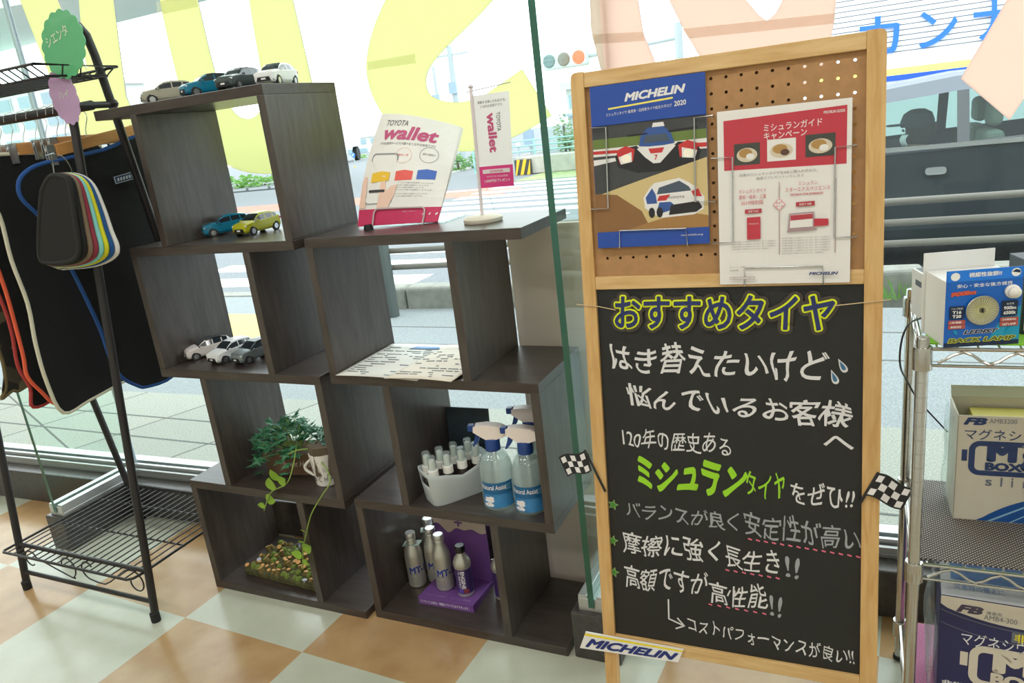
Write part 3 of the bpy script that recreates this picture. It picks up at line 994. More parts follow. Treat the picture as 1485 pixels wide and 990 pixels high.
MB().lathe([(0.175, -0.012), (0.19, 0.0), (0.175, 0.012), (0.16, 0.0), (0.175, -0.012)], 20, mx=Matrix.Translation((0.42, 0.38, 0.98)) @ Matrix.Rotation(rad(65), 4, 'Y')).build('steering_wheel', mat('car_black_trim', (24, 25, 27), 0.5), rc)


def skin(name, joints, bones, m, parent=None, sub=2):
    me = bpy.data.meshes.new(name)
    me.from_pydata([j[0] for j in joints], bones, [])
    o = bpy.data.objects.new(name, me)
    COL.objects.link(o)
    md = o.modifiers.new('skin', 'SKIN')
    md.use_smooth_shade = True
    for i, j in enumerate(joints):
        r = j[1] if isinstance(j[1], tuple) else (j[1], j[1])
        me.skin_vertices[0].data[i].radius = r
    me.skin_vertices[0].data[0].use_root = True
    s = o.modifiers.new('sub', 'SUBSURF')
    s.levels = s.render_levels = sub
    me.materials.append(m)
    if parent:
        o.parent = parent
    return o


M_SKIN = mat('skin', (206, 164, 138), 0.6)
# driver, sitting upright, looking along the road; local x = forward
dv = thing('person', 'person in a dark cap, white mask and pale shirt driving the dark car', 'person', (2.12, 5.56, 0.05), rz=rad(181.5))
skin('body', [((0, 0, 0.10), (0.15, 0.17)), ((-0.03, 0, 0.32), (0.12, 0.17)), ((-0.03, 0, 0.50), (0.09, 0.15)), ((-0.02, 0, 0.59), 0.055), ((0.0, 0, 0.65), 0.055),
              ((0.01, 0, 0.74), (0.095, 0.08)), ((0.0, 0, 0.84), (0.09, 0.075)),
              ((-0.02, 0.19, 0.50), 0.058), ((0.10, 0.22, 0.30), 0.045), ((0.34, 0.13, 0.40), 0.033), ((0.42, 0.12, 0.43), 0.036),
              ((-0.02, -0.19, 0.50), 0.058), ((0.10, -0.22, 0.30), 0.045), ((0.34, -0.13, 0.40), 0.033), ((0.42, -0.12, 0.43), 0.036),
              ((0.38, 0.10, 0.10), 0.075), ((0.38, -0.10, 0.10), 0.075)],
     [(0, 1), (1, 2), (2, 3), (3, 4), (4, 5), (5, 6), (2, 7), (7, 8), (8, 9), (9, 10), (2, 11), (11, 12), (12, 13), (13, 14), (0, 15), (0, 16)], M_SKIN, dv)
skin('shirt', [((0, 0, 0.12), (0.165, 0.185)), ((-0.03, 0, 0.32), (0.138, 0.185)), ((-0.03, 0, 0.51), (0.105, 0.165)), ((-0.02, 0.19, 0.50), 0.075), ((0.05, 0.215, 0.38), 0.066), ((-0.02, -0.19, 0.50), 0.075), ((0.05, -0.215, 0.38), 0.066)],
     [(0, 1), (1, 2), (2, 3), (3, 4), (2, 5), (5, 6)], mat('shirt_white', (216, 222, 226), 0.85), dv)
hm = Matrix.Translation((0.0, 0, 0.78))
MB().lathe([(0.0, -0.13), (0.085, -0.11), (0.108, -0.03), (0.11, 0.04), (0.0, 0.06)], 18, mx=hm @ Matrix.Translation((-0.025, 0, 0))).build('hair', mat('hair_black', (26, 24, 24), 0.6), dv, smooth=True)
cp = MB().lathe([(0.118, 0.02), (0.122, 0.06), (0.10, 0.12), (0.05, 0.15), (0.0, 0.155)], 20, mx=hm)
cp.prism([(0.07, -0.08), (0.20, -0.06), (0.22, 0.0), (0.20, 0.06), (0.07, 0.08)], 0.012, 0, hm @ Matrix.Translation((0, 0, 0.035)) @ Matrix.Rotation(rad(90), 4, 'X'))
cp.build('cap', mat('cap_navy', (40, 46, 54), 0.85), dv, smooth=True)
MB().grid(lambda u, v: (0.10 - 0.35 * (v - 0.5) ** 2 * 0.4 + 0.02 * math.sin(u * 3.1), (v - 0.5) * 0.15, 0.66 + u * 0.085), 5, 6).build('face_mask', mat('mask_white', (240, 240, 240), 0.8), dv, smooth=True, solid=0.006)
for sy in (-1, 1):
    MB().lathe([(0.0, -0.012), (0.012, 0), (0.0, 0.012)], 8, mx=Matrix.Translation((0.098, sy * 0.034, 0.775))).build('eye', mat('eye_dark', (30, 26, 24), 0.3), dv)
    fg = MB()
    for k in range(4):
        fg.tube([(0.43, sy * 0.12, 0.45 - 0.02 * k + 0.01), (0.47, sy * 0.115, 0.455 - 0.02 * k), (0.475, sy * 0.09, 0.45 - 0.02 * k)], [0.010, 0.009, 0.008], 6)
    fg.tube([(0.41, sy * 0.10, 0.455), (0.44, sy * 0.08, 0.475)], [0.011, 0.009], 6)
    fg.build('finger', M_SKIN, dv, smooth=True)

# ---------------------------------------------------------------- the two stepped display shelves
def wood_mat(name, c1, c2, rough, axis_scale, spec=0.5):
    m = bpy.data.materials.new(name)
    m.use_nodes = True
    nt = m.node_tree
    b = nt.nodes['Principled BSDF']
    b.inputs['Roughness'].default_value = rough
    b.inputs['Specular IOR Level'].default_value = spec
    tc = nt.nodes.new('ShaderNodeTexCoord')
    mp = nt.nodes.new('ShaderNodeMapping')
    mp.inputs['Scale'].default_value = axis_scale
    nt.links.new(tc.outputs['Object'], mp.inputs['Vector'])
    nz = nt.nodes.new('ShaderNodeTexNoise')
    nz.inputs['Scale'].default_value = 6.0
    nz.inputs['Detail'].default_value = 8.0
    nz.inputs['Distortion'].default_value = 0.6
    nt.links.new(mp.outputs['Vector'], nz.inputs['Vector'])
    cr = nt.nodes.new('ShaderNodeValToRGB')
    cr.color_ramp.elements[0].position = 0.35
    cr.color_ramp.elements[0].color = lin(c1)
    cr.color_ramp.elements[1].position = 0.68
    cr.color_ramp.elements[1].color = lin(c2)
    nt.links.new(nz.outputs['Fac'], cr.inputs['Fac'])
    nt.links.new(cr.outputs['Color'], b.inputs['Base Color'])
    return m


M_WENGE_H = wood_mat('dark_laminate_flat', (54, 45, 41), (70, 61, 56), 0.32, (1.5, 12, 12), 0.6)
M_WENGE_V = wood_mat('dark_laminate_upright', (55, 47, 43), (74, 65, 60), 0.36, (12, 12, 1.5), 0.7)
W, D, TH = 0.569, 0.267, 0.024
PT = 0.022


def bookcase(label, loc, rz, tops, uprights):
    t = thing('stepped_shelf', label, 'shelf', loc, rz=rz)
    MB().box((0, 0, 0), (W, D, TH)).build('board', M_WENGE_H, t, bevel=0.0012)
    for z in tops:
        MB().box((0, 0, z - TH), (W, D, z)).build('board', M_WENGE_H, t, bevel=0.0012)
    lv = [TH] + list(tops)
    for i, xs in enumerate(uprights):
        for x in xs:
            MB().box((x, 0.0005, lv[i]), (x + PT, D - 0.0005, tops[i] - TH)).build('upright', M_WENGE_V, t, bevel=0.0012)
    return t


bookcase('tall dark wood stepped shelf with four tiers next to the hanging rack', (0, 0, 0), rad(-0.2), (0.3656, 0.7146, 1.0589, 1.4149),
         ((0.0, 0.400), (0.146, W - PT), (0.0, 0.402), (0.128, W - PT)))
RX, RY = 0.589, 0.0141
bookcase('lower dark wood stepped shelf with three tiers next to the notice board', (RX, RY, 0), rad(0.18), (0.3656, 0.7146, 1.0589),
         ((0.0, 0.398), (0.152, W - PT), (0.0, 0.382)))

wp = thing('white_panel', 'plain off-white panel standing upright behind the lower shelf', 'panel', (0.978, 0.315, 0))
wpm = MB().box((0, 0, 0), (0.20, 0.018, 1.02)).build('board', mat('panel_white', (222, 212, 200), 0.7), wp, bevel=0.002)

# ---------------------------------------------------------------- ivy planter, mug, trailing vine, twig tray
M_IVY = mat('ivy_green', (62, 122, 84), 0.5, noise=0.4, nscale=25, translucent=0.15)
M_LIME = mat('vine_lime', (150, 190, 66), 0.5, translucent=0.3)
M_STEMG = mat('vine_stem', (132, 160, 70), 0.6)
M_TERRA = mat('planter_brown', (104, 78, 58), 0.8, noise=0.2, nscale=40)
pl = thing('ivy_planter', 'brown planter box with bushy green ivy in the shelf below the toy cars', 'plant', (0.315, 0.135, 0.3656), rz=rad(10))
pb = MB()
pb.box((-0.085, -0.042, 0.003), (0.085, 0.042, 0.068), 0)
pb.box((-0.089, -0.046, 0.058), (0.089, 0.046, 0.072), 0)
write(pb, 'Sweet House', (-0.030, -0.0432, 0.030), (0.076, -0.0432, 0.030), (-0.030, -0.0432, 0.048), 1, shear=0.25)
pb.build('planter_box', [M_TERRA, mat('planter_print', (206, 192, 172), 0.7)], pl, bevel=0.003)
rnd = random.Random(11)


def ivy_leaf(s):
    pts = [(0, 0), (0.42, -0.12), (0.30, 0.18), (0.62, 0.42), (0.22, 0.48), (0.0, 1.0), (-0.22, 0.48), (-0.62, 0.42), (-0.30, 0.18), (-0.42, -0.12)]
    return [(x * s, y * s) for x, y in pts]


lf = MB()
stm = MB()
for k in range(190):
    a = rnd.uniform(0, 2 * math.pi)
    rr = rnd.random() ** 0.5
    px, py = 0.120 * rr * math.cos(a) - 0.022, 0.080 * rr * math.sin(a) - 0.012
    px = max(px, -0.112)
    pz = 0.090 + 0.055 * (1 - rr * rr) + rnd.uniform(-0.02, 0.025)
    if px < -0.03:
        pz -= (-0.03 - px) * rnd.uniform(0.1, 0.8)
    if py < -0.045 and px < 0.03:
        pz -= rnd.uniform(0.0, 0.05)
    s = rnd.uniform(0.022, 0.036)
    mx = (Matrix.Translation((px, py, pz)) @ Matrix.Rotation(a + rnd.uniform(-0.7, 0.7) - math.pi / 2, 4, 'Z') @ Matrix.Rotation(rnd.uniform(-0.5, 0.9), 4, 'X') @ Matrix.Rotation(rnd.uniform(-0.5, 0.5), 4, 'Y'))
    pp = ivy_leaf(s)
    n = len(pp)
    vs = [(0, 0.35 * s, 0.12 * s)] + [(x, y, 0) for x, y in pp]
    lf.add(vs, [(0, i + 1, (i + 1) % n + 1) for i in range(n)], 0, mx)
    if k % 5 == 0:
        stm.tube([(px * 0.3, py * 0.3, 0.07), (px * 0.7, py * 0.7, pz - 0.005), (px, py, pz)], 0.0013, 5)
lf.build('ivy_leaves', M_IVY, pl)
stm.build('stem', M_STEMG, pl)
# a lime vine hanging out of the planter over the shelf edge


def vine(parent, path, r, leaves, m_leaf=M_LIME):
    MB().tube(smooth_path(path, 6), r, 6).build('vine_stem', M_STEMG, parent, smooth=True)
    for (x, y, z, s, ang, tilt) in leaves:
        out = [(0, 0), (0.30, 0.10), (0.42, 0.35), (0.30, 0.66), (0, 1.0), (-0.30, 0.66), (-0.42, 0.35), (-0.30, 0.10)]
        l = MB()
        mx = Matrix.Translation((x, y, z)) @ Matrix.Rotation(rad(ang), 4, 'Y') @ Matrix.Rotation(rad(tilt), 4, 'X')
        vs = [(0, 0.10 * s, 0.4 * s)] + [(a * s, 0.0, b_ * s) for a, b_ in out]
        l.add(vs, [(0, i + 1, (i + 1) % 8 + 1) for i in range(8)], 0, mx)
        l.build('vine_leaf', m_leaf, parent, smooth=True)


v1 = thing('trailing_vine', 'short lime green leafy vine hanging over the shelf edge below the ivy', 'plant', (0, 0, 0))
vine(v1, [(0.3770, 0.0700, 0.4790), (0.3980, 0.0200, 0.4420), (0.3940, -0.0120, 0.4050), (0.3430, -0.0200, 0.3790), (0.3200, -0.0220, 0.3500), (0.2980, -0.0220, 0.3150)], 0.0018,
     [(*(0.3410, -0.0200, 0.3810), 0.045, 10, 8), (*(0.3640, -0.0150, 0.4100), 0.040, -12, 12), (*(0.3690, -0.0160, 0.4050), 0.040, 60, 10), (*(0.3120, -0.0200, 0.3540), 0.040, 95, 6), (*(0.3030, -0.0200, 0.3290), 0.024, -85, 8)])
v2 = thing('trailing_vine', 'long lime vine trailing from the mug down past the twig tray', 'plant', (0, 0, 0))
vine(v2, [(0.4580, 0.0600, 0.4420), (0.5130, 0.0200, 0.4430), (0.5430, -0.0120, 0.4220), (0.5120, -0.0200, 0.3820), (0.4660, -0.0200, 0.3250), (0.4310, -0.0150, 0.2640), (0.4000, -0.0100, 0.2030), (0.3750, -0.0050, 0.1290)], 0.0018,
     [(*(0.4010, -0.0120, 0.2000), 0.042, 62, 8), (*(0.3910, -0.0120, 0.1780), 0.036, -75, 8), (*(0.3900, -0.0100, 0.1500), 0.026, 35, 8), (*(0.4210, -0.0150, 0.2610), 0.02, 10, 40), (*(0.4100, -0.0150, 0.2250), 0.02, -20, 40)])
mg = thing('mug', 'white mug printed with capital letters beside the ivy planter', 'mug', (0.452, 0.085, 0.3656), rz=rad(20))
mb = MB().lathe([(0.030, 0.0), (0.033, 0.003), (0.040, 0.095), (0.037, 0.095), (0.031, 0.006), (0.0, 0.006)], 28)
for r_, (zz, txt) in enumerate(((0.066, 'NOPQRS'), (0.046, 'GHIKLM'), (0.018, 'ABCHAIJ'))):
    for k, ch in enumerate(txt):
        a = -90 - 65 + k * 26
        rr = 0.0335 + 0.0065 * zz / 0.095 + 0.0006
        write(mb, ch, Vector((-0.0045, -rr, zz)), Vector((0.0045, -rr, zz)), Vector((-0.0045, -rr - 0.0008, zz + 0.014)), 1 if r_ < 2 else 2, Matrix.Rotation(rad(a + 90), 4, 'Z'))
mb.build('cup', [mat('mug_white', (232, 228, 220), 0.35), mat('mug_print_pale', (196, 190, 184), 0.4), mat('mug_print_dark', (96, 90, 86), 0.4)], mg, smooth=True)
MB().tube([(-0.034 - 0.026 * math.sin(t / 10 * math.pi), 0, 0.022 + 0.052 * t / 10) for t in range(11)], 0.0042, 8).build('handle', mat('mug_white', (232, 228, 220), 0.35), mg, smooth=True)
leafy('mug_sprig', 'small blue-green sprig standing in the white mug', 'plant', [(0.452, 0.085, 0.475, 0.028, 0.026, 0.024)], mat('sprig_teal', (70, 130, 112), 0.6), 9, 34, 0.018, stem=0.40)
MB().tube(smooth_path([(0.45, 0.08, 0.47), (0.40, 0.05, 0.475), (0.365, 0.05, 0.46), (0.34, 0.06, 0.45)], 5), 0.0018, 6).build('creeping_stem', M_STEMG, None)
tag(bpy.data.objects['creeping_stem'], 'thin green stem bridging from the mug to the ivy planter', 'plant')

tw = thing('twig_tray', 'low mossy tray set with cut twig ends and pale blossoms in the bottom tier', 'ornament', (0.232, 0.112, TH), rz=rad(-3))
MB().box((-0.150, -0.072, 0), (0.150, 0.080, 0.024)).build('tray', mat('moss_base', (74, 72, 40), 0.95, noise=0.5, nscale=60, bump=0.8), tw, bevel=0.006)
rnd = random.Random(21)
M_TW = [mat('twig_bark', (112, 96, 52), 0.9), mat('twig_end', (202, 152, 92), 0.8), mat('twig_moss', (104, 120, 48), 0.9), mat('blossom_lilac', (176, 176, 186), 0.8)]
cnt = 0
for i in range(14):
    for j in range(7):
        x = -0.138 + i * 0.0212 + rnd.uniform(-0.006, 0.006)
        y = -0.062 + j * 0.0225 + rnd.uniform(-0.006, 0.006)
        r = rnd.uniform(0.0065, 0.0095)
        h = rnd.uniform(0.008, 0.020)
        kind = rnd.random()
        tm_ = Matrix.Translation((x, y, 0.020)) @ Matrix.Rotation(rnd.uniform(-0.5, 0.5), 4, 'X') @ Matrix.Rotation(rnd.uniform(-0.6, 0.3), 4, 'Y')
        if kind < 0.55:
            q = MB().lathe([(r, 0), (r * 0.95, h), (r * 0.8, h + 0.0008)], 9, 0, tm_)
            q.lathe([(r * 0.8, h + 0.001), (0, h + 0.0012)], 9, 1, tm_)
            q.build('twig_end', [M_TW[0], M_TW[1]], tw)
        elif kind < 0.9:
            MB().lathe([(r * 1.1, 0), (r * 1.2, h * 0.6), (r * 0.6, h), (0, h * 1.1)], 7, 0, tm_).build('moss_tuft', M_TW[2], tw)
        else:
            MB().lathe([(r * 0.3, 0), (r * 0.4, h * 0.8), (r * 1.1, h), (0, h * 1.05)], 6, 0, tm_).build('blossom', M_TW[3], tw)

# ---------------------------------------------------------------- spray bottles, basket, small sprays
M_CLEARP = glass_mat('clear_bottle_plastic', (244, 250, 248), 0.14, haze=0.14)
M_LIQ = glass_mat('pale_liquid', (246, 250, 247), 0.04, haze=0.3)
M_SPW = mat('spray_head_cream', (240, 226, 218), 0.4)
M_SPB = mat('spray_blue', (26, 62, 128), 0.4)
M_LBL = mat('label_sky_blue', (58, 128, 182), 0.4, noise=0.25, nscale=26)
M_LBL2 = mat('label_deep_blue', (22, 94, 142), 0.4)
M_CLOUD = mat('label_cloud', (236, 232, 234), 0.5)


def curved_label(mb, r, z0, z1, a0, a1, mi, n=16):
    mb.grid(lambda u, v: (r * math.cos(rad(a0 + (a1 - a0) * u)), r * math.sin(rad(a0 + (a1 - a0) * u)), z0 + (z1 - z0) * v), n, 1, mi)


def write_cyl(mb, s, r, z, h, a0, a1, mi, bold=0.0, vertical=False):
    vs, fs, _, lv = glyphs(s, bold)
    out = []
    r0 = r
    for (x, y), l in zip(vs, lv):
        r = r0 + 1e-5 * l
        if vertical:
            a = rad(a0 + (a1 - a0) * y); zz = z + h * (1 - x)
        else:
            a = rad(a0 + (a1 - a0) * x); zz = z + h * y
        out.append((r * math.cos(a), r * math.sin(a), zz))
    mb.add(out, fs, mi)


def spray_bottle(loc, rz, label):
    t = thing('spray_bottle', label, 'spray bottle', loc, rz=rz, group='trigger spray bottles in the lower shelf')
    t.scale = (1, 1, 0.9)
    R = 0.041
    bd = MB().lathe([(R * 0.92, 0.0), (R, 0.006), (R, 0.115), (R * 0.96, 0.130), (0.030, 0.152), (0.016, 0.168), (0.0145, 0.180)], 28)
    bd.build('bottle', M_CLEARP, t, smooth=True)
    MB().lathe([(R * 0.90, 0.002), (R * 0.96, 0.008), (R * 0.96, 0.115), (R * 0.90, 0.128), (0.030, 0.145), (0, 0.145)], 24).build('liquid', M_LIQ, t, smooth=True)
    lb = MB()
    curved_label(lb, R + 0.0006, 0.052, 0.086, -140, -20, 0)
    curved_label(lb, R + 0.0006, 0.012, 0.052, -140, -20, 1)
    write_cyl(lb, 'Natural Assist', R + 0.0011, 0.066, 0.014, -138, -48, 2, bold=0.01)
    for k, (zz, w) in enumerate(((0.075, 30), (0.069, 26), (0.063, 30))):
        curved_label(lb, R + 0.0011, zz, zz + 0.003, -52, -52 + w * 0.8, 3, 6)
    rnd = random.Random(4)
    for k in range(16):
        a = -118 + rnd.uniform(-14, 16); z = rnd.uniform(0.018, 0.046)
        vs = []
        rr = rnd.uniform(0.004, 0.008)
        for q in range(9):
            th = q / 9 * 6.283
            aa = rad(a + math.degrees(rr * math.cos(th) / R)); vs.append(((R + 0.0010) * math.cos(aa), (R + 0.0010) * math.sin(aa), z + rr * 0.75 * math.sin(th)))
        lb.add(vs, [tuple(range(9))], 2)
    lb.build('bottle_label', [M_LBL2, M_LBL, M_CLOUD, mat('label_pale_print', (104, 160, 190), 0.5)], t, smooth=True)
    MB().lathe([(0.0185, 0.166), (0.0185, 0.196), (0.016, 0.200)], 20).build('collar', M_SPB, t, smooth=True)
    MB().tube([(0.004, 0, 0.17), (0.002, 0, 0.01)], 0.003, 8).build('dip_tube', mat('tube_white', (232, 232, 228), 0.5), t)
    # head, pointing to -x
    side = [(-0.042, 0.222), (-0.040, 0.238), (-0.010, 0.241), (0.022, 0.236), (0.042, 0.224), (0.050, 0.214), (0.030, 0.205), (0.014, 0.199), (-0.012, 0.199), (-0.022, 0.206)]
    MB().prism(side, 0.026, 0, Matrix.Translation((0, -0.013, 0))).build('spray_head', M_SPW, t, bevel=0.006, seg=3, smooth=True)
    MB().box((-0.056, -0.009, 0.222), (-0.040, 0.009, 0.239)).build('nozzle', M_SPB, t, bevel=0.002)
    MB().prism([(-0.036, 0.222), (-0.024, 0.214), (-0.034, 0.190), (-0.046, 0.176), (-0.049, 0.178), (-0.042, 0.198)], 0.012, 0, Matrix.Translation((0, -0.006, 0))).build('trigger', M_SPB, t, bevel=0.0015)
    return t


spray_bottle((0.990, 0.080, 0.3656), rad(14), 'left front trigger spray bottle beside the translucent basket')
spray_bottle((1.078, 0.078, 0.3656), rad(8), 'right front trigger spray bottle beside the shelf side')
spray_bottle((1.040, 0.195, 0.3656), rad(10), 'trigger spray bottle standing behind the two others')

BA = rad(54)
bk = thing('plastic_basket', 'translucent white plastic basket holding small capped spray bottles', 'basket', (0.853, 0.112, 0.3656), rz=BA)
M_FROST = glass_mat('frosted_plastic', (238, 244, 245), 0.12, rough=0.2, haze=0.8)


def basket_wall():
    mb = MB()
    n = 64
    L, Wd, R = 0.090, 0.047, 0.032
    def ring(k, s):
        a = 2 * math.pi * k / n
        x = (L * s) * max(-1, min(1, 1.25 * math.cos(a))) ; y = (Wd * s) * max(-1, min(1, 1.25 * math.sin(a)))
        return x, y
    def rr(k, s):
        a = 2 * math.pi * k / n
        c, si = math.cos(a), math.sin(a)
        e = 0.42
        return (L * s * math.copysign(abs(c) ** e, c), Wd * s * math.copysign(abs(si) ** e, si))
    rows = 7
    for j in range(rows + 1):
        v = j / rows
        for k in range(n):
            x, y = rr(k, 0.90 + 0.10 * v)
            a = 2 * math.pi * k / n
            top = 0.078 + 0.014 * (x / L) ** 2 - 0.010 * max(0, 1 - abs(x / L) * 2)
            mb.v.append((x, y, top * v))
    for j in range(rows):
        for k in range(n):
            k2 = (k + 1) % n
            # leave the hand hole open in the short side towards -x
            x, y, z = mb.v[j * n + k]
            if x < -L * 0.8 and abs(y) < Wd * 0.55 and j in (4, 5):
                continue
            mb.f.append((j * n + k, j * n + k2, (j + 1) * n + k2, (j + 1) * n + k)); mb.m.append(0)
    mb.f.append(tuple(range(n))); mb.m.append(0)
    return mb


basket_wall().build('basket_wall', M_FROST, bk, smooth=True, solid=0.0022)
M_AMB = mat('small_bottle_dark', (52, 44, 42), 0.2)
M_CAPT = glass_mat('cap_clear', (232, 240, 238), 0.08, haze=0.22)
M_NOZ = mat('nozzle_white', (240, 236, 230), 0.4)
k = 0
names = [('nearest the basket hole', -0.066, -0.016), ('at the left corner of the basket', -0.066, 0.020), ('second in the back row from the left', -0.028, 0.022), ('second in the front row from the left', -0.026, -0.018),
         ('in the back row before the dark card', 0.012, 0.022), ('in the middle of the front row', 0.014, -0.018), ('at the back right of the basket', 0.052, 0.020), ('beside the left trigger bottle', 0.056, -0.018)]
proto = None
for nm, lx, ly in names:
    x = 0.853 + lx * math.cos(BA) - ly * math.sin(BA)
    y = 0.112 + lx * math.sin(BA) + ly * math.cos(BA)
    lab = 'small white-capped spray bottle ' + nm
    if proto is None:
        proto = thing('mini_spray', lab, 'spray bottle', (x, y, 0.3676), group='small spray bottles in the basket')
        MB().lathe([(0.0145, 0), (0.0155, 0.003), (0.0155, 0.062), (0.009, 0.072), (0.008, 0.078)], 18).build('bottle', M_AMB, proto, smooth=True)
        MB().lathe([(0.0135, 0.072), (0.0135, 0.090), (0.0085, 0.093), (0.0078, 0.116), (0.006, 0.118), (0, 0.118)], 18).build('nozzle', M_NOZ, proto, smooth=True)
        MB().lathe([(0.0112, 0.091), (0.0104, 0.124), (0.009, 0.127), (0, 0.127)], 18).build('cap', M_CAPT, proto, smooth=True)
    else:
        dup(proto, (x, y, 0.3676), label=lab)
sc = MB().box((-0.069, 0, 0), (0.069, 0.004, 0.176))
o = tag(sc.build('slate_card', mat('slate_card', (50, 64, 70), 0.45, noise=0.15, nscale=30), bevel=0.0006), 'dark slate coloured card standing upright behind the basket', 'card')
o.matrix_world = Matrix.Translation((0.822, 0.244, 0.3656)) @ Matrix.Rotation(rad(2), 4, 'Z') @ Matrix.Rotation(rad(-4), 4, 'X')

# ---------------------------------------------------------------- aluminium bottles and the purple display
M_CAN = mat('brushed_aluminium', (196, 194, 184), 0.34, metal=0.6)
M_MT = mat('print_blue', (26, 56, 150), 0.4)
M_GREYP = mat('print_grey', (110, 110, 104), 0.5)
M_TAG = mat('tag_pale_green', (182, 200, 192), 0.6)
pu = thing('display_stand', 'purple cardboard display with a raised base and a tall back card', 'display stand', (0.782, 0.075, TH), rz=rad(1.5))
M_PUR = mat('card_purple', (112, 70, 140), 0.55)
pm = MB().prism([(0, 0), (0.13, 0), (0.13, 0.012), (0.0, 0.022)], 0.17, 0, Matrix.Rotation(rad(90), 4, 'Z') @ Matrix.Translation((0, -0.085, 0)))
write_line(pm, 'ワンランク上の安心・快適なドライブにおすすめします。', -0.078, 0.006, 0.009, -0.0008, 1, width=0.150, bold=0.01)
write(pm, 'エンジンオイル添加剤', (-0.07, 0.014, 0.0217), (-0.01, 0.014, 0.0217), (-0.07, 0.020, 0.0212), 2)
write(pm, 'ガソリン添加剤', (0.01, 0.014, 0.0217), (0.07, 0.014, 0.0217), (0.01, 0.020, 0.0212), 2)
pm.build('base', [M_PUR, mat('print_white', (238, 232, 238), 0.6), mat('print_mauve', (176, 150, 196), 0.6)], pu, bevel=0.0008)
bcd = MB().box((-0.080, 0.128, 0.0), (0.084, 0.131, 0.215), 0)
wave = [(-0.080, 0.215)] + [(-0.080 + 0.164 * i / 24, 0.180 - 0.018 * math.exp(-((i - 7) / 3.2) ** 2) - 0.016 * (i / 24) + 0.004 * math.sin(i * 0.8)) for i in range(25)] + [(0.084, 0.215)]
bcd.prism(list(reversed(wave)), 0.0006, 1, Matrix.Translation((0, 0.1272, 0)))
bcd.box((-0.0125, 0.1262, 0.187), (0.0125, 0.127, 0.192), 0).box((-0.0025, 0.1262, 0.177), (0.0025, 0.127, 0.202), 0)
for zz, xx, tx in ((0.199, -0.045, 'エンジン'), (0.192, -0.045, '洗浄'), (0.199, 0.042, '燃焼室'), (0.192, 0.042, '保護')):
    write_line(bcd, tx, xx, zz, 0.004, 0.1264, 2, center=True)
bcd.build('back_card', [M_PUR, mat('card_cream', (206, 188, 176), 0.6), M_GREYP], pu)


def can_bottle(loc, rz, label, tagged=False):
    t = thing('aluminium_bottle', label, 'bottle', loc, rz=rz, group='silver bottles in the bottom tier')
    MB().lathe([(0.022, 0), (0.0255, 0.004), (0.0262, 0.100), (0.024, 0.114), (0.016, 0.132), (0.0125, 0.142), (0.0125, 0.149)], 26).build('bottle', M_CAN, t, smooth=True)
    MB().lathe([(0.0145, 0.147), (0.0145, 0.151), (0.0135, 0.153), (0.0145, 0.155), (0.0145, 0.166), (0.013, 0.168), (0, 0.168)], 22).build('cap', mat('cap_silver', (206, 206, 202), 0.3, metal=0.7), t, smooth=True)
    lb = MB()
    write_cyl(lb, 'MT-10', 0.0268, 0.048, 0.022, -112, 30, 0, bold=0.03)
    write_cyl(lb, 'METAL', 0.0268, 0.044, 0.003, -112, -60, 1)
    for q in range(5):
        write_cyl(lb, 'ENGINE OIL', 0.0268, 0.074 + 0.006 * q, 0.0028, -116, -84, 1)
        write_cyl(lb, 'ADDITIVE', 0.0268, 0.014 + 0.005 * q, 0.0022, -112, -70, 1)
    lb.build('print', [M_MT, M_GREYP], t)
    if tagged:
        MB().prism([(-0.024, -0.022), (0.024, -0.026), (0.026, 0.018), (-0.022, 0.022)], 0.0008, 0, Matrix.Translation((0, 0, 0.131)) @ Matrix.Rotation(rad(78), 4, 'X')).build('neck_tag', M_TAG, t)
    return t


can_bottle((0.644, 0.155, TH), rad(18), 'silver bottle with a pale neck tag farthest left in the bottom tier', True)
can_bottle((0.688, 0.190, TH), rad(12), 'silver bottle between the tagged one and the purple display')
can_bottle((0.748, 0.140, TH + 0.0180), rad(14), 'silver bottle standing on the purple display base')
can_bottle((0.652, 0.236, TH), rad(30), 'silver bottle with a tag at the back beside the shelf upright', True)
can_bottle((0.705, 0.243, TH), rad(20), 'silver bottle at the very back behind the purple display edge', True)


def engine_bottle(loc, rz, label):
    t = thing('additive_bottle', label, 'bottle', loc, rz=rz)
    MB().lathe([(0.020, 0), (0.0225, 0.003), (0.0225, 0.085), (0.0245, 0.092), (0.0245, 0.102), (0.020, 0.113), (0.0115, 0.124), (0.011, 0.138)], 26).build('bottle', M_CAN, t, smooth=True)
    MB().lathe([(0.0140, 0.132), (0.0140, 0.147), (0.012, 0.151), (0, 0.151)], 20).build('cap', mat('cap_black', (26, 26, 28), 0.25), t, smooth=True)
    lb = MB()
    curved_label(lb, 0.0231, 0.012, 0.086, -190, 10, 0, 22)
    write_cyl(lb, 'ENGINE', 0.0236, 0.028, 0.054, -92, -66, 1, bold=0.03, vertical=True)
    write_cyl(lb, 'OIL TREATMENT', 0.0236, 0.030, 0.052, -112, -96, 1, vertical=True)
    for a0, mi in ((-104, 2), (-66, 3)):
        vs = []
        for q in range(12):
            th = q / 12 * 6.283
            aa = rad(a0 + 18 * math.cos(th)); vs.append((0.0237 * math.cos(aa), 0.0237 * math.sin(aa), 0.021 + 0.008 * math.sin(th)))
        lb.add(vs, [tuple(range(12))], mi)
    lb.build('label', [mat('label_purple', (66, 46, 104), 0.4), mat('label_white', (226, 222, 226), 0.5), mat('label_violet', (96, 70, 170), 0.4), mat('label_red', (150, 60, 56), 0.4)], t)
    return t


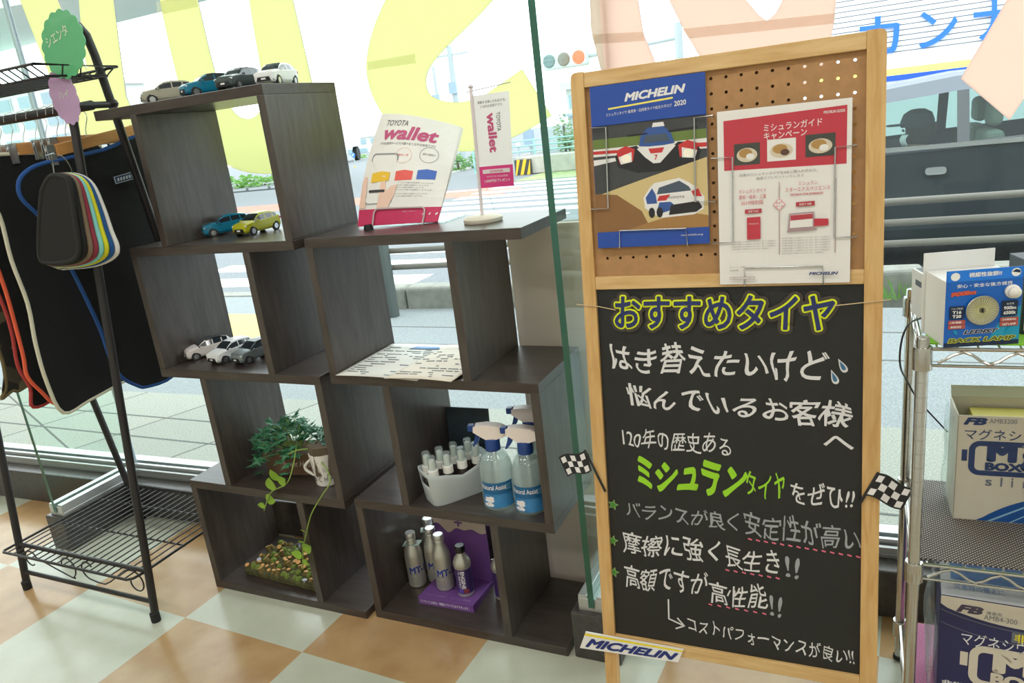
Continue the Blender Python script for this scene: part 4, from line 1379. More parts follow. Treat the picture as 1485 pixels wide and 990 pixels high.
engine_bottle((0.820, 0.128, TH + 0.0186), rad(12), 'black-capped bottle with a purple label in the middle of the display')
et = engine_bottle((0.915, 0.165, TH), rad(40), 'purple labelled bottle half hidden behind the upright right of the display')
MB().prism([(-0.022, -0.016), (0.022, -0.026), (0.030, 0.014), (-0.012, 0.024)], 0.0008, 0, Matrix.Translation((0, 0, 0.121)) @ Matrix.Rotation(rad(62), 4, 'X')).build('neck_tag', mat('tag_white', (230, 226, 222), 0.6), et)

# ---------------------------------------------------------------- leaflets in an acrylic stand, small flag, loose papers
def write_fn(mb, s, fn, u0, v0, u1, v1, mi=0, bold=0.0, shear=0.0):
    vs, fs, _, lv = glyphs(s, bold, shear)
    mb.add([Vector(fn(u0 + (u1 - u0) * x, v0 + (v1 - v0) * y)) + Vector((0, -1e-5 * l, 0)) for (x, y), l in zip(vs, lv)], fs, mi)


def patch_fn(mb, poly, fn, mi):
    """Polygon in u-v subdivided by a fan so that it follows the curved sheet."""
    cu = sum(p[0] for p in poly) / len(poly); cv = sum(p[1] for p in poly) / len(poly)
    n = len(poly)
    mb.add([fn(cu, cv)] + [fn(*p) for p in poly], [(0, i + 1, (i + 1) % n + 1) for i in range(n)], mi)


BLc, BRc, TLc, TRc = (Vector(p) for p in ((0.664, 0.132, 1.064), (0.877, 0.160, 1.062), (0.705, 0.250, 1.320), (0.880, 0.330, 1.270)))


def leaf_sheet(d):
    def fn(u, v):
        p = BLc * (1 - u) * (1 - v) + BRc * u * (1 - v) + TLc * (1 - u) * v + TRc * u * v
        p = p + Vector((0.012 * math.sin(v * 3.14) * u, -0.020 * math.sin(v * math.pi) - 0.018 * math.sin(u * math.pi) * v, 0.012 * math.sin(u * math.pi) * v))
        return p + Vector((-0.2, 0.9, 0.35)).normalized() * d
    return fn


st = thing('leaflet_stand', 'clear acrylic stand holding a stack of payment leaflets on the lower shelf top', 'stand', (0, 0, 0))
M_ACR = glass_mat('acrylic', (240, 248, 247), 0.16)
fr = MB()
f0 = leaf_sheet(-0.006)
fr.tube(smooth_path([f0(0.20, -0.045), f0(0.20, 0.10), f0(0.22, 0.155), f0(0.30, 0.165), f0(0.72, 0.165), f0(0.80, 0.155), f0(0.82, 0.10), f0(0.82, -0.02)], 5), 0.0022, 6)
fr.build('front_lip', mat('acrylic_edge', (220, 206, 206), 0.15, alpha=0.75), st, smooth=True)
MB().grid(lambda u, v: tuple(leaf_sheet(0.016)(0.12 + 0.76 * u, 0.02 + 0.75 * v)), 6, 6).build('back_plate', M_ACR, st, smooth=True, solid=0.003)
MB().tube(smooth_path([leaf_sheet(0.014)(0.95, 0.62), Vector((0.93, 0.30, 1.16)), Vector((0.985, 0.255, 1.0605))], 4), 0.0035, 6).build('rear_leg', M_ACR, st, smooth=True)
MB().box((0.66, 0.150, 1.0592), (0.90, 0.26, 1.062)).build('foot_plate', M_ACR, st)
MB().lathe([(0.012, 0), (0.010, 0.012), (0, 0.012)], 14, mx=Matrix.Translation((0.715, 0.105, 1.0589))).build('rubber_foot', mat('rubber_black', (24, 24, 26), 0.7), st)
M_PINK = mat('print_magenta', (206, 46, 96), 0.5)
M_LEAF = [mat('leaflet_white', (240, 238, 234), 0.5), M_PINK, mat('print_dark', (60, 58, 62), 0.6), mat('print_rose', (198, 84, 130), 0.5), mat('print_gold', (242, 196, 48), 0.5), mat('print_coral', (236, 92, 84), 0.5),
          mat('print_royal', (58, 104, 196), 0.5), mat('print_hand', (242, 206, 188), 0.6), mat('print_silver', (150, 150, 152), 0.5)]
for k in range(9):
    fn = leaf_sheet(0.0013 * k)
    def fk(u, v, fn=fn, k=k):
        return fn(u + 0.0035 * k * v, v - 0.004 * k * u)
    lf = MB().grid(lambda u, v: tuple(fk(u, v)), 10, 12, 0)
    f1 = leaf_sheet(0.0013 * k - 0.0006)
    n_ = 12
    lf.add([tuple(f1((i / n_) + 0.0035 * k * 0.12 * j, 0.155 * j - 0.004 * k * i / n_)) for j in (0, 1) for i in range(n_ + 1)], [(i, i + 1, n_ + 2 + i, n_ + 1 + i) for i in range(n_)], 1)
    lab = 'front leaflet of the stack, with a phone and three coloured cards'
    if k:
        lab = 'leaflet behind the front one in the acrylic stand'
    else:
        g = lambda u, v: leaf_sheet(-0.0012)(u, v)
        g2_ = lambda u, v: leaf_sheet(-0.0020)(u, v)
        write_fn(lf, 'TOYOTA', g, 0.13, 0.905, 0.42, 0.955, 2, shear=0.2)
        write_fn(lf, 'wallet', g, 0.13, 0.78, 0.80, 0.905, 3, bold=0.035, shear=0.2)
        write_fn(lf, '3つの決済サービスが選べるトヨタの決済アプリ', g, 0.12, 0.735, 0.79, 0.760, 2, shear=0.15)
        ph = rrect(0.06, 0.20, 0.40, 0.66, 0.04)
        patch_fn(lf, ph, g, 8)
        patch_fn(lf, rrect(0.075, 0.21, 0.385, 0.645, 0.035), g2_, 0)
        g3_ = lambda u, v: leaf_sheet(-0.0028)(u, v)
        patch_fn(lf, [(0.11, 0.40), (0.33, 0.415), (0.33, 0.49), (0.22, 0.50), (0.11, 0.485)], g3_, 4)
        patch_fn(lf, [(0.40, 0.41), (0.60, 0.42), (0.60, 0.50), (0.50, 0.51), (0.40, 0.495)], g, 5)
        patch_fn(lf, [(0.65, 0.425), (0.86, 0.43), (0.86, 0.515), (0.75, 0.525), (0.65, 0.51)], g, 6)
        for cu, cv, rr in ((0.45, 0.64, 0.10), (0.74, 0.66, 0.105)):
            ring = [(cu + rr * math.cos(t / 26 * 6.283), cv + rr * 0.72 * math.sin(t / 26 * 6.283)) for t in range(26)]
            inn = [(cu + (rr - 0.006) * math.cos(t / 26 * 6.283), cv + (rr - 0.006) * 0.72 * math.sin(t / 26 * 6.283)) for t in range(26)]
            lf.add([tuple(g(*p)) for p in ring + inn], [(i, (i + 1) % 26, 26 + (i + 1) % 26, 26 + i) for i in range(26)], 8 if cu > 0.5 else 7)
        write_fn(lf, '後払い型', g, 0.39, 0.635, 0.51, 0.655, 5)
        write_fn(lf, '銀行口座払い', g, 0.67, 0.655, 0.81, 0.675, 2)
        patch_fn(lf, [(0.03, 0.17), (0.08, 0.17), (0.07, 0.30), (0.06, 0.45), (0.02, 0.46), (0.0, 0.40), (0.0, 0.17)], g3_, 7)
        patch_fn(lf, [(0.22, 0.17), (0.36, 0.17), (0.42, 0.28), (0.44, 0.38), (0.36, 0.36), (0.31, 0.30), (0.28, 0.46), (0.235, 0.46), (0.235, 0.30)], g3_, 7)
        patch_fn(lf, rrect(0.10, 0.31, 0.30, 0.335, 0.012), g3_, 2)
        for q in range(6):
            write_fn(lf, 'アプリで使う決済サービスです。', g, 0.44, 0.385 - 0.022 * q - (0.015 if q > 3 else 0), 0.86 - 0.05 * (q % 3), 0.397 - 0.022 * q - (0.015 if q > 3 else 0), 2)
        write_fn(lf, '右記のコードからダウンロード', g, 0.55, 0.115, 0.72, 0.125, 0)
    sh_ = tag(lf.build('leaflet', M_LEAF, None, smooth=False), lab, 'leaflet', 'leaflets in the acrylic stand')

fl = thing('table_flag', 'small white and pink advertising flag on a round base on the lower shelf', 'flag', (1.012, 0.135, 1.0589))
MB().lathe([(0.043, 0), (0.045, 0.003), (0.045, 0.009), (0.040, 0.013), (0.010, 0.015), (0, 0.015)], 32, sy=1.0).build('base', mat('flag_base_cream', (214, 206, 190), 0.5), fl, smooth=True)
fp0, fp1 = Vector((-0.001, 0, 0.012)), Vector((0.010, 0, 0.292))
MB().tube([fp0, fp1], 0.004, 10).lathe([(0.0, -0.007), (0.007, 0), (0.0, 0.007)], 12, mx=Matrix.Translation(fp1)).build('pole', mat('flag_pole', (226, 214, 218), 0.4), fl, smooth=True)
MB().tube([fp1 + Vector((-0.012, 0, -0.010)), fp1 + Vector((0.095, 0, -0.002))], 0.0012, 6).build('top_rod', mat('rod_wire', (190, 188, 186), 0.4), fl)
cl = MB()
def fcloth(u, v):
    return (0.012 + (0.080 + 0.006 * v) * u - 0.006 * (1 - v) + 0.003 * u, -0.002 + 0.003 * math.sin(u * 4 + v * 2), 0.075 + 0.198 * v)
cl.grid(fcloth, 8, 14, 0)
off = lambda u, v: (fcloth(u, v)[0], fcloth(u, v)[1] - 0.0008, fcloth(u, v)[2])
off2 = lambda u, v: (fcloth(u, v)[0], fcloth(u, v)[1] - 0.0014, fcloth(u, v)[2])
cl.grid(lambda u, v: off(u, v * 0.235), 8, 4, 1)
cl.grid(lambda u, v: off2(0.09 + 0.82 * u, 0.155 + 0.045 * v), 6, 1, 0)
write_fn(cl, '初回特典', lambda u, v: (off2(u, v)[0], off2(u, v)[1] - 0.0006, off2(u, v)[2]), 0.30, 0.165, 0.70, 0.190, 1)
write_fn(cl, 'TOYOTA Wallet残高', off2, 0.18, 0.110, 0.84, 0.132, 0)
write_fn(cl, '1,000円分プレゼント', off2, 0.12, 0.055, 0.90, 0.092, 0, bold=0.02)
write_fn(cl, '移動する楽しさを広げる、', off, 0.12, 0.905, 0.92, 0.935, 2)
write_fn(cl, 'トヨタの決済アプリ', off, 0.20, 0.860, 0.80, 0.890, 2)
vert = lambda u, v: off(0.42 + 0.22 * v, 0.80 - 0.50 * u)
write_fn(cl, 'wallet', lambda u, v: off(0.34 + 0.26 * v, 0.80 - 0.42 * u), 0.0, 0.0, 1.0, 1.0, 3, bold=0.035)
write_fn(cl, 'TOYOTA', lambda u, v: off(0.62 + 0.11 * v, 0.80 - 0.20 * u), 0.0, 0.0, 1.0, 1.0, 2)
cl.build('flag_cloth', [mat('flag_white', (238, 236, 236), 0.7, translucent=0.2), mat('flag_pink', (214, 60, 130), 0.6), mat('print_dark', (60, 58, 62), 0.6), mat('print_rose', (198, 84, 130), 0.5)], fl, smooth=True)

M_PAP = [mat('form_paper', (226, 226, 218), 0.7), mat('form_print', (120, 132, 140), 0.7), mat('form_blue', (110, 150, 200), 0.6)]
def paper(label, pts, lift, seed, m0):
    a, b_, c, d = (Vector(p) for p in pts)
    def fn(u, v):
        p = a * (1 - u) * (1 - v) + b_ * u * (1 - v) + c * u * v + d * (1 - u) * v
        return p + Vector((0, 0, lift + 0.004 * math.sin(u * 3.1) * math.sin(v * 5 + seed) ** 2))
    mb = MB().grid(lambda u, v: tuple(fn(u, v)), 14, 10, 0)
    rnd = random.Random(seed)
    for r_ in range(15):
        v0 = 0.06 + r_ * 0.058
        u0 = 0.06
        while u0 < 0.9:
            w = rnd.uniform(0.04, 0.2)
            if rnd.random() < 0.5:
                mb.add([tuple(fn(uu, vv) + Vector((0, 0, 0.0012))) for uu, vv in ((u0, v0), (min(0.95, u0 + w), v0), (min(0.95, u0 + w), v0 + 0.012), (u0, v0 + 0.012))], [(0, 1, 2, 3)], 1)
            u0 += w + 0.03
    mb.add([tuple(fn(uu, vv) + Vector((0, 0, 0.0014))) for uu, vv in ((0.35, 0.84), (0.75, 0.86), (0.7, 0.93), (0.4, 0.92))], [(0, 1, 2, 3)], 2)
    o = mb.build('printed_form', [m0] + M_PAP[1:], None, smooth=True, solid=0.0006)
    return tag(o, label, 'paper')


paper('white printed form lying flat in the lower shelf under the cream one', [(0.614, 0.006, 0.7162), (0.860, -0.006, 0.7162), (0.850, 0.255, 0.7162), (0.614, 0.262, 0.7162)], 0.001, 2, M_PAP[0])
paper('cream printed form overlapping the white one and the shelf edge', [(0.770, -0.010, 0.7205), (0.955, -0.012, 0.7205), (0.964, 0.262, 0.7205), (0.800, 0.250, 0.7205)], 0.001, 5, mat('form_cream', (228, 220, 204), 0.7))

# ---------------------------------------------------------------- black hanging rack with car mats
M_IRON = mat('black_iron', (34, 31, 32), 0.45)
hr = thing('hanging_rack', 'black metal hanging rack with a wire shelf above and below at the glass', 'rack', (0, 0, 0))
fy = lambda z: -0.185 + 0.115 * z
ry = lambda z: 0.262 - 0.112 * z
for x in (-0.05, -0.645):
    path = [(x, fy(0), 0.0), (x, fy(0.7), 0.7), (x, fy(1.5), 1.5), (x, fy(1.56) + 0.001, 1.56), (x, 0.004, 1.61), (x, 0.020, 1.632), (x, 0.040, 1.638),
            (x, 0.060, 1.632), (x, 0.077, 1.61), (x, ry(1.56), 1.56), (x, ry(1.5), 1.5), (x, ry(0.7), 0.7), (x, ry(0), 0.0)]
    MB().tube(path, 0.0112, 12).build('end_frame', M_IRON, hr, smooth=True)
    cb = MB().tube([(x, fy(1.435), 1.435), (x, ry(1.435) + 0.004, 1.435)], 0.009, 10)
    cb.lathe([(0, -0.016), (0.013, -0.008), (0.016, 0), (0.013, 0.008), (0, 0.016)], 12, mx=Matrix.Translation((x, ry(1.435) + 0.002, 1.437)))
    cb.build('end_crossbar', M_IRON, hr, smooth=True)
    for yy in (fy(0.004), ry(0.004)):
        MB().lathe([(0.0135, 0), (0.0135, 0.028), (0.011, 0.03)], 12, mx=Matrix.Translation((x, yy, 0))).build('foot_cap', mat('rubber_black', (24, 24, 26), 0.7), hr, smooth=True)
MB().tube([(-0.05, 0.04, 1.435), (-0.645, 0.04, 1.435)], 0.0125, 12).build('hanging_bar', M_IRON, hr, smooth=True)
for z, yf in ((0.155, fy), (0.060, fy), (0.155, ry), (0.060, ry)):
    MB().tube([(-0.645, yf(z), z), (-0.05, yf(z), z)], 0.007, 10).build('tie_bar', M_IRON, hr, smooth=True)
bs = MB()
bs.tube([(-0.665, -0.205, 0.150), (-0.655, -0.212, 0.150), (-0.085, -0.212, 0.150), (-0.072, -0.202, 0.150), (-0.066, -0.17, 0.150), (-0.066, 0.250, 0.150), (-0.66, 0.250, 0.150)], 0.0042, 8, closed=True)
for k in range(19):
    x = -0.635 + k * 0.030
    bs.tube([(x, -0.212, 0.152), (x, 0.250, 0.152)], 0.0021, 6)
for y in (-0.02, 0.14):
    bs.tube([(-0.66, y, 0.147), (-0.066, y, 0.147)], 0.003, 6)
bs.build('bottom_wire_shelf', M_IRON, hr, smooth=True)
ts = MB()
ts.tube([(0.0, -0.125, 1.530), (-0.70, -0.125, 1.530), (-0.70, 0.105, 1.525), (0.0, 0.105, 1.525)], 0.0035, 8, closed=True)
ts.tube([(-0.012, -0.092, 1.503), (-0.688, -0.092, 1.503), (-0.688, 0.078, 1.503), (-0.012, 0.078, 1.503)], 0.003, 8, closed=True)
for k in range(24):
    x = -0.012 - k * 0.0294
    ts.tube([(x, -0.125, 1.530), (x, -0.093, 1.505), (x, 0.079, 1.505), (x, 0.105, 1.525)], 0.0020, 6)
for x0, x1 in ((0.0, -0.012), (-0.70, -0.688)):
    for y in (-0.05, 0.0, 0.05):
        ts.tube([(x0, y, 1.527), (x1, y, 1.503)], 0.002, 6)
ts.build('top_wire_shelf', M_IRON, hr, smooth=True)
sc = MB()
yc = fy(0.11) + 0.002
def spiral(cx, cz, r0, r1, a0, a1, n=16):
    return [(cx + (r0 + (r1 - r0) * t / n) * math.cos(rad(a0 + (a1 - a0) * t / n)), yc, cz + (r0 + (r1 - r0) * t / n) * math.sin(rad(a0 + (a1 - a0) * t / n))) for t in range(n + 1)]
left = spiral(-0.60, 0.105, 0.018, 0.036, -60, -340)
mid = smooth_path([left[-1], (-0.53, yc, 0.120), (-0.47, yc, 0.085), (-0.42, yc, 0.072), (-0.385, yc, 0.100)], 5)
sc.tube(smooth_path(left + spiral(-0.42, 0.110, 0.038, 0.026, -80, 190), 2), 0.0024, 6)
sc.tube(smooth_path(spiral(-0.32, 0.118, 0.020, 0.036, 30, 270) + [(-0.26, yc, 0.076), (-0.20, yc, 0.110), (-0.15, yc, 0.142)] + spiral(-0.115, 0.108, 0.040, 0.020, 100, -190), 2), 0.0024, 6)
sc.build('scroll_work', M_IRON, hr, smooth=True)

M_HWOOD = mat('hanger_wood', (188, 132, 72), 0.5, noise=0.12, nscale=12, stretch=(1, 1, 10))
M_CHROME = mat('chrome_wire', (196, 198, 200), 0.22, metal=0.9)
M_CARPET = mat('mat_black_pile', (13, 14, 14), 0.95, noise=0.4, nscale=300, bump=0.6)


def hanger(x, y0, z0, y1, z1, label, group=None):
    t = thing('clip_hanger', label, 'hanger', (0, 0, 0), group=group)
    b_ = MB()
    b_.add([(x - 0.006, y0, z0 - 0.019), (x + 0.006, y0, z0 - 0.019), (x + 0.006, y1, z1 - 0.016), (x - 0.006, y1, z1 - 0.016), (x - 0.006, y0, z0 + 0.012), (x + 0.006, y0, z0 + 0.012), (x + 0.006, y1, z1 + 0.012), (x - 0.006, y1, z1 + 0.012)],
           [(0, 3, 2, 1), (4, 5, 6, 7), (0, 1, 5, 4), (1, 2, 6, 5), (2, 3, 7, 6), (3, 0, 4, 7)])
    b_.build('wooden_bar', M_HWOOD, t, bevel=0.002)
    ym, zm = 0.04 + 0.02, (z0 + z1) / 2 + 0.008
    zt = 1.4495
    MB().tube(smooth_path([(x, 0.062, zm - 0.012), (x, 0.064, zm + 0.018), (x, 0.078, zt - 0.036), (x, 0.066, zt - 0.014), (x, 0.052, zt + 0.0035), (x, 0.040, zt + 0.0005), (x, 0.027, zt - 0.004), (x, 0.022, zt - 0.022)], 5), 0.0014, 6).build('hook', M_CHROME, t, smooth=True)
    for yy, zz in ((y0 - 0.014, z0 - 0.004), (y1 + 0.012, z1 - 0.004)):
        c = MB().tube([(x, yy - 0.010, zz + 0.012), (x, yy + 0.030 * (1 if yy < 0.05 else -1), zz + 0.014)], 0.0018, 6)
        c.box((x - 0.006, yy - 0.011, zz - 0.036), (x - 0.003, yy + 0.011, zz + 0.016)).box((x + 0.003, yy - 0.011, zz - 0.036), (x + 0.006, yy + 0.011, zz + 0.016))
        c.tube([(x, yy - 0.012, zz + 0.004), (x, yy + 0.012, zz + 0.004)], 0.005, 8)
        c.build('clip', M_CHROME, t)
    return t


hanger(-0.13, -0.040, 1.335, 0.225, 1.372, 'wooden clip hanger carrying the blue edged black mat')
hanger(-0.30, -0.030, 1.352, 0.225, 1.356, 'wooden clip hanger carrying the cream edged black mat')
for x in (-0.185, -0.215, -0.25, -0.345, -0.40, -0.455, -0.51):
    hanger(x, 0.012, 1.356, 0.215, 1.356, 'wooden clip hanger in the packed row between and behind the two front hangers', 'clip hangers on the bar')


def car_mat(x, pts, edge, label, face=None, slant=0.0, r=0.0055):
    """Carpet mat hanging in a plane across the bar; pts are (y, z)."""
    t = thing('car_mat', label, 'car mat', (0, 0, 0), group='car mats on the hanging rack')
    P = smooth_path([(0, a, b_) for a, b_ in pts + pts[:1]], 4)[:-1]
    po = [(p.y, p.z) for p in P]
    wob = lambda y, z: 0.006 * math.sin(z * 9 + x * 40) + slant * (y - 0.05)
    n = len(po)
    cy = sum(p[0] for p in po) / n; cz = sum(p[1] for p in po) / n
    mb = MB()
    R = 5
    for sgn in (-1, 1):
        vs = [(x + sgn * 0.003 + wob(cy, cz), cy, cz)]
        fs = []
        for q in range(1, R + 1):
            for y, z in po:
                yy = cy + (y - cy) * q / R; zz = cz + (z - cz) * q / R
                vs.append((x + sgn * 0.003 + wob(yy, zz), yy, zz))
        for i in range(n):
            j = (i + 1) % n
            fs.append((0, 1 + i, 1 + j) if sgn > 0 else (0, 1 + j, 1 + i))
            for q in range(R - 1):
                a, b_, c, d = 1 + q * n + i, 1 + (q + 1) * n + i, 1 + (q + 1) * n + j, 1 + q * n + j
                fs.append((a, b_, c, d) if sgn > 0 else (a, d, c, b_))
        mb.add(vs, fs)
    mb.build('carpet', face or M_CARPET, t, smooth=True)
    MB().tube([(x + wob(y, z), y, z) for y, z in po], r, 8, closed=True).build('edge_binding', edge, t, smooth=True)
    return t


yz = lambda p: (p[1], p[2])
mt = car_mat(-0.13, [yz(p) for p in ((-0.1300, -0.0750, 1.3040), (-0.1300, -0.1190, 1.2940), (-0.1300, -0.1560, 1.2680), (-0.1300, -0.1620, 1.2250), (-0.1300, -0.1270, 1.1710), (-0.1300, -0.1010, 1.0990), (-0.1300, -0.0810, 1.0140), (-0.1300, -0.0660, 0.9240), (-0.1300, -0.0550, 0.8410), (-0.1300, -0.0510, 0.7580), (-0.1300, -0.0330, 0.6980), (-0.1300, 0.0060, 0.6580), (-0.1300, 0.0400, 0.6400), (-0.1300, 0.1310, 0.6380))]
             + [(0.20, 0.70), (0.245, 0.85), (0.245, 1.20), (0.238, 1.345), (0.10, 1.322)], mat('binding_blue', (24, 74, 140), 0.8, bump=0.5, nscale=200),
             'black car mat with blue edging and a sewn badge, nearest the shelf')
bg = MB()
q = [Vector(p) + Vector((0.012, 0, 0)) for p in ((-0.1240, 0.0970, 1.2260), (-0.1240, 0.1860, 1.2360), (-0.1240, 0.1830, 1.2580), (-0.1240, 0.0950, 1.2470))]
bg.add(q, [(0, 1, 2, 3)], 0)
ins = lambda u, v: q[0] * (1 - u) * (1 - v) + q[1] * u * (1 - v) + q[2] * u * v + q[3] * (1 - u) * v + Vector((0.0012, 0, 0))
for a, b_, c, d in ((0.02, 0.04, 0.98, 0.10), (0.02, 0.90, 0.98, 0.96), (0.02, 0.04, 0.045, 0.96), (0.955, 0.04, 0.98, 0.96)):
    bg.add([ins(a, b_), ins(c, b_), ins(c, d), ins(a, d)], [(0, 1, 2, 3)], 1)
for k in range(7):
    u = 0.12 + 0.11 * k
    bg.add([ins(u, 0.28), ins(u + 0.06, 0.32), ins(u + 0.075, 0.70), ins(u + 0.01, 0.62)], [(0, 1, 2, 3)], 1)
bg.build('badge', [mat('badge_navy', (34, 52, 92), 0.6), mat('badge_thread', (186, 192, 198), 0.7)], mt, solid=0.001)
car_mat(-0.30, [yz(p) for p in ((-0.3000, -0.1570, 1.3430), (-0.3000, -0.1580, 1.2800), (-0.3000, -0.1240, 1.1880), (-0.3000, -0.1290, 1.0630), (-0.3000, -0.1250, 0.9400), (-0.3000, -0.1390, 0.8240), (-0.3000, -0.1390, 0.7110), (-0.3000, -0.1160, 0.6100), (-0.3000, -0.0300, 0.6150), (-0.3000, 0.0950, 0.6280), (-0.3000, 0.2150, 0.6290))]
        + [(0.225, 0.75), (0.235, 1.10), (0.228, 1.335), (0.10, 1.333)], mat('binding_cream', (206, 202, 180), 0.85, bump=0.5, nscale=200),
        'black car mat with cream edging behind the blue edged one')
car_mat(-0.385, [yz(p) for p in ((-0.3850, -0.1580, 1.3260), (-0.3850, -0.1380, 1.1580), (-0.3850, -0.1200, 0.9790), (-0.3850, -0.1240, 0.7970), (-0.3850, -0.1330, 0.7260), (-0.3850, -0.1090, 0.6680), (-0.3850, -0.0770, 0.6160), (-0.3850, 0.0070, 0.6070))]
        + [(0.16, 0.70), (0.20, 1.10), (0.20, 1.335), (0.05, 1.333)], mat('binding_orange', (226, 96, 62), 0.85), 'black car mat with bright orange edging between the cream and the red edged ones')
car_mat(-0.44, [yz(p) for p in ((-0.4400, -0.1660, 1.3130), (-0.4400, -0.1390, 1.1410), (-0.4400, -0.1090, 0.9570), (-0.4400, -0.1090, 0.8530), (-0.4400, -0.1230, 0.7520), (-0.4400, -0.1080, 0.6780), (-0.4400, -0.1150, 0.6190), (-0.4400, -0.0290, 0.6250))]
        + [(0.16, 0.70), (0.20, 1.10), (0.20, 1.335), (0.05, 1.333)], mat('binding_red', (168, 58, 54), 0.85), 'black car mat with dark red edging at the left of the orange edged one')
M_CAMO = mat('camouflage_cloth', (84, 74, 54), 0.9)
nt = M_CAMO.node_tree
vz = nt.nodes.new('ShaderNodeTexVoronoi'); vz.inputs['Scale'].default_value = 22.0
rp = nt.nodes.new('ShaderNodeValToRGB')
rp.color_ramp.interpolation = 'CONSTANT'
rp.color_ramp.elements[0].color = lin((34, 32, 28)); rp.color_ramp.elements[1].color = lin((104, 96, 70)); rp.color_ramp.elements[1].position = 0.4
e_ = rp.color_ramp.elements.new(0.7); e_.color = lin((70, 64, 50))
tcx = nt.nodes.new('ShaderNodeTexCoord')
nt.links.new(tcx.outputs['Object'], vz.inputs['Vector'])
nt.links.new(vz.outputs['Color'], rp.inputs['Fac']); nt.links.new(rp.outputs['Color'], nt.nodes['Principled BSDF'].inputs['Base Color'])
car_mat(-0.51, [yz(p) for p in ((-0.5100, -0.1670, 1.3000), (-0.5100, -0.1490, 1.0680), (-0.5100, -0.1300, 0.8800), (-0.5100, -0.1150, 0.7690), (-0.5100, -0.1280, 0.6860), (-0.5100, -0.1500, 0.6550), (-0.5100, -0.1130, 0.6670), (-0.5100, -0.0710, 0.6650))]
        + [(0.16, 0.75), (0.20, 1.10), (0.20, 1.335), (0.05, 1.333)], mat('binding_olive', (104, 92, 58), 0.85), 'camouflage patterned car mat at the far left of the hanging rack', M_CAMO)

# fan of mat samples with coloured edging
sw = thing('mat_samples', 'fan of eight small black mat samples with coloured edges hung before the car mats', 'sample set', (0, 0, 0))
F0 = [Vector(p) for p in ((-0.0020, -0.1900, 1.2390), (0.0390, -0.1900, 1.2680), (0.0800, -0.1900, 1.2680), (0.1030, -0.1900, 1.2530), (0.0960, -0.1900, 1.2020), (0.0850, -0.1900, 1.1450), (0.0740, -0.1900, 1.0950), (0.0520, -0.1900, 1.0720), (0.0090, -0.1900, 1.0630), (-0.0580, -0.1900, 1.0630), (-0.0830, -0.1900, 1.0790), (-0.0470, -0.1900, 1.1600))]
F1 = [Vector(p) for p in ((-0.0920, -0.1050, 1.2520), (-0.0320, -0.1050, 1.2670), (0.0270, -0.1050, 1.2620), (0.0660, -0.1050, 1.2370), (0.0820, -0.1050, 1.1820), (0.0890, -0.1050, 1.1210), (0.0960, -0.1050, 1.0810), (0.0740, -0.1050, 1.0570), (0.0020, -0.1050, 1.0390), (-0.0960, -0.1050, 1.0340), (-0.1620, -0.1050, 1.0450), (-0.1440, -0.1050, 1.1500))]
for k, cc in enumerate(((30, 30, 30), (24, 25, 25), (126, 108, 88), (140, 52, 66), (132, 206, 202), (214, 208, 40), (26, 82, 144), (222, 218, 214))):
    t = k / 7
    pts = [a.lerp(b_, t) for a, b_ in zip(F0, F1)]
    cen = sum(pts, Vector()) / 12
    o = MB()
    P = smooth_path(pts + pts[:1], 4)[:-1]
    n = len(P)
    for dy in (-0.003, 0.003):
        o.add([cen + Vector((0, dy, 0))] + [p + Vector((0, dy, 0)) for p in P], [((0, 1 + (i + 1) % n, 1 + i) if dy > 0 else (0, 1 + i, 1 + (i + 1) % n)) for i in range(n)], 0)
    o.tube(P, 0.0062, 8, 1, closed=True)
    o.build('sample', [M_CARPET if k else mat('sample_charcoal', (26, 25, 24), 0.95), mat('sample_edge_%d' % k, cc, 0.85)], sw, smooth=True)
MB().tube([(0.0110, -0.1500, 1.3200), (0.0050, -0.1500, 1.2940), (0.0280, -0.1700, 1.2680)], 0.0015, 6).tube(smooth_path([(0.0110, -0.1500, 1.3200), (0.0330, -0.1400, 1.3130), (0.0370, -0.1300, 1.2890), (0.0260, -0.1200, 1.2660)], 4), 0.001, 6).build('hanging_chain', mat('dull_steel', (120, 120, 112), 0.4, metal=0.7), sw)
MB().tube([(-0.0500, -0.1240, 1.3190)[:1] + (-0.0500, -0.1240, 1.3190)[1:], (0.0200, -0.1500, 1.3220)], 0.0016, 6).build('support_wire', M_CHROME, sw)

# shiny name cards on the rack
def scallop(cx, cz, rx, rz_, ang, lobes, n=90):
    out = []
    for i in range(n):
        a = 2 * math.pi * i / n
        k = 1 + 0.09 * abs(math.sin(a * lobes / 2))
        x, z = rx * k * math.cos(a), rz_ * k * math.sin(a)
        out.append((cx + x * math.cos(rad(ang)) - z * math.sin(rad(ang)), cz + x * math.sin(rad(ang)) + z * math.cos(rad(ang))))
    return out


gc = (-0.0040, -0.0300, 1.5770)
gk = MB().prism(scallop(0, 0, 0.056, 0.076, -14, 16), 0.002, 0)
write(gk, 'シエンタ', (-0.042, -0.0008, -0.004), (0.022, -0.0008, 0.022), (-0.048, -0.0008, 0.020), 1, bold=0.012)
o = tag(gk.build('name_card', [mat('foil_green', (88, 172, 118), 0.18, spec=0.8, bump=0.5, nscale=22), mat('card_print', (200, 214, 190), 0.5)]), 'shiny green scalloped name card above the purple one on the hanging rack', 'sign card', 'foil name cards on the hanging rack')
o.location = gc
o.rotation_euler = (rad(-4), 0, rad(16))
pc = (-0.0390, -0.0400, 1.4560)
pk = MB().prism(scallop(0, 0, 0.034, 0.064, 6, 14), 0.002, 0)
write(pk, 'ハイ', (-0.014, -0.0008, -0.004), (0.014, -0.0008, -0.002), (-0.014, -0.0008, 0.014), 1)
o = tag(pk.build('name_card', [mat('foil_lilac', (176, 142, 178), 0.2, spec=0.8, bump=0.5, nscale=22), mat('card_print', (200, 214, 190), 0.5)]), 'shiny lilac name card hanging under the green one on the rack', 'sign card', 'foil name cards on the hanging rack')
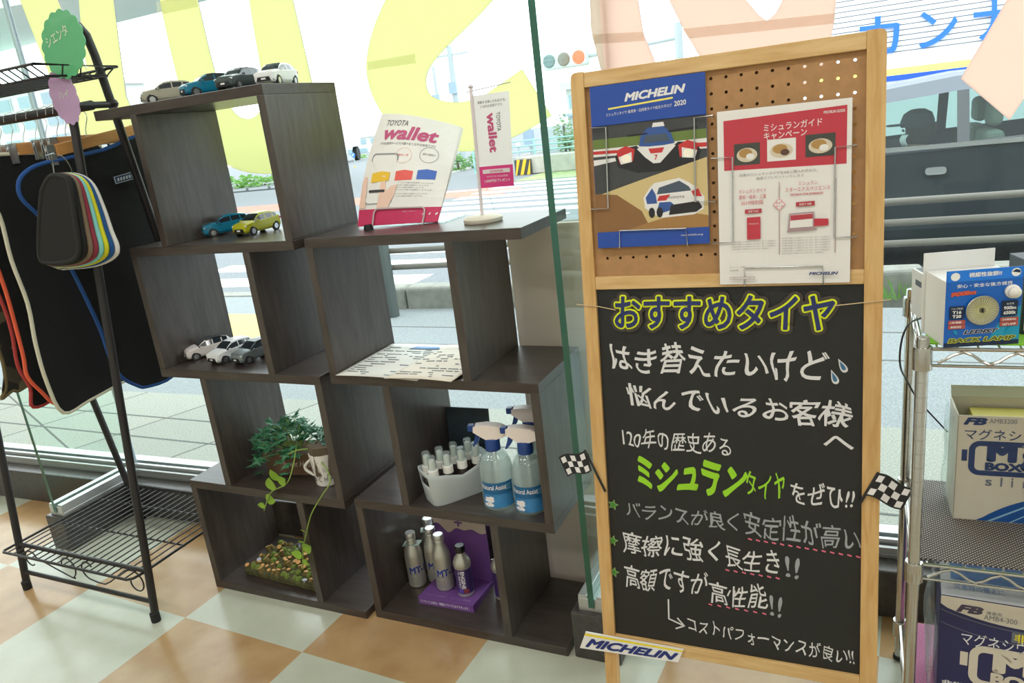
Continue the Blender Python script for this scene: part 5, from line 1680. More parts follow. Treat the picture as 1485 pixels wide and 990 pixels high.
o.location = pc
o.rotation_euler = (rad(-3), 0, rad(20))

# ---------------------------------------------------------------- the wooden notice board (A-frame easel)
EM = Matrix(((0.999747, -0.021598, -0.006299, 1.30602), (0.022134, 0.994382, 0.103510, -0.12986), (0.004028, -0.103624, 0.994608, 0.00001), (0, 0, 0, 1)))
HB = 1.3504          # height of the frame's top corner above the feet, along the board
BW = 0.5318
M_PINE = wood_mat('pine_upright', (196, 152, 92), (214, 176, 118), 0.42, (14, 14, 1.6))
M_PINEH = wood_mat('pine_rail', (200, 160, 102), (218, 184, 130), 0.42, (1.6, 14, 14))
ez = thing('notice_board', 'pine A-frame notice board with a pegboard above a written blackboard', 'notice board', mx=EM)
SWD = 0.0255
SWR = 0.029
ZT = HB


def stile(x0, name='stile'):
    w = SWD if x0 < 0.1 else SWR
    poly = [(x0, 0.0), (x0 + w, 0.0)]
    r = 0.010
    poly += [(x0 + w, ZT)] if x0 < 0.1 else [(x0 + w, ZT - r)] + [(x0 + w - r + r * math.cos(rad(a)), ZT - r + r * math.sin(rad(a))) for a in (30, 60, 90)]
    if x0 < 0.1:
        poly += [(x0 + r + r * math.cos(rad(a)), ZT - r + r * math.sin(rad(a))) for a in (90, 120, 150, 180)]
    else:
        poly += [(x0, ZT)]
    MB().prism(poly, 0.022).build(name, M_PINE, ez, bevel=0.0015)


stile(0.0)
stile(BW - SWR)
for z0, z1 in ((ZT - 0.0285, ZT - 0.0015), (ZT - 0.4083, ZT - 0.3835), (ZT - 1.180, ZT - 1.1537)):
    MB().box((SWD, 0.001, z0), (BW - SWR, 0.021, z1)).build('rail', M_PINEH, ez, bevel=0.001)
# pegboard with real holes
PH = 0.0256
h0 = (0.4859, -0.0414)
X0, X1 = SWD, BW - SWR
Z0, Z1 = ZT - 0.3835, ZT - 0.0285
px0 = (h0[0] - PH / 2) - math.floor((h0[0] - PH / 2 - X0) / PH) * PH
pz0 = (ZT + h0[1] - PH / 2) - math.floor((ZT + h0[1] - PH / 2 - Z0) / PH) * PH
xs = [X0] + [px0 + k * PH for k in range(40) if px0 + k * PH < X1 - 1e-4] + [X1]
zs = [Z0] + [pz0 + k * PH for k in range(40) if pz0 + k * PH < Z1 - 1e-4] + [Z1]
pg = MB()
PD0, PD1 = 0.009, 0.0145
for i in range(len(xs) - 1):
    for j in range(len(zs) - 1):
        xa, xb, za, zb = xs[i], xs[i + 1], zs[j], zs[j + 1]
        if xb - xa < PH * 0.95 or zb - za < PH * 0.95:
            pg.add([(xa, PD0, za), (xb, PD0, za), (xb, PD0, zb), (xa, PD0, zb)], [(0, 1, 2, 3)])
            pg.add([(xa, PD1, za), (xb, PD1, za), (xb, PD1, zb), (xa, PD1, zb)], [(3, 2, 1, 0)])
            continue
        cx, cz = (xa + xb) / 2, (za + zb) / 2
        for d, flip in ((PD0, False), (PD1, True)):
            vs = [(xa, d, za), (xb, d, za), (xb, d, zb), (xa, d, zb)]
            for k in range(12):
                a = rad(225 + 30 * k)
                vs.append((cx + 0.0029 * math.cos(a), d, cz + 0.0029 * math.sin(a)))
            fs = []
            for s in range(4):
                c0, c1 = s, (s + 1) % 4
                k0 = 4 + s * 3
                ring = [4 + (s * 3 + q) % 12 for q in range(4)]
                fs.append((c0, c1, ring[3], ring[2], ring[1], ring[0]))
            if flip:
                fs = [tuple(reversed(f_)) for f_ in fs]
            pg.add(vs, fs)
        vs = []
        for d in (PD0, PD1):
            for k in range(12):
                a = rad(225 + 30 * k)
                vs.append((cx + 0.0029 * math.cos(a), d, cz + 0.0029 * math.sin(a)))
        pg.add(vs, [(k, (k + 1) % 12, 12 + (k + 1) % 12, 12 + k) for k in range(12)])
MB().box((X0, 0.0165, Z0), (X0 + 0.36, 0.0195, Z1)).build('hole_blocker', mat('hole_blocker_brown', (120, 92, 64), 0.8), ez)  # added sheet, blocks light through the left peg holes so they look dark
pg.build('pegboard', mat('pegboard_brown', (172, 130, 86), 0.75, noise=0.08, nscale=70), ez)
bb = MB().box((SWD, 0.008, ZT - 1.1537), (BW - SWR, 0.014, ZT - 0.4083))
bb.build('blackboard', mat('blackboard', (27, 28, 28), 0.5, noise=0.10, nscale=80), ez)
for x in (0.035, BW - 0.060):
    MB().add([(x, 0.024, ZT - 0.10), (x + 0.025, 0.024, ZT - 0.10), (x + 0.025, 0.046, ZT - 0.10), (x, 0.046, ZT - 0.10), (x, 0.41, 0.040), (x + 0.025, 0.41, 0.040), (x + 0.025, 0.432, 0.0425), (x, 0.432, 0.0425)],
             [(0, 1, 2, 3), (7, 6, 5, 4), (0, 4, 5, 1), (1, 5, 6, 2), (2, 6, 7, 3), (3, 7, 4, 0)]).build('rear_leg', M_PINE, ez)
MB().box((0.035, 0.19, ZT - 0.60), (BW - 0.035, 0.215, ZT - 0.57)).build('rear_rail', M_PINEH, ez)

# writing on the blackboard
DW = 0.0074


def bw_(pairs, m, name, bold=0.0, label=None, order=0):
    mb = MB()
    for s, bl, br_, tl in pairs:
        P3 = lambda p: Vector((p[0], DW - 0.0003 * order, p[1] + ZT))
        write(mb, s, P3(bl), P3(br_), P3(tl), 0, None, bold, hand=1.0)
    o = mb.build(name, m, ez)
    if label:
        o['label'] = label
    return o


M_CHALK = mat('marker_white', (218, 216, 216), 0.6)
M_CHALKG = mat('marker_grey', (158, 160, 164), 0.6)
M_LIMEW = mat('marker_lime', (150, 208, 36), 0.6)
M_PINKW = mat('marker_pink', (226, 112, 136), 0.6)
bw_([('はき替えたいけど', (0.0450, -0.5732), (0.4449, -0.5865), (0.0484, -0.5112))], M_CHALK, 'marker_writing', 0.014, 'white writing in the first line')
bw_([('悩んでいるお客様', (0.0740, -0.6443), (0.4824, -0.6704), (0.0765, -0.5937))], M_CHALK, 'marker_writing', 0.014, 'white writing in the second line')
bw_([('へ', (0.4387, -0.7100), (0.4893, -0.7073), (0.4386, -0.6842))], M_CHALK, 'marker_writing', 0.012)
bw_([('120年の歴史ある', (0.0622, -0.7307), (0.2739, -0.7343), (0.0644, -0.6864))], M_CHALK, 'marker_writing', 0.004)
bw_([('ミシュラン', (0.0848, -0.8188), (0.2965, -0.8189), (0.0926, -0.7435))], M_LIMEW, 'marker_writing', 0.045, 'bold lime green writing in the middle')
bw_([('タイヤ', (0.3004, -0.8122), (0.3728, -0.8164), (0.3013, -0.7576))], M_LIMEW, 'marker_writing', 0.008)
bw_([('をぜひ!!', (0.3827, -0.8205), (0.4897, -0.8215), (0.3830, -0.7756))], M_CHALK, 'marker_writing', 0.008)
bw_([('バランスが良く', (0.0612, -0.8829), (0.2846, -0.8891), (0.0632, -0.8421))], M_CHALKG, 'marker_writing', 0.006, 'grey writing in the first starred line')
bw_([('安定性が高い', (0.2970, -0.8951), (0.5002, -0.9057), (0.2980, -0.8408))], M_CHALKG, 'marker_writing', 0.006)
bw_([('摩擦に強く', (0.0505, -0.9657), (0.2487, -0.9601), (0.0532, -0.9112)), ('長生き', (0.2575, -0.9677), (0.3603, -0.9724), (0.2587, -0.9150))], M_CHALK, 'marker_writing', 0.006)
bw_([('!!', (0.3715, -0.9739), (0.3964, -0.9713), (0.3719, -0.9260)), ('!!', (0.3419, -1.0602), (0.3642, -1.0575), (0.3425, -1.0119))], M_CHALKG, 'marker_writing', 0.006)
bw_([('高額ですが', (0.0521, -1.0439), (0.2216, -1.0356), (0.0550, -0.9860)), ('高性能', (0.2278, -1.0516), (0.3358, -1.0480), (0.2292, -0.9984))], M_CHALK, 'marker_writing', 0.006)
bw_([('コストパフォーマンスが良い!!', (0.1808, -1.1207), (0.4922, -1.1378), (0.1820, -1.0845))], M_CHALK, 'marker_writing', 0.006, 'white writing in the last line')


def stroke(pts, w, m, name='marker_line', order=0):
    mb = MB()
    P = [Vector((p[0], p[1] + ZT)) for p in pts]
    for a, b_ in zip(P[:-1], P[1:]):
        d = (b_ - a).normalized(); n = Vector((-d.y, d.x)) * w / 2
        e = d * w * 0.3
        q = [a - e - n, b_ + e - n, b_ + e + n, a - e + n]
        mb.add([(v.x, DW - 0.0002 - 0.0003 * order, v.y) for v in q], [(0, 1, 2, 3)])
    return mb


ar = stroke([(0.1430, -1.0563), (0.1424, -1.0995), (0.1738, -1.1103)], 0.0032, M_CHALK)
ar2 = stroke([(0.1606, -1.0952), (0.1738, -1.1103), (0.1566, -1.1193)], 0.0032, M_CHALK)
ar.add(ar2.v, ar2.f); ar.build('marker_arrow', M_CHALK, ez)
for (p0, p1, n) in (((0.3074, -0.9013), (0.4981, -0.9126), 14), ((0.2633, -0.9724), (0.3575, -0.9760), 7), ((0.2283, -1.0526), (0.3319, -1.0553), 7)):
    a, b_ = Vector((p0[0], p0[1])), Vector((p1[0], p1[1]))
    for k in range(n):
        c = a.lerp(b_, k / (n - 1))
        stroke([(c.x - 0.0028, c.y + 0.0003), (c.x + 0.0028, c.y - 0.0012)], 0.0030, None).build('marker_dash', M_PINKW, ez)
for (cx, cy), ang in (((0.4691, -0.5528), 28), ((0.4560, -0.5737), 20)):
    dr = []
    for i in range(24):
        a = 2 * math.pi * i / 24
        r = 0.0065
        x, z = r * math.sin(a) * (1 - 0.5 * (1 + math.cos(a)) * 0.9), r * 1.7 * math.cos(a)
        dr.append((x, z))
    d = MB()
    mxr = Matrix.Translation((cx, DW - 0.0002, cy + ZT)) @ Matrix.Rotation(rad(-ang), 4, 'Y')
    d.add([mxr @ Vector((x * 1.35, 0, z * 1.25)) for x, z in dr], [tuple(reversed(range(24)))], 0)
    d.add([mxr @ Vector((x * 0.8, -0.0004, z * 0.85)) for x, z in dr], [tuple(reversed(range(24)))], 1)
    d.build('drawn_drop', [M_CHALK, mat('drop_blue', (58, 108, 146), 0.6)], ez)
for cx, cy in ((0.0356, -0.8584), (0.0308, -0.9386), (0.0292, -1.0107)):
    st5 = lambda r: [((r if i % 2 == 0 else r * 0.45) * math.sin(rad(36 * i + 14)), (r if i % 2 == 0 else r * 0.45) * math.cos(rad(36 * i + 14))) for i in range(10)]
    d = MB()
    d.prism([(cx + x, cy + ZT + z) for x, z in st5(0.0118)], 0.0008, 0, Matrix.Translation((0, DW - 0.001, 0)))
    d.prism([(cx + x, cy + ZT + z) for x, z in st5(0.0100)], 0.0004, 1, Matrix.Translation((0, DW - 0.0013, 0)))
    d.build('star_sticker', [mat('star_edge', (176, 204, 132), 0.6), mat('star_green', (66, 134, 48), 0.5)], ez)

# headline letters strung across the frame on an elastic
hl = thing('headline_banner', 'navy and yellow cut-out headline strung across the top of the blackboard', 'banner', mx=EM)
tb = [(0.0604, -0.4856), (0.4550, -0.4902), (0.0638, -0.4209)]
P3 = lambda p, d: Vector((p[0], d, p[1] + ZT))
m3 = MB(); write(m3, 'おすすめタイヤ', P3(tb[0], 0.0005), P3(tb[1], 0.0005), P3(tb[2], 0.0005), 0, None, 0.020); m3.build('letter', mat('banner_navy', (30, 44, 96), 0.5), hl)


def outline(rr, d, m, name):
    cu = bpy.data.curves.new('outline', 'FONT')
    cu.body = 'おすすめタイヤ'; cu.size = 1.0; cu.resolution_u = 3; cu.fill_mode = 'FRONT'
    ob = bpy.data.objects.new('outline', cu); COL.objects.link(ob)
    dg = bpy.context.evaluated_depsgraph_get(); dg.update()
    me = bpy.data.meshes.new_from_object(ob.evaluated_get(dg))
    vs = [v.co.copy() for v in me.vertices]
    x0 = min(v.x for v in vs) - 0.02; x1 = max(v.x for v in vs) + 0.02; y0 = min(v.y for v in vs) - 0.02; y1 = max(v.y for v in vs) + 0.02
    cnt = {}
    for p in me.polygons:
        k = list(p.vertices)
        for a, b_ in zip(k, k[1:] + k[:1]):
            cnt[(min(a, b_), max(a, b_))] = cnt.get((min(a, b_), max(a, b_)), 0) + 1
    bl, br_, tl = (P3(p, d) for p in tb)
    f_ = lambda v: bl + (br_ - bl) * ((v.x - x0) / (x1 - x0)) + (tl - bl) * ((v.y - y0) / (y1 - y0))
    mb = MB()
    for p in me.polygons:
        mb.add([f_(vs[i]) for i in p.vertices], [tuple(range(len(p.vertices)))])
    i_ = 0
    for (a, b_), c in cnt.items():
        if c == 1:
            A, B = f_(vs[a]), f_(vs[b_])
            if (B - A).length < 1e-6:
                continue
            dd = (B - A).normalized(); n = Vector((-dd.z, 0, dd.x)) * rr
            i_ += 1
            j = Vector((0, 0.00002 * (i_ % 9), 0))
            pts = [A + n + j, A - n + j, B - n + j, B + n + j]
            mb.add([pts[0], pts[1], A - dd * rr * 0.9 - n * 0.45 + j, A - dd * rr * 0.9 + n * 0.45 + j], [(0, 1, 2, 3)])
            mb.add(pts, [(0, 1, 2, 3)])
            mb.add([pts[2], pts[3], B + dd * rr * 0.9 + n * 0.45 + j, B + dd * rr * 0.9 - n * 0.45 + j], [(0, 1, 2, 3)])
    bpy.data.objects.remove(ob); bpy.data.curves.remove(cu); bpy.data.meshes.remove(me)
    return mb.build(name, m, hl)


outline(0.0046, 0.0018, mat('banner_yellow', (222, 232, 26), 0.5), 'letter_rim')
outline(0.0105, 0.0034, mat('banner_laminate', (66, 58, 50), 0.5), 'laminate_backing')
for pts in (((-0.0139, -0.4362), (0.0302, -0.4409), (0.0647, -0.4481)), ((0.4552, -0.4446), (0.5049, -0.4393), (0.5438, -0.4351))):
    MB().tube([P3(p, -0.0022) for p in pts], 0.0009, 6).build('elastic', mat('elastic_tan', (206, 180, 140), 0.7), hl)

# ---- catalogue and flyer on the pegboard
CX, CZ, CW, CH = 0.0372, ZT - 0.0301, 0.210, 0.297
ct = thing('tyre_catalogue', 'blue tyre catalogue with two racing cars held on the left of the pegboard', 'catalogue', mx=EM @ Matrix.Translation((CX, 0.0, CZ - CH)))
M_CB = mat('catalogue_blue', (30, 72, 160), 0.4)
cm = MB().box((0, 0.0, 0), (CW, 0.005, CH), 0)
cm.build('pages', [mat('page_white', (226, 226, 222), 0.6)], ct)
cv = MB().box((-0.0005, -0.0012, -0.0005), (CW + 0.0005, 0.0, CH + 0.0005), 0)
DEP = [-0.0012]


def flat(mb, poly, mi, W_=CW, H_=CH):
    DEP[0] -= 0.00006
    p3 = [(u * W_, DEP[0], v * H_) for u, v in poly]
    a = sum(poly[i][0] * poly[(i + 1) % len(poly)][1] - poly[(i + 1) % len(poly)][0] * poly[i][1] for i in range(len(poly)))
    mb.add(p3, [tuple(range(len(poly))) if a > 0 else tuple(reversed(range(len(poly))))], mi)


def flat_text(mb, s, u0, v0, u1, v1, mi, bold=0.0, shear=0.0, W_=CW, H_=CH, rise=0.0):
    DEP[0] -= 0.00010
    y = DEP[0]
    write(mb, s, (u0 * W_, y, v0 * H_), (u1 * W_, y, (v0 + rise) * H_), (u0 * W_, y, v1 * H_), mi, None, bold, shear)


# upper photograph: blurred track and a prototype racer
flat(cv, [(0, 0.10), (1, 0.10), (1, 0.76), (0, 0.76)], 1)
flat(cv, [(0, 0.62), (1, 0.62), (1, 0.68), (0, 0.68)], 2)
flat(cv, [(0, 0.575), (1, 0.565), (1, 0.625), (0, 0.62)], 3)
flat(cv, [(0, 0.59), (0.22, 0.587), (0.22, 0.606), (0, 0.61)], 4)
flat(cv, [(0.8, 0.58), (1, 0.575), (1, 0.60), (0.8, 0.605)], 4)
flat(cv, [(0, 0.52), (0.22, 0.54), (0.22, 0.56), (0, 0.555)], 3)
flat(cv, [(0.20, 0.56), (0.24, 0.61), (0.40, 0.62), (0.42, 0.60), (0.72, 0.60), (0.76, 0.62), (0.90, 0.61), (0.95, 0.56), (0.93, 0.50), (0.75, 0.455), (0.40, 0.455), (0.22, 0.50)], 5)
flat(cv, [(0.21, 0.60), (0.30, 0.625), (0.38, 0.60), (0.36, 0.53), (0.24, 0.52)], 4)
flat(cv, [(0.93, 0.60), (0.84, 0.625), (0.76, 0.60), (0.77, 0.53), (0.90, 0.52)], 4)
flat(cv, [(0.23, 0.56), (0.35, 0.585), (0.35, 0.525), (0.25, 0.515)], 3)
flat(cv, [(0.92, 0.56), (0.79, 0.585), (0.79, 0.525), (0.90, 0.515)], 3)
flat(cv, disc(0.30, 0.548, 0.045, 18, 0.026), 6)
flat(cv, disc(0.845, 0.548, 0.045, 18, 0.026), 6)
flat(cv, [(0.40, 0.60), (0.50, 0.62), (0.64, 0.62), (0.74, 0.60), (0.66, 0.545), (0.60, 0.505), (0.54, 0.505), (0.47, 0.545)], 3)
flat(cv, [(0.50, 0.595), (0.64, 0.595), (0.62, 0.565), (0.52, 0.565)], 4)
flat_text(cv, '7', 0.55, 0.525, 0.58, 0.555, 4, bold=0.03)
flat(cv, [(0.42, 0.615), (0.44, 0.68), (0.50, 0.72), (0.64, 0.72), (0.70, 0.68), (0.73, 0.615), (0.64, 0.608), (0.50, 0.608)], 7)
flat(cv, [(0.46, 0.63), (0.48, 0.675), (0.66, 0.675), (0.69, 0.63)], 8)
flat(cv, [(0.54, 0.72), (0.55, 0.745), (0.64, 0.745), (0.65, 0.72)], 3)
flat(cv, [(0.32, 0.68), (0.50, 0.682), (0.50, 0.69), (0.32, 0.69)], 5)
flat(cv, [(0.68, 0.682), (0.93, 0.69), (0.93, 0.70), (0.68, 0.692)], 5)
# lower photograph: a rally car on sand
flat(cv, [(0.0, 0.10), (1, 0.10), (1, 0.515), (0.5, 0.425), (0.0, 0.33)], 9)
flat(cv, [(0.0, 0.10), (0.50, 0.10), (0.42, 0.22), (0.2, 0.33), (0.0, 0.345)], 10)
flat(cv, [(0.25, 0.10), (1, 0.10), (1, 0.17), (0.8, 0.20), (0.5, 0.15)], 11)
flat(cv, [(0.44, 0.30), (0.50, 0.36), (0.54, 0.385), (0.76, 0.405), (0.84, 0.375), (0.90, 0.345), (0.97, 0.28), (0.96, 0.21), (0.88, 0.18), (0.60, 0.17), (0.54, 0.19), (0.45, 0.235)], 3)
flat(cv, [(0.56, 0.315), (0.58, 0.355), (0.76, 0.388), (0.84, 0.35), (0.86, 0.325)], 8)
flat(cv, [(0.46, 0.30), (0.52, 0.355), (0.55, 0.315), (0.56, 0.26), (0.47, 0.26)], 7)
flat(cv, [(0.58, 0.305), (0.68, 0.31), (0.64, 0.275), (0.56, 0.275)], 4)
flat(cv, [(0.86, 0.32), (0.92, 0.335), (0.95, 0.285), (0.88, 0.29)], 4)
flat(cv, [(0.58, 0.265), (0.68, 0.265), (0.74, 0.225), (0.60, 0.20), (0.56, 0.22)], 7)
flat(cv, [(0.68, 0.245), (0.92, 0.26), (0.95, 0.22), (0.90, 0.195), (0.66, 0.185)], 5)
flat_text(cv, 'TOYOTA', 0.66, 0.283, 0.80, 0.297, 5, shear=0.2)
for wx in (0.51, 0.58):
    flat(cv, disc(wx, 0.205, 0.028, 14, 0.032), 5)
flat(cv, [(0, 0), (1, 0), (1, 0.10), (0, 0.10)], 0)
flat(cv, [(0, 0.762), (1, 0.762), (1, 1), (0, 1)], 0)
flat(cv, [(0.16, 0.852), (0.73, 0.872), (0.73, 0.883), (0.16, 0.862)], 12)
flat_text(cv, 'MICHELIN', 0.31, 0.888, 0.84, 0.938, 3, bold=0.045, shear=0.25, rise=0.012)
flat_text(cv, 'ミシュランタイヤ 乗用車・自用車タイヤ総合カタログ', 0.14, 0.812, 0.72, 0.832, 3, rise=0.014)
flat_text(cv, '2020', 0.74, 0.826, 0.84, 0.856, 3, bold=0.02, rise=0.004)
flat_text(cv, 'www.michelin.co.jp', 0.76, 0.048, 0.95, 0.064, 3)
cv.build('cover', [M_CB, mat('photo_asphalt', (62, 64, 66), 0.4, noise=0.2, nscale=30), mat('photo_green', (104, 124, 60), 0.4), mat('photo_white', (226, 224, 222), 0.4), mat('photo_red', (196, 52, 52), 0.4), mat('photo_black', (30, 30, 34), 0.4),
                   mat('photo_lamp', (252, 246, 226), 0.3), mat('photo_blue', (50, 84, 150), 0.4), mat('photo_glass', (70, 84, 100), 0.3), mat('photo_sand', (204, 182, 128), 0.4), mat('photo_dust', (136, 96, 56), 0.4), mat('photo_earth', (160, 118, 66), 0.4), mat('photo_yellow', (236, 222, 96), 0.4)], ct)

FXX, FZZ, FW, FH = 0.2664, ZT - 0.0998, 0.216, 0.303
fly = thing('campaign_flyer', 'laminated red and white campaign flyer held on the right of the pegboard', 'flyer', mx=EM @ Matrix.Translation((FXX, -0.0035, FZZ)) @ Matrix.Rotation(rad(0.36), 4, 'Y') @ Matrix.Translation((0, 0, -FH)))
fm = MB().box((0, 0, 0), (FW, 0.0010, FH), 0)
DEP[0] = -0.0002
ft = lambda s, u0, v0, u1, v1, mi, **k: flat_text(fm, s, u0, v0, u1, v1, mi, W_=FW, H_=FH, **k)
fp = lambda poly, mi: flat(fm, poly, mi, FW, FH)
fp([(0.05, 0.665), (0.965, 0.655), (0.965, 0.965), (0.05, 0.945)], 1)
ft('ミシュランガイド', 0.36, 0.865, 0.79, 0.905, 0, bold=0.008, rise=0.006)
ft('キャンペーン', 0.36, 0.818, 0.68, 0.858, 0, bold=0.008, rise=0.005)
ft('MICHELIN GUIDE', 0.80, 0.93, 0.95, 0.945, 0, bold=0.02)
for k, (u0, cols) in enumerate(((0.13, (7, 8)), (0.385, (0, 9)), (0.67, (9, 8)))):
    w = 0.215 if k else 0.20
    v0 = 0.69 + 0.008 * k
    fp([(u0, v0), (u0 + w, v0), (u0 + w, v0 + 0.12), (u0, v0 + 0.12)], 7 if k != 1 else 0)
    fp(disc(u0 + w / 2, v0 + 0.055, w * 0.40, 18, 0.040), 8)
    fp(disc(u0 + w * 0.45, v0 + 0.065, w * 0.26, 14, 0.026), 9)
    fp(disc(u0 + w * 0.62, v0 + 0.045, w * 0.16, 12, 0.018), 10 if k == 1 else 0)
ft('対象のミシュランタイヤを4本ご購入の方から、', 0.17, 0.625, 0.76, 0.642, 3)
ft('抽選でプレゼントいたします', 0.30, 0.602, 0.66, 0.617, 3)
ft('ミシュランガイド', 0.165, 0.530, 0.375, 0.552, 2)
ft('愛知・岐阜・三重', 0.165, 0.495, 0.375, 0.520, 2)
ft('2019特別版', 0.18, 0.462, 0.355, 0.487, 2)
ft('ミシュラン', 0.62, 0.555, 0.76, 0.576, 2)
ft('スターエクスペリエンス', 0.52, 0.522, 0.85, 0.546, 2)
ft('MICHELIN STAR EXPERIENCE', 0.56, 0.500, 0.80, 0.511, 1, bold=0.02)
for u in (0.475, 0.89):
    fp([(u - 0.003, 0.17), (u + 0.003, 0.17), (u + 0.003, 0.58), (u - 0.003, 0.58)], 6)
fp([(0.425, 0.455), (0.475, 0.42), (0.525, 0.455), (0.475, 0.49)], 4)
fp([(0.437, 0.455), (0.475, 0.428), (0.513, 0.455), (0.475, 0.482)], 0)
ft('抽選で', 0.450, 0.458, 0.500, 0.470, 2)
ft('当たる', 0.450, 0.440, 0.500, 0.452, 2)
fp([(0.21, 0.412), (0.34, 0.414), (0.34, 0.438), (0.21, 0.436)], 5)
ft('抽選で50名', 0.235, 0.418, 0.315, 0.431, 0)
fp([(0.60, 0.437), (0.74, 0.439), (0.74, 0.464), (0.60, 0.462)], 5)
ft('抽選で10組', 0.625, 0.443, 0.715, 0.456, 0)
fp([(0.225, 0.262), (0.33, 0.264), (0.33, 0.392), (0.225, 0.390)], 1)
ft('MICHELIN', 0.24, 0.348, 0.315, 0.358, 4, bold=0.02)
fp([(0.54, 0.305), (0.55, 0.400), (0.735, 0.405), (0.735, 0.312)], 6)
fp([(0.555, 0.318), (0.56, 0.392), (0.725, 0.396), (0.725, 0.322)], 0)
fp([(0.56, 0.360), (0.56, 0.390), (0.725, 0.394), (0.725, 0.366)], 5)
fp([(0.735, 0.322), (0.735, 0.366), (0.84, 0.362), (0.84, 0.325)], 1)
fp([(0.53, 0.295), (0.54, 0.305), (0.75, 0.312), (0.76, 0.302)], 6)
for q in range(4):
    ft('※内容は変更になる場合がございます。詳しくは店頭まで。', 0.10, 0.246 - 0.014 * q, 0.455 - 0.05 * (q == 3), 0.255 - 0.014 * q, 3)
for q in range(7):
    ft('※内容は変更になる場合がございます。詳しくは店頭まで。', 0.495, 0.258 - 0.0145 * q, 0.86 - 0.05 * (q == 6), 0.267 - 0.0145 * q, 3)
ft('キャンペーン期間', 0.085, 0.098, 0.205, 0.108, 3)
ft('2020年', 0.085, 0.078, 0.155, 0.091, 3)
fp(rrect(0.085, 0.030, 0.285, 0.044, 0.006), 6)
fp(rrect(0.089, 0.033, 0.281, 0.041, 0.004), 0)
ft('詳しくはスタッフまで', 0.11, 0.034, 0.26, 0.040, 3)
ft('MICHELIN', 0.70, 0.047, 0.915, 0.065, 11, bold=0.045, shear=0.25)
fm.build('printed_sheet', [mat('flyer_white', (236, 232, 228), 0.4), mat('flyer_red', (196, 34, 58), 0.4), mat('flyer_red_text', (206, 92, 100), 0.5), mat('flyer_grey_text', (140, 138, 140), 0.5), mat('flyer_pink', (230, 170, 170), 0.5),
                           mat('flyer_crimson', (184, 44, 62), 0.4), mat('flyer_rule', (168, 140, 144), 0.5), mat('food_dark', (52, 54, 46), 0.4), mat('food_plate', (214, 200, 176), 0.4), mat('food_gold', (178, 134, 66), 0.4), mat('food_brown', (84, 46, 30), 0.4), mat('michelin_navy', (36, 52, 110), 0.4)], fly)
lm = MB().grid(lambda u, v: (-0.002 + (FW + 0.004) * u, DEP[0] - 0.0006, -0.002 + (FH + 0.004) * v), 2, 2)
lm.build('laminate_film', glass_mat('laminate_film', (252, 252, 252), 0.10, rough=0.06), fly)


def wire_holder(label, paths):
    t = thing('wire_holder', label, 'holder', mx=EM, group='chrome wire holders on the pegboard')
    for pts in paths:
        P = [Vector((p[0], -0.0062, p[1] + ZT)) for p in pts]
        a = Vector((P[0].x, PD0 + 0.004, P[0].z)); b_ = Vector((P[-1].x, PD0 + 0.004, P[-1].z))
        MB().tube([a, P[0], P[1], P[2], P[3], b_], 0.0014, 8).build('wire_hook', M_CHROME, t, smooth=True)


wire_holder('three chrome wire hooks around the blue tyre catalogue', (((0.0361, -0.1030), (0.0654, -0.1046), (0.0618, -0.2529), (0.0286, -0.2520)), ((0.2592, -0.1050), (0.2273, -0.1052), (0.2249, -0.2519), (0.2595, -0.2531)), ((0.0806, -0.3282), (0.0822, -0.2956), (0.2068, -0.2979), (0.2082, -0.3297))))
wire_holder('three chrome wire hooks around the red and white flyer', (((0.2555, -0.1781), (0.2913, -0.1792), (0.2893, -0.3265), (0.2530, -0.3274)), ((0.4886, -0.1775), (0.4567, -0.1777), (0.4557, -0.3267), (0.4905, -0.3267)), ((0.3078, -0.4050), (0.3083, -0.3736), (0.4376, -0.3744), (0.4392, -0.4067))))

# ---- checkered flags and the white plate
def check_flag(label, A, Bp, Cp, Dp, s0, s1):
    """cloth corners top-left, top-right, bottom-right, bottom-left; stick from s0 to s1 (board coordinates)."""
    t = thing('checkered_flag', label, 'flag', mx=EM, group='checkered paper flags on the notice board')
    a, b_, c, d = (Vector((p[0], -0.004, p[1] + ZT)) for p in (A, Bp, Cp, Dp))
    def fn(u, v):
        p = d * (1 - u) * (1 - v) + c * u * (1 - v) + b_ * u * v + a * (1 - u) * v
        return p + Vector((0, -0.002 * math.sin(u * 6), 0.004 * math.sin(u * 6.28)))
    mb = MB()
    mb.grid(lambda u, v: tuple(fn(u, v)), 12, 6, 0)
    for i in range(5):
        for j in range(3):
            if (i + j) % 2 == 0:
                u0, v0 = 0.06 + i * 0.176, 0.07 + j * 0.287
                mb.add([fn(u0 + 0.165 * x, v0 + 0.265 * y) + Vector((0, -0.0006, 0)) for x, y in ((0, 0), (1, 0), (1, 1), (0, 1))], [(0, 1, 2, 3)], 1)
    mb.build('flag_cloth', [mat('flag_black', (28, 28, 30), 0.6), mat('flag_square', (228, 224, 222), 0.6)], t, solid=0.0008)
    MB().tube([Vector((s0[0], -0.0028, s0[1] + ZT)), Vector(((s0[0] + s1[0]) / 2, -0.0028, (s0[1] + s1[1]) / 2 + ZT)), Vector((s1[0], -0.0028, s1[1] + ZT))], 0.0026, 8).build('stick', mat('flag_stick', (34, 34, 36), 0.6), t)


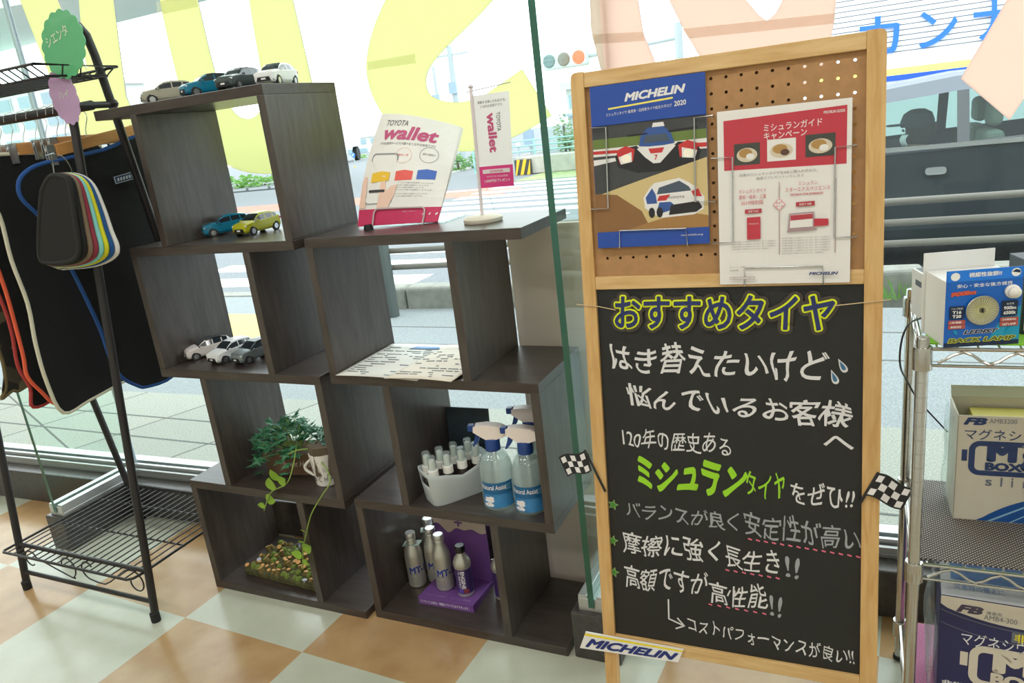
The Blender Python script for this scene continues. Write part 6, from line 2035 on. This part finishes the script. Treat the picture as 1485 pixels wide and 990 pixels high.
check_flag('black and white checkered flag on the left upright of the notice board', (-0.0738, -0.7590), (-0.0146, -0.7390), (-0.0028, -0.7829), (-0.0565, -0.8010), (-0.0157, -0.7391), (0.0236, -0.8268))
check_flag('black and white checkered flag on the right upright beside the chrome rack', (0.5289, -0.7433), (0.5851, -0.7672), (0.5675, -0.8088), (0.5058, -0.7872), (0.5289, -0.7433), (0.4997, -0.8046))
pl_ = thing('maker_plate', 'white plate with a yellow line and blue italic lettering at the board foot', 'sign', mx=EM)
c4 = [Vector((p[0], -0.0012, p[1] + ZT)) for p in ((-0.0546, -1.1975), (0.1605, -1.1895), (0.1733, -1.1573), (-0.0389, -1.1559))]
pm = MB()
pm.add(c4 + [v + Vector((0, -0.003, 0)) for v in c4], [(3, 2, 1, 0), (4, 5, 6, 7), (0, 1, 5, 4), (1, 2, 6, 5), (2, 3, 7, 6), (3, 0, 4, 7)], 0)
pf = lambda u, v, o_=0.0006: c4[0] * (1 - u) * (1 - v) + c4[1] * u * (1 - v) + c4[2] * u * v + c4[3] * (1 - u) * v + Vector((0, -0.003 - o_, 0))
pm.add([pf(0.0, 0.80), pf(1.0, 0.80), pf(1.0, 0.92), pf(0.0, 0.92)], [(0, 1, 2, 3)], 1)
vs, fs, _, lv = glyphs('MICHELIN', 0.05, 0.25)
pm.add([pf(0.05 + 0.92 * x, 0.12 + 0.56 * y, 0.0006 + 1e-5 * l) for (x, y), l in zip(vs, lv)], fs, 2)
pm.build('plate', [mat('plate_white2', (232, 230, 226), 0.5), mat('plate_yellow', (236, 214, 40), 0.5), mat('plate_navy', (34, 48, 118), 0.5)], pl_)

# ---------------------------------------------------------------- chrome wire rack with boxes at the right
RK = Matrix.Translation((1.890, -0.090, 0)) @ Matrix.Rotation(rad(0.8), 4, 'Z')
M_CR = mat('rack_chrome', (186, 184, 178), 0.2, metal=0.95)
rk = thing('wire_rack', 'chrome wire rack with mesh covered shelves to the right of the notice board', 'rack', mx=RK)
RWX, RDY = 0.58, 0.315
for x, y in ((0, 0), (0, RDY), (RWX, 0), (RWX, RDY)):
    p = MB().lathe([(0.0098, 0.012), (0.0098, 0.866), (0.0085, 0.868)], 18, mx=Matrix.Translation((x, y, 0)))
    for k in range(32):
        z = 0.03 + k * 0.0254
        p.lathe([(0.0099, z), (0.01005, z + 0.0005), (0.0099, z + 0.001)], 18, mx=Matrix.Translation((x, y, 0)))
    po = p.build('post', M_CR, rk, smooth=True)
    MB().lathe([(0.008, 0), (0.012, 0.003), (0.012, 0.012)], 14, mx=Matrix.Translation((x, y, 0))).build('levelling_foot', mat('rubber_black', (24, 24, 26), 0.7), po)
LEV = (0.852, 0.457, 0.105)


def mesh_liner(name, c1, c2, scale):
    m = bpy.data.materials.new(name)
    m.use_nodes = True
    nt = m.node_tree
    b = nt.nodes['Principled BSDF']; b.inputs['Roughness'].default_value = 0.7
    tc = nt.nodes.new('ShaderNodeTexCoord'); mp = nt.nodes.new('ShaderNodeMapping')
    mp.inputs['Rotation'].default_value = (0, 0, rad(45)); mp.inputs['Location'].default_value = (0, 0, 0.3)
    mp.inputs['Scale'].default_value = (scale, scale, 1)
    nt.links.new(tc.outputs['Object'], mp.inputs['Vector'])
    vo = nt.nodes.new('ShaderNodeTexVoronoi'); vo.inputs['Randomness'].default_value = 0.0
    vo.voronoi_dimensions = '2D'; vo.inputs['Scale'].default_value = 1.0
    nt.links.new(mp.outputs['Vector'], vo.inputs['Vector'])
    lt = nt.nodes.new('ShaderNodeMath'); lt.operation = 'LESS_THAN'; lt.inputs[1].default_value = 0.27
    nt.links.new(vo.outputs['Distance'], lt.inputs[0])
    mx = nt.nodes.new('ShaderNodeMix'); mx.data_type = 'RGBA'
    mx.inputs['A'].default_value = lin(c1); mx.inputs['B'].default_value = lin(c2)
    nt.links.new(lt.outputs[0], mx.inputs['Factor']); nt.links.new(mx.outputs['Result'], b.inputs['Base Color'])
    return m


LINERS = (('green mesh liner', mesh_liner('liner_green', (128, 190, 42), (104, 164, 30), 210)), ('dark brown mesh liner', mesh_liner('liner_brown', (60, 50, 46), (176, 170, 162), 190)), ('pink mesh liner', mesh_liner('liner_pink', (156, 82, 118), (182, 118, 148), 190)))
for z, (ll, lmat) in zip(LEV, LINERS):
    s = MB()
    for dz, r in ((-0.004, 0.0032), (-0.032, 0.0026)):
        s.tube([(0.012, 0, z + dz), (RWX - 0.012, 0, z + dz)], r, 8).tube([(0.012, RDY, z + dz), (RWX - 0.012, RDY, z + dz)], r, 8)
        s.tube([(0, 0.012, z + dz), (0, RDY - 0.012, z + dz)], r, 8).tube([(RWX, 0.012, z + dz), (RWX, RDY - 0.012, z + dz)], r, 8)
    for y in (0, RDY):
        n = 15
        pts = [(0.022 + (RWX - 0.044) * k / n, y - 0.001, z - (0.008 if k % 2 else 0.028)) for k in range(n + 1)]
        s.tube(smooth_path(pts, 3), 0.0026, 6)
    for x in (0, RWX):
        n = 7
        pts = [(x, 0.022 + (RDY - 0.044) * k / n, z - (0.008 if k % 2 else 0.028)) for k in range(n + 1)]
        s.tube(smooth_path(pts, 3), 0.0026, 6)
    for k in range(20):
        x = 0.02 + k * (RWX - 0.04) / 19
        s.tube([(x, 0, z - 0.001), (x, RDY, z - 0.001)], 0.0017, 6)
    so = s.build('wire_shelf', M_CR, rk, smooth=True)
    for x, y in ((0, 0), (0, RDY), (RWX, 0), (RWX, RDY)):
        MB().lathe([(0.0105, z - 0.040), (0.0150, z - 0.038), (0.0150, z - 0.004), (0.0138, z), (0.0105, z)], 20, mx=Matrix.Translation((x, y, 0))).build('corner_collar', M_CR, so, smooth=True)
    li = MB().box((0.008, 0.008, z + 0.0009), (RWX - 0.008, RDY - 0.006, z + 0.0034)).build('mesh_liner', lmat, rk)
    li['label'] = ll

TZ = LEV[0] + 0.0036
# the blue lamp box in front, on its display carton
LB = Matrix.Translation((1.918, -0.106, TZ)) @ Matrix.Rotation(rad(16), 4, 'Z')
M_CART = mat('carton_white', (226, 226, 222), 0.5)
lb = thing('lamp_box', 'blue printed lamp box with a white carton body on the green liner', 'box', mx=LB)
LW, LH, LD = 0.106, 0.122, 0.085
MB().box((0, 0.0012, 0), (LW, LD, LH * 0.86)).build('carton', M_CART, lb, bevel=0.001)
MB().box((-0.004, LD + 0.001, 0), (LW - 0.004, LD + 0.0025, LH + 0.012)).build('back_card', M_CART, lb)
fc = MB().box((-0.0005, 0, 0), (LW + 0.0005, 0.0012, LH), 0)
DEP[0] = -0.0001
fp = lambda poly, mi: flat(fc, poly, mi, LW, LH)
ft = lambda s, u0, v0, u1, v1, mi, **k: flat_text(fc, s, u0, v0, u1, v1, mi, W_=LW, H_=LH, **k)
fp([(0.55, 0.0), (1, 0.0), (1, 0.5), (0.8, 0.42)], 2)
fp([(0, 0.86), (1, 0.86), (1, 1), (0, 1)], 1)
fp([(0, 0), (1, 0), (1, 0.06), (0, 0.06)], 8)
ft('視認性抜群!!', 0.29, 0.905, 0.72, 0.965, 3, bold=0.03)
ft('安心・安全な後方視界', 0.14, 0.775, 0.87, 0.825, 3, bold=0.012)
ft('900lm', 0.06, 0.665, 0.40, 0.725, 5, bold=0.09, shear=0.2, rise=0.02)
ft('900lm', 0.065, 0.668, 0.395, 0.722, 4, bold=0.03, shear=0.2, rise=0.02)
fp(disc(0.11, 0.925, 0.062, 20, 0.052), 3)
fp(disc(0.905, 0.932, 0.062, 20, 0.052), 3)
fp([(0.85, 0.94), (0.90, 0.97), (0.955, 0.955), (0.96, 0.92)], 8)
ft('LEDIST', 0.25, 0.165, 0.73, 0.225, 3, bold=0.09, shear=0.3)
ft('LEDIST', 0.255, 0.168, 0.725, 0.222, 8, bold=0.05, shear=0.3)
ft('BACK LAMP', 0.04, 0.055, 0.96, 0.125, 6, bold=0.10, shear=0.2)
ft('BACK LAMP', 0.05, 0.062, 0.95, 0.118, 7, bold=0.04, shear=0.2)
for (u0, u1, side) in ((0.05, 0.25, 0), (0.74, 0.955, 1)):
    fp(rrect(u0, 0.375, u1, 0.545 + 0.03 * side, 0.02), 8)
    fp(rrect(u0 - 0.01, 0.305, u1 + 0.02, 0.360, 0.01), 5)
    fp(rrect(u0 - 0.01, 0.245, u1 + 0.02, 0.300, 0.01), 5)
ft('バルブ形状', 0.07, 0.50, 0.23, 0.525, 3)
ft('T16', 0.09, 0.445, 0.21, 0.485, 3, bold=0.04)
ft('T20', 0.09, 0.392, 0.21, 0.432, 3, bold=0.04)
ft('1年保証', 0.07, 0.318, 0.22, 0.348, 3, bold=0.02)
ft('車検対応', 0.07, 0.258, 0.22, 0.288, 3, bold=0.02)
ft('全光束', 0.80, 0.525, 0.90, 0.550, 3)
ft('900lm', 0.77, 0.462, 0.93, 0.505, 3, bold=0.03)
ft('6500k', 0.77, 0.400, 0.93, 0.443, 3, bold=0.03)
ft('日本車検対応', 0.76, 0.318, 0.94, 0.348, 3, bold=0.02)
ft('360°LAMP', 0.76, 0.258, 0.94, 0.288, 3, bold=0.02)
for q in ((0.10, 0.235, 0.17, 0.175), (0.80, 0.175, 0.90, 0.235)):
    fp([(q[0], q[1]), (q[0] + 0.05, q[1] - 0.005), (q[2], q[3]), (q[2] - 0.03, q[3])], 2)
fc.build('printed_front', [mat('led_blue', (20, 98, 190), 0.3), mat('led_bright', (32, 124, 226), 0.3), mat('led_cyan', (20, 150, 188), 0.3), mat('led_white', (238, 238, 236), 0.4), mat('led_orange', (222, 92, 62), 0.4), mat('led_brick', (176, 82, 70), 0.4), mat('led_yellow', (206, 206, 66), 0.4),
                           mat('led_olive', (96, 104, 50), 0.4), mat('led_navy', (20, 40, 70), 0.4)], lb)
rf = MB().lathe([(0.0, 0.001), (0.022, 0.002), (0.0235, 0.003), (0.0225, 0.0045), (0.0, 0.0010)], 30, mx=Matrix.Translation((LW * 0.48, -0.0012, LH * 0.475)) @ Matrix.Rotation(rad(90), 4, 'X'))
for k in range(30):
    a = rad(12 * k)
    rf.tube([(LW * 0.48 + 0.005 * math.cos(a), -0.0042, LH * 0.475 + 0.005 * math.sin(a)), (LW * 0.48 + 0.0215 * math.cos(a), -0.0050, LH * 0.475 + 0.0215 * math.sin(a))], 0.0005, 4, 1)
rf.box((LW * 0.48 - 0.001, -0.0062, LH * 0.475 - 0.003), (LW * 0.48 + 0.001, -0.004, LH * 0.475 + 0.003), 2)
rf.build('lamp_reflector', [mat('reflector_silver', (172, 170, 150), 0.3, metal=0.6), mat('reflector_yellow2', (206, 204, 150), 0.4), mat('car_black_trim', (24, 25, 27), 0.5)], lb, smooth=True)
MB().lathe([(0.0105, 0), (0.0105, 0.004), (0.0085, 0.006), (0.0085, 0.012), (0.005, 0.0155), (0, 0.0165)], 22, mx=Matrix.Translation((LW * 0.865, -0.001, LH * 0.695)) @ Matrix.Rotation(rad(90), 4, 'X')).build('push_knob', mat('knob_white', (226, 222, 214), 0.4), lb, smooth=True)

sbx = thing('small_carton', 'small white carton standing behind the blue lamp box', 'box', mx=Matrix.Translation((1.896, 0.045, TZ)) @ Matrix.Rotation(rad(16), 4, 'Z'))
sm = MB().box((0, 0, 0), (0.05, 0.06, 0.082))
sm.build('carton', M_CART, sbx, bevel=0.001)
sl = MB().box((-0.0004, 0.012, 0.056), (0.0, 0.040, 0.066), 0).box((0.004, 0.004, 0.0819), (0.046, 0.056, 0.0824), 0)
sl.build('print', mat('carton_print', (70, 78, 80), 0.5), sbx)
bx = thing('dark_carton', 'dark printed carton at the right edge behind the blue lamp box', 'box', mx=Matrix.Translation((2.030, -0.030, TZ)) @ Matrix.Rotation(rad(14), 4, 'Z'))
MB().box((0, 0, 0), (0.10, 0.06, 0.120)).build('carton', mat('carton_black', (28, 36, 44), 0.4), bx, bevel=0.001)
DEP[0] = -0.0003
pr_ = MB()
flat(pr_, rrect(0.02, 0.87, 0.30, 0.97, 0.02), 0, 0.10, 0.12)
flat_text(pr_, 'CS', 0.05, 0.89, 0.27, 0.955, 1, W_=0.10, H_=0.12, bold=0.03)
flat_text(pr_, 'HID', 0.03, 0.72, 0.5, 0.82, 1, W_=0.10, H_=0.12, bold=0.04)
flat_text(pr_, '6000', 0.0, 0.54, 0.6, 0.66, 2, W_=0.10, H_=0.12, bold=0.03)
flat_text(pr_, 'シリーズ', 0.02, 0.49, 0.4, 0.53, 1, W_=0.10, H_=0.12)
flat(pr_, [(0.03, 0.06), (0.4, 0.06), (0.4, 0.20), (0.03, 0.20)], 1, 0.10, 0.12)
pr_.build('print', [mat('led_brick', (176, 82, 70), 0.4), M_CART, mat('print_silver2', (150, 160, 164), 0.4)], bx)
cbl = MB().tube(smooth_path([(1.9100, 0.0500, 0.8640), (1.8860, 0.0200, 0.8650), (1.8720, -0.0200, 0.8680), (1.8630, -0.0300, 0.8490), (1.8600, -0.0200, 0.8130), (1.8640, 0.0200, 0.7740), (1.8760, 0.1000, 0.7250), (1.8980, 0.1400, 0.6710), (1.9230, 0.1600, 0.6330), (1.9540, 0.1700, 0.5930)], 6), 0.0017, 8).build('power_cable', mat('cable_black', (24, 24, 26), 0.5), smooth=True)
tag(cbl, 'thin black cable drooping from the small carton down past the chrome rack', 'cable')

# boxed batteries: cream one on the middle shelf, navy one on the bottom shelf
M_NAVY = mat('mg_navy', (34, 58, 106), 0.4)
M_CREAM = mat('mg_cream', (206, 198, 182), 0.45)
M_WRAP = glass_mat('plastic_wrap', (236, 244, 242), 0.14, rough=0.12, haze=0.16)


def ring_poly(x0, z0, x1, z1, r, t):
    return rrect(x0, z0, x1, z1, r), rrect(x0 + t, z0 + t, x1 - t, z1 - t, max(r - t, 0.001))


def frame_band(mb, x0, z0, x1, z1, r, t, y, mi, skip=None):
    o_, i_ = ring_poly(x0, z0, x1, z1, r, t)
    n = len(o_)
    for k in range(n):
        j = (k + 1) % n
        cx = (o_[k][0] + o_[j][0]) / 2; cz = (o_[k][1] + o_[j][1]) / 2
        if skip and abs(o_[k][0] - o_[j][0]) > 0.01 and cz > (z0 + z1) / 2:
            xs_ = skip
            mb.add([(xs_, y, o_[j][1]), (o_[j][0], y, o_[j][1]), (i_[j][0], y, i_[j][1]), (xs_, y, i_[j][1])], [(0, 1, 2, 3)], mi)
            continue
        mb.add([(o_[k][0], y, o_[k][1]), (o_[j][0], y, o_[j][1]), (i_[j][0], y, i_[j][1]), (i_[k][0], y, i_[k][1])], [(3, 2, 1, 0)], mi)


def px_map(ox, oy, h, s):
    return lambda X, Y: ((X - ox) / s, h - (Y - oy) / s)


# cream box
SM = Matrix.Translation((1.9605, 0.068, LEV[1] + 0.0036)) @ Matrix.Rotation(rad(3.0), 4, 'Z')
sb_ = thing('battery_box', 'cream and blue battery box in clear wrap on the dark brown liner', 'box', mx=SM)
BWd, BHt, BDp = 0.235, 0.211, 0.095
bx_ = MB()
bx_.box((0, 0, 0), (BWd, 0.0015, BHt), 0).box((0, BDp - 0.0015, 0), (BWd, BDp, BHt), 0).box((0, 0, 0), (0.0015, BDp, BHt), 0).box((BWd - 0.0015, 0, 0), (BWd, BDp, BHt), 0).box((0, 0, 0), (BWd, BDp, 0.0015), 0)
bx_.build('carton', M_CREAM, sb_)
MB().add([(0.001, BDp, BHt), (BWd, BDp, BHt), (BWd, BDp + 0.012, BHt + 0.018), (0.001, BDp + 0.012, BHt + 0.018)], [(0, 1, 2, 3)]).add([(0, 0.0, BHt), (0, BDp, BHt), (-0.004, BDp, BHt + 0.012), (-0.004, 0.02, BHt + 0.006)], [(0, 1, 2, 3)]).build('open_flap', mat('flap_cream', (214, 210, 198), 0.5), sb_, solid=0.001)
MB().box((0.03, 0.015, BHt - 0.04), (BWd - 0.01, BDp - 0.01, BHt - 0.018)).build('inner_pack', mat('inner_yellow', (206, 190, 92), 0.5), sb_)
pm = MB()
q = px_map(122, 180, BHt, 3455.0)
Wr = lambda mb, s, X0, Y0, X1, Y1, mi, y, m_, **k: write(mb, s, (*[m_(X0, Y1)[0]], y, m_(X0, Y1)[1]), (m_(X1, Y1)[0], y, m_(X1, Y1)[1]), (m_(X0, Y0)[0], y, m_(X0, Y0)[1]), mi, None, **k)
Wr(pm, 'FB', 152, 192, 280, 242, 1, -0.0006, q, bold=0.06, shear=0.3)
Wr(pm, 'AMB3200', 290, 196, 436, 226, 2, -0.0006, q)
Wr(pm, 'マグネシウム空気電池', 162, 268, 940, 342, 0, -0.0006, q)
x0, z0 = q(190, 585); x1, z1 = q(612, 348)
frame_band(pm, x0, z0, x1, z1, 0.018, 0.010, -0.0006, 0, skip=q(560, 0)[0])
a, b_ = q(152, 490), q(182, 412)
pm.box((a[0], -0.0006, a[1]), (b_[0], 0.0, b_[1]), 0)
a, b_ = q(232, 400), q(620, 340)
Wr(pm, 'M', 288, 352, 450, 488, 0, -0.0008, q, bold=0.07)
Wr(pm, 'g', 468, 388, 602, 552, 0, -0.0008, q, bold=0.07)
pm.box((q(470, 0)[0], -0.0008, q(0, 384)[1]), (q(640, 0)[0], 0, q(0, 364)[1]), 2)
Wr(pm, 'BOX', 282, 492, 482, 548, 0, -0.0008, q, bold=0.06)
for k, (ch, X) in enumerate((('s', 290), ('l', 372), ('i', 430), ('m', 492))):
    Wr(pm, ch, X, 612 if ch in 'sm' else 592, X + (36 if ch == 's' else 10 if ch in 'li' else 78), 656, 2, -0.0006, q, bold=0.02)
sw1 = [q(250, 915)] + [q(250 + 36 * k, 915 - 33 * k + 1.35 * k * k) for k in range(1, 16)]
sw1 += [(BWd - 0.001, sw1[-1][1]), (BWd - 0.001, 0.001)]
sw1 = [(min(x, BWd - 0.001), max(z, 0.001)) for x, z in sw1]
pm.add([(x, -0.0004, z) for x, z in sw1], [tuple(reversed(range(len(sw1)))) ], 3)
pm.add([(q(430, 915)[0], -0.0006, 0.001), (q(445, 915)[0], -0.0006, 0.001), (q(545, 835)[0], -0.0006, q(0, 835)[1]), (q(530, 838)[0], -0.0006, q(0, 838)[1])], [(0, 1, 2, 3)], 4)
pm.add([(q(310, 915)[0], -0.0006, 0.001), (q(335, 915)[0], -0.0006, 0.001), (q(610, 735)[0], -0.0006, q(0, 735)[1]), (q(600, 730)[0], -0.0006, q(0, 730)[1])], [(0, 1, 2, 3)], 4)
c = q(566, 832)
pm.add([(c[0] + 0.011 * math.cos(t / 16 * 6.283), -0.0008, c[1] + 0.004 * math.sin(t / 16 * 6.283)) for t in range(16)], [tuple(range(16))], 4)
pm.build('print', [M_NAVY, M_NAVY, mat('mg_grey', (104, 110, 128), 0.5), mat('mg_blue', (26, 78, 146), 0.35), mat('mg_sky', (136, 176, 204), 0.4)], sb_)
wr = MB().grid(lambda u, v: (-0.004 - 0.012 * math.sin(math.pi * v) * math.sin(math.pi * u) - 0.004 * math.sin(9 * v), 0.002 + BDp * u, 0.004 + (BHt - 0.01) * v), 8, 10)
wr.build('plastic_wrap', M_WRAP, sb_, smooth=True)

# navy box
NM = Matrix.Translation((1.9375, -0.045, LEV[2] + 0.0036)) @ Matrix.Rotation(rad(-2.0), 4, 'Z')
nb = thing('battery_box', 'navy blue battery box in clear wrap on the pink liner of the lowest shelf', 'box', mx=NM)
NW, NH, ND = 0.26, 0.258, 0.15
n1 = MB().box((0, 0, 0), (NW, ND, NH), 0)
n1.build('carton', mat('mg_deep_navy', (38, 42, 86), 0.4), nb, bevel=0.0015)
q = px_map(112, 320, NH, 3480.0)
pm = MB()
# top face: white with blue print
pm.add([(0.001, 0.001, NH + 0.0006), (NW - 0.001, 0.001, NH + 0.0006), (NW - 0.001, ND - 0.001, NH + 0.0006), (0.001, ND - 0.001, NH + 0.0006)], [(0, 1, 2, 3)], 4)
pm.add([(0.018, 0.055, NH + 0.0010), (NW - 0.01, 0.055, NH + 0.0010), (NW - 0.01, ND - 0.03, NH + 0.0010), (0.018, ND - 0.03, NH + 0.0010)], [(0, 1, 2, 3)], 5)
write(pm, '災害時の備えに', (0.022, 0.025, NH + 0.001), (0.10, 0.025, NH + 0.001), (0.022, 0.042, NH + 0.001), 5)
cr = [(0.0005, NH - 0.0005), (0.0005, q(0, 380)[1])] + [(q(112 + 40 * k, 0)[0], q(0, 388 + 88 * math.sin(math.pi * min(1, k / 22)) ** 0.8)[1]) for k in range(1, 22)] + [(NW - 0.0005, q(0, 380)[1]), (NW - 0.0005, NH - 0.0005)]
pm.add([(x, -0.0005, z) for x, z in cr], [tuple(range(len(cr)))], 1)
for dY, mi in ((30, 3), (122, 3)):
    ln = [(q(118 + 30 * k, 0)[0], q(0, 388 + dY + 78 * math.sin(math.pi * min(1, k / 28)) ** 0.8)[1]) for k in range(29)]
    pm.add([(x, -0.0005, z) for x, z in ln] + [(x, -0.0005, z - 0.0016) for x, z in ln], [(29 + i, 30 + i, i + 1, i) for i in range(28)], mi)
Wr(pm, 'FB', 200, 364, 345, 422, 0, -0.0008, q, bold=0.06, shear=0.3)
Wr(pm, 'AMB4-300', 348, 412, 522, 448, 3, -0.0008, q)
Wr(pm, '備蓄用', 360, 384, 440, 408, 3, -0.0008, q)
a, b_ = q(500, 580), q(862, 506)
pm.box((a[0], -0.0004, a[1]), (b_[0], -0.0001, b_[1]), 3)
Wr(pm, '非常用電源', 514, 512, 856, 574, 2, -0.0008, q, bold=0.02)
Wr(pm, 'マグネシウム空気電池', 236, 562, 956, 660, 4, -0.0006, q)
x0, z0 = q(285, 950); x1, z1 = q(915, 642)
frame_band(pm, x0, z0, x1, z1, 0.024, 0.014, -0.0006, 1, skip=q(860, 0)[0])
a, b_ = q(236, 812), q(278, 712)
pm.box((a[0], -0.0006, a[1]), (b_[0], 0.0, b_[1]), 1)
Wr(pm, 'M', 412, 652, 642, 824, 1, -0.0008, q, bold=0.07)
Wr(pm, 'g', 660, 700, 860, 900, 1, -0.0008, q, bold=0.07)
pm.box((q(662, 0)[0], -0.0008, q(0, 722)[1]), (q(860, 0)[0], 0, q(0, 684)[1]), 4)
Wr(pm, 'BOX', 406, 826, 688, 914, 1, -0.0008, q, bold=0.06)
Wr(pm, '非常用', 142, 950, 322, 1004, 4, -0.0008, q, bold=0.03)
pm.build('print', [mat('mg_ink', (70, 64, 86), 0.4), M_CREAM, mat('mg_yellow', (226, 210, 46), 0.4), mat('mg_slate', (104, 112, 120), 0.4), mat('mg_white', (222, 224, 226), 0.4), mat('mg_topblue', (96, 140, 200), 0.4)], nb)
wr = MB().grid(lambda u, v: (-0.006 - 0.018 * math.sin(math.pi * v) * math.sin(math.pi * u) - 0.004 * math.sin(8 * v + 3 * u), 0.003 + ND * u, 0.004 + (NH + 0.004) * v), 8, 12)
wr.build('plastic_wrap', M_WRAP, nb, smooth=True)
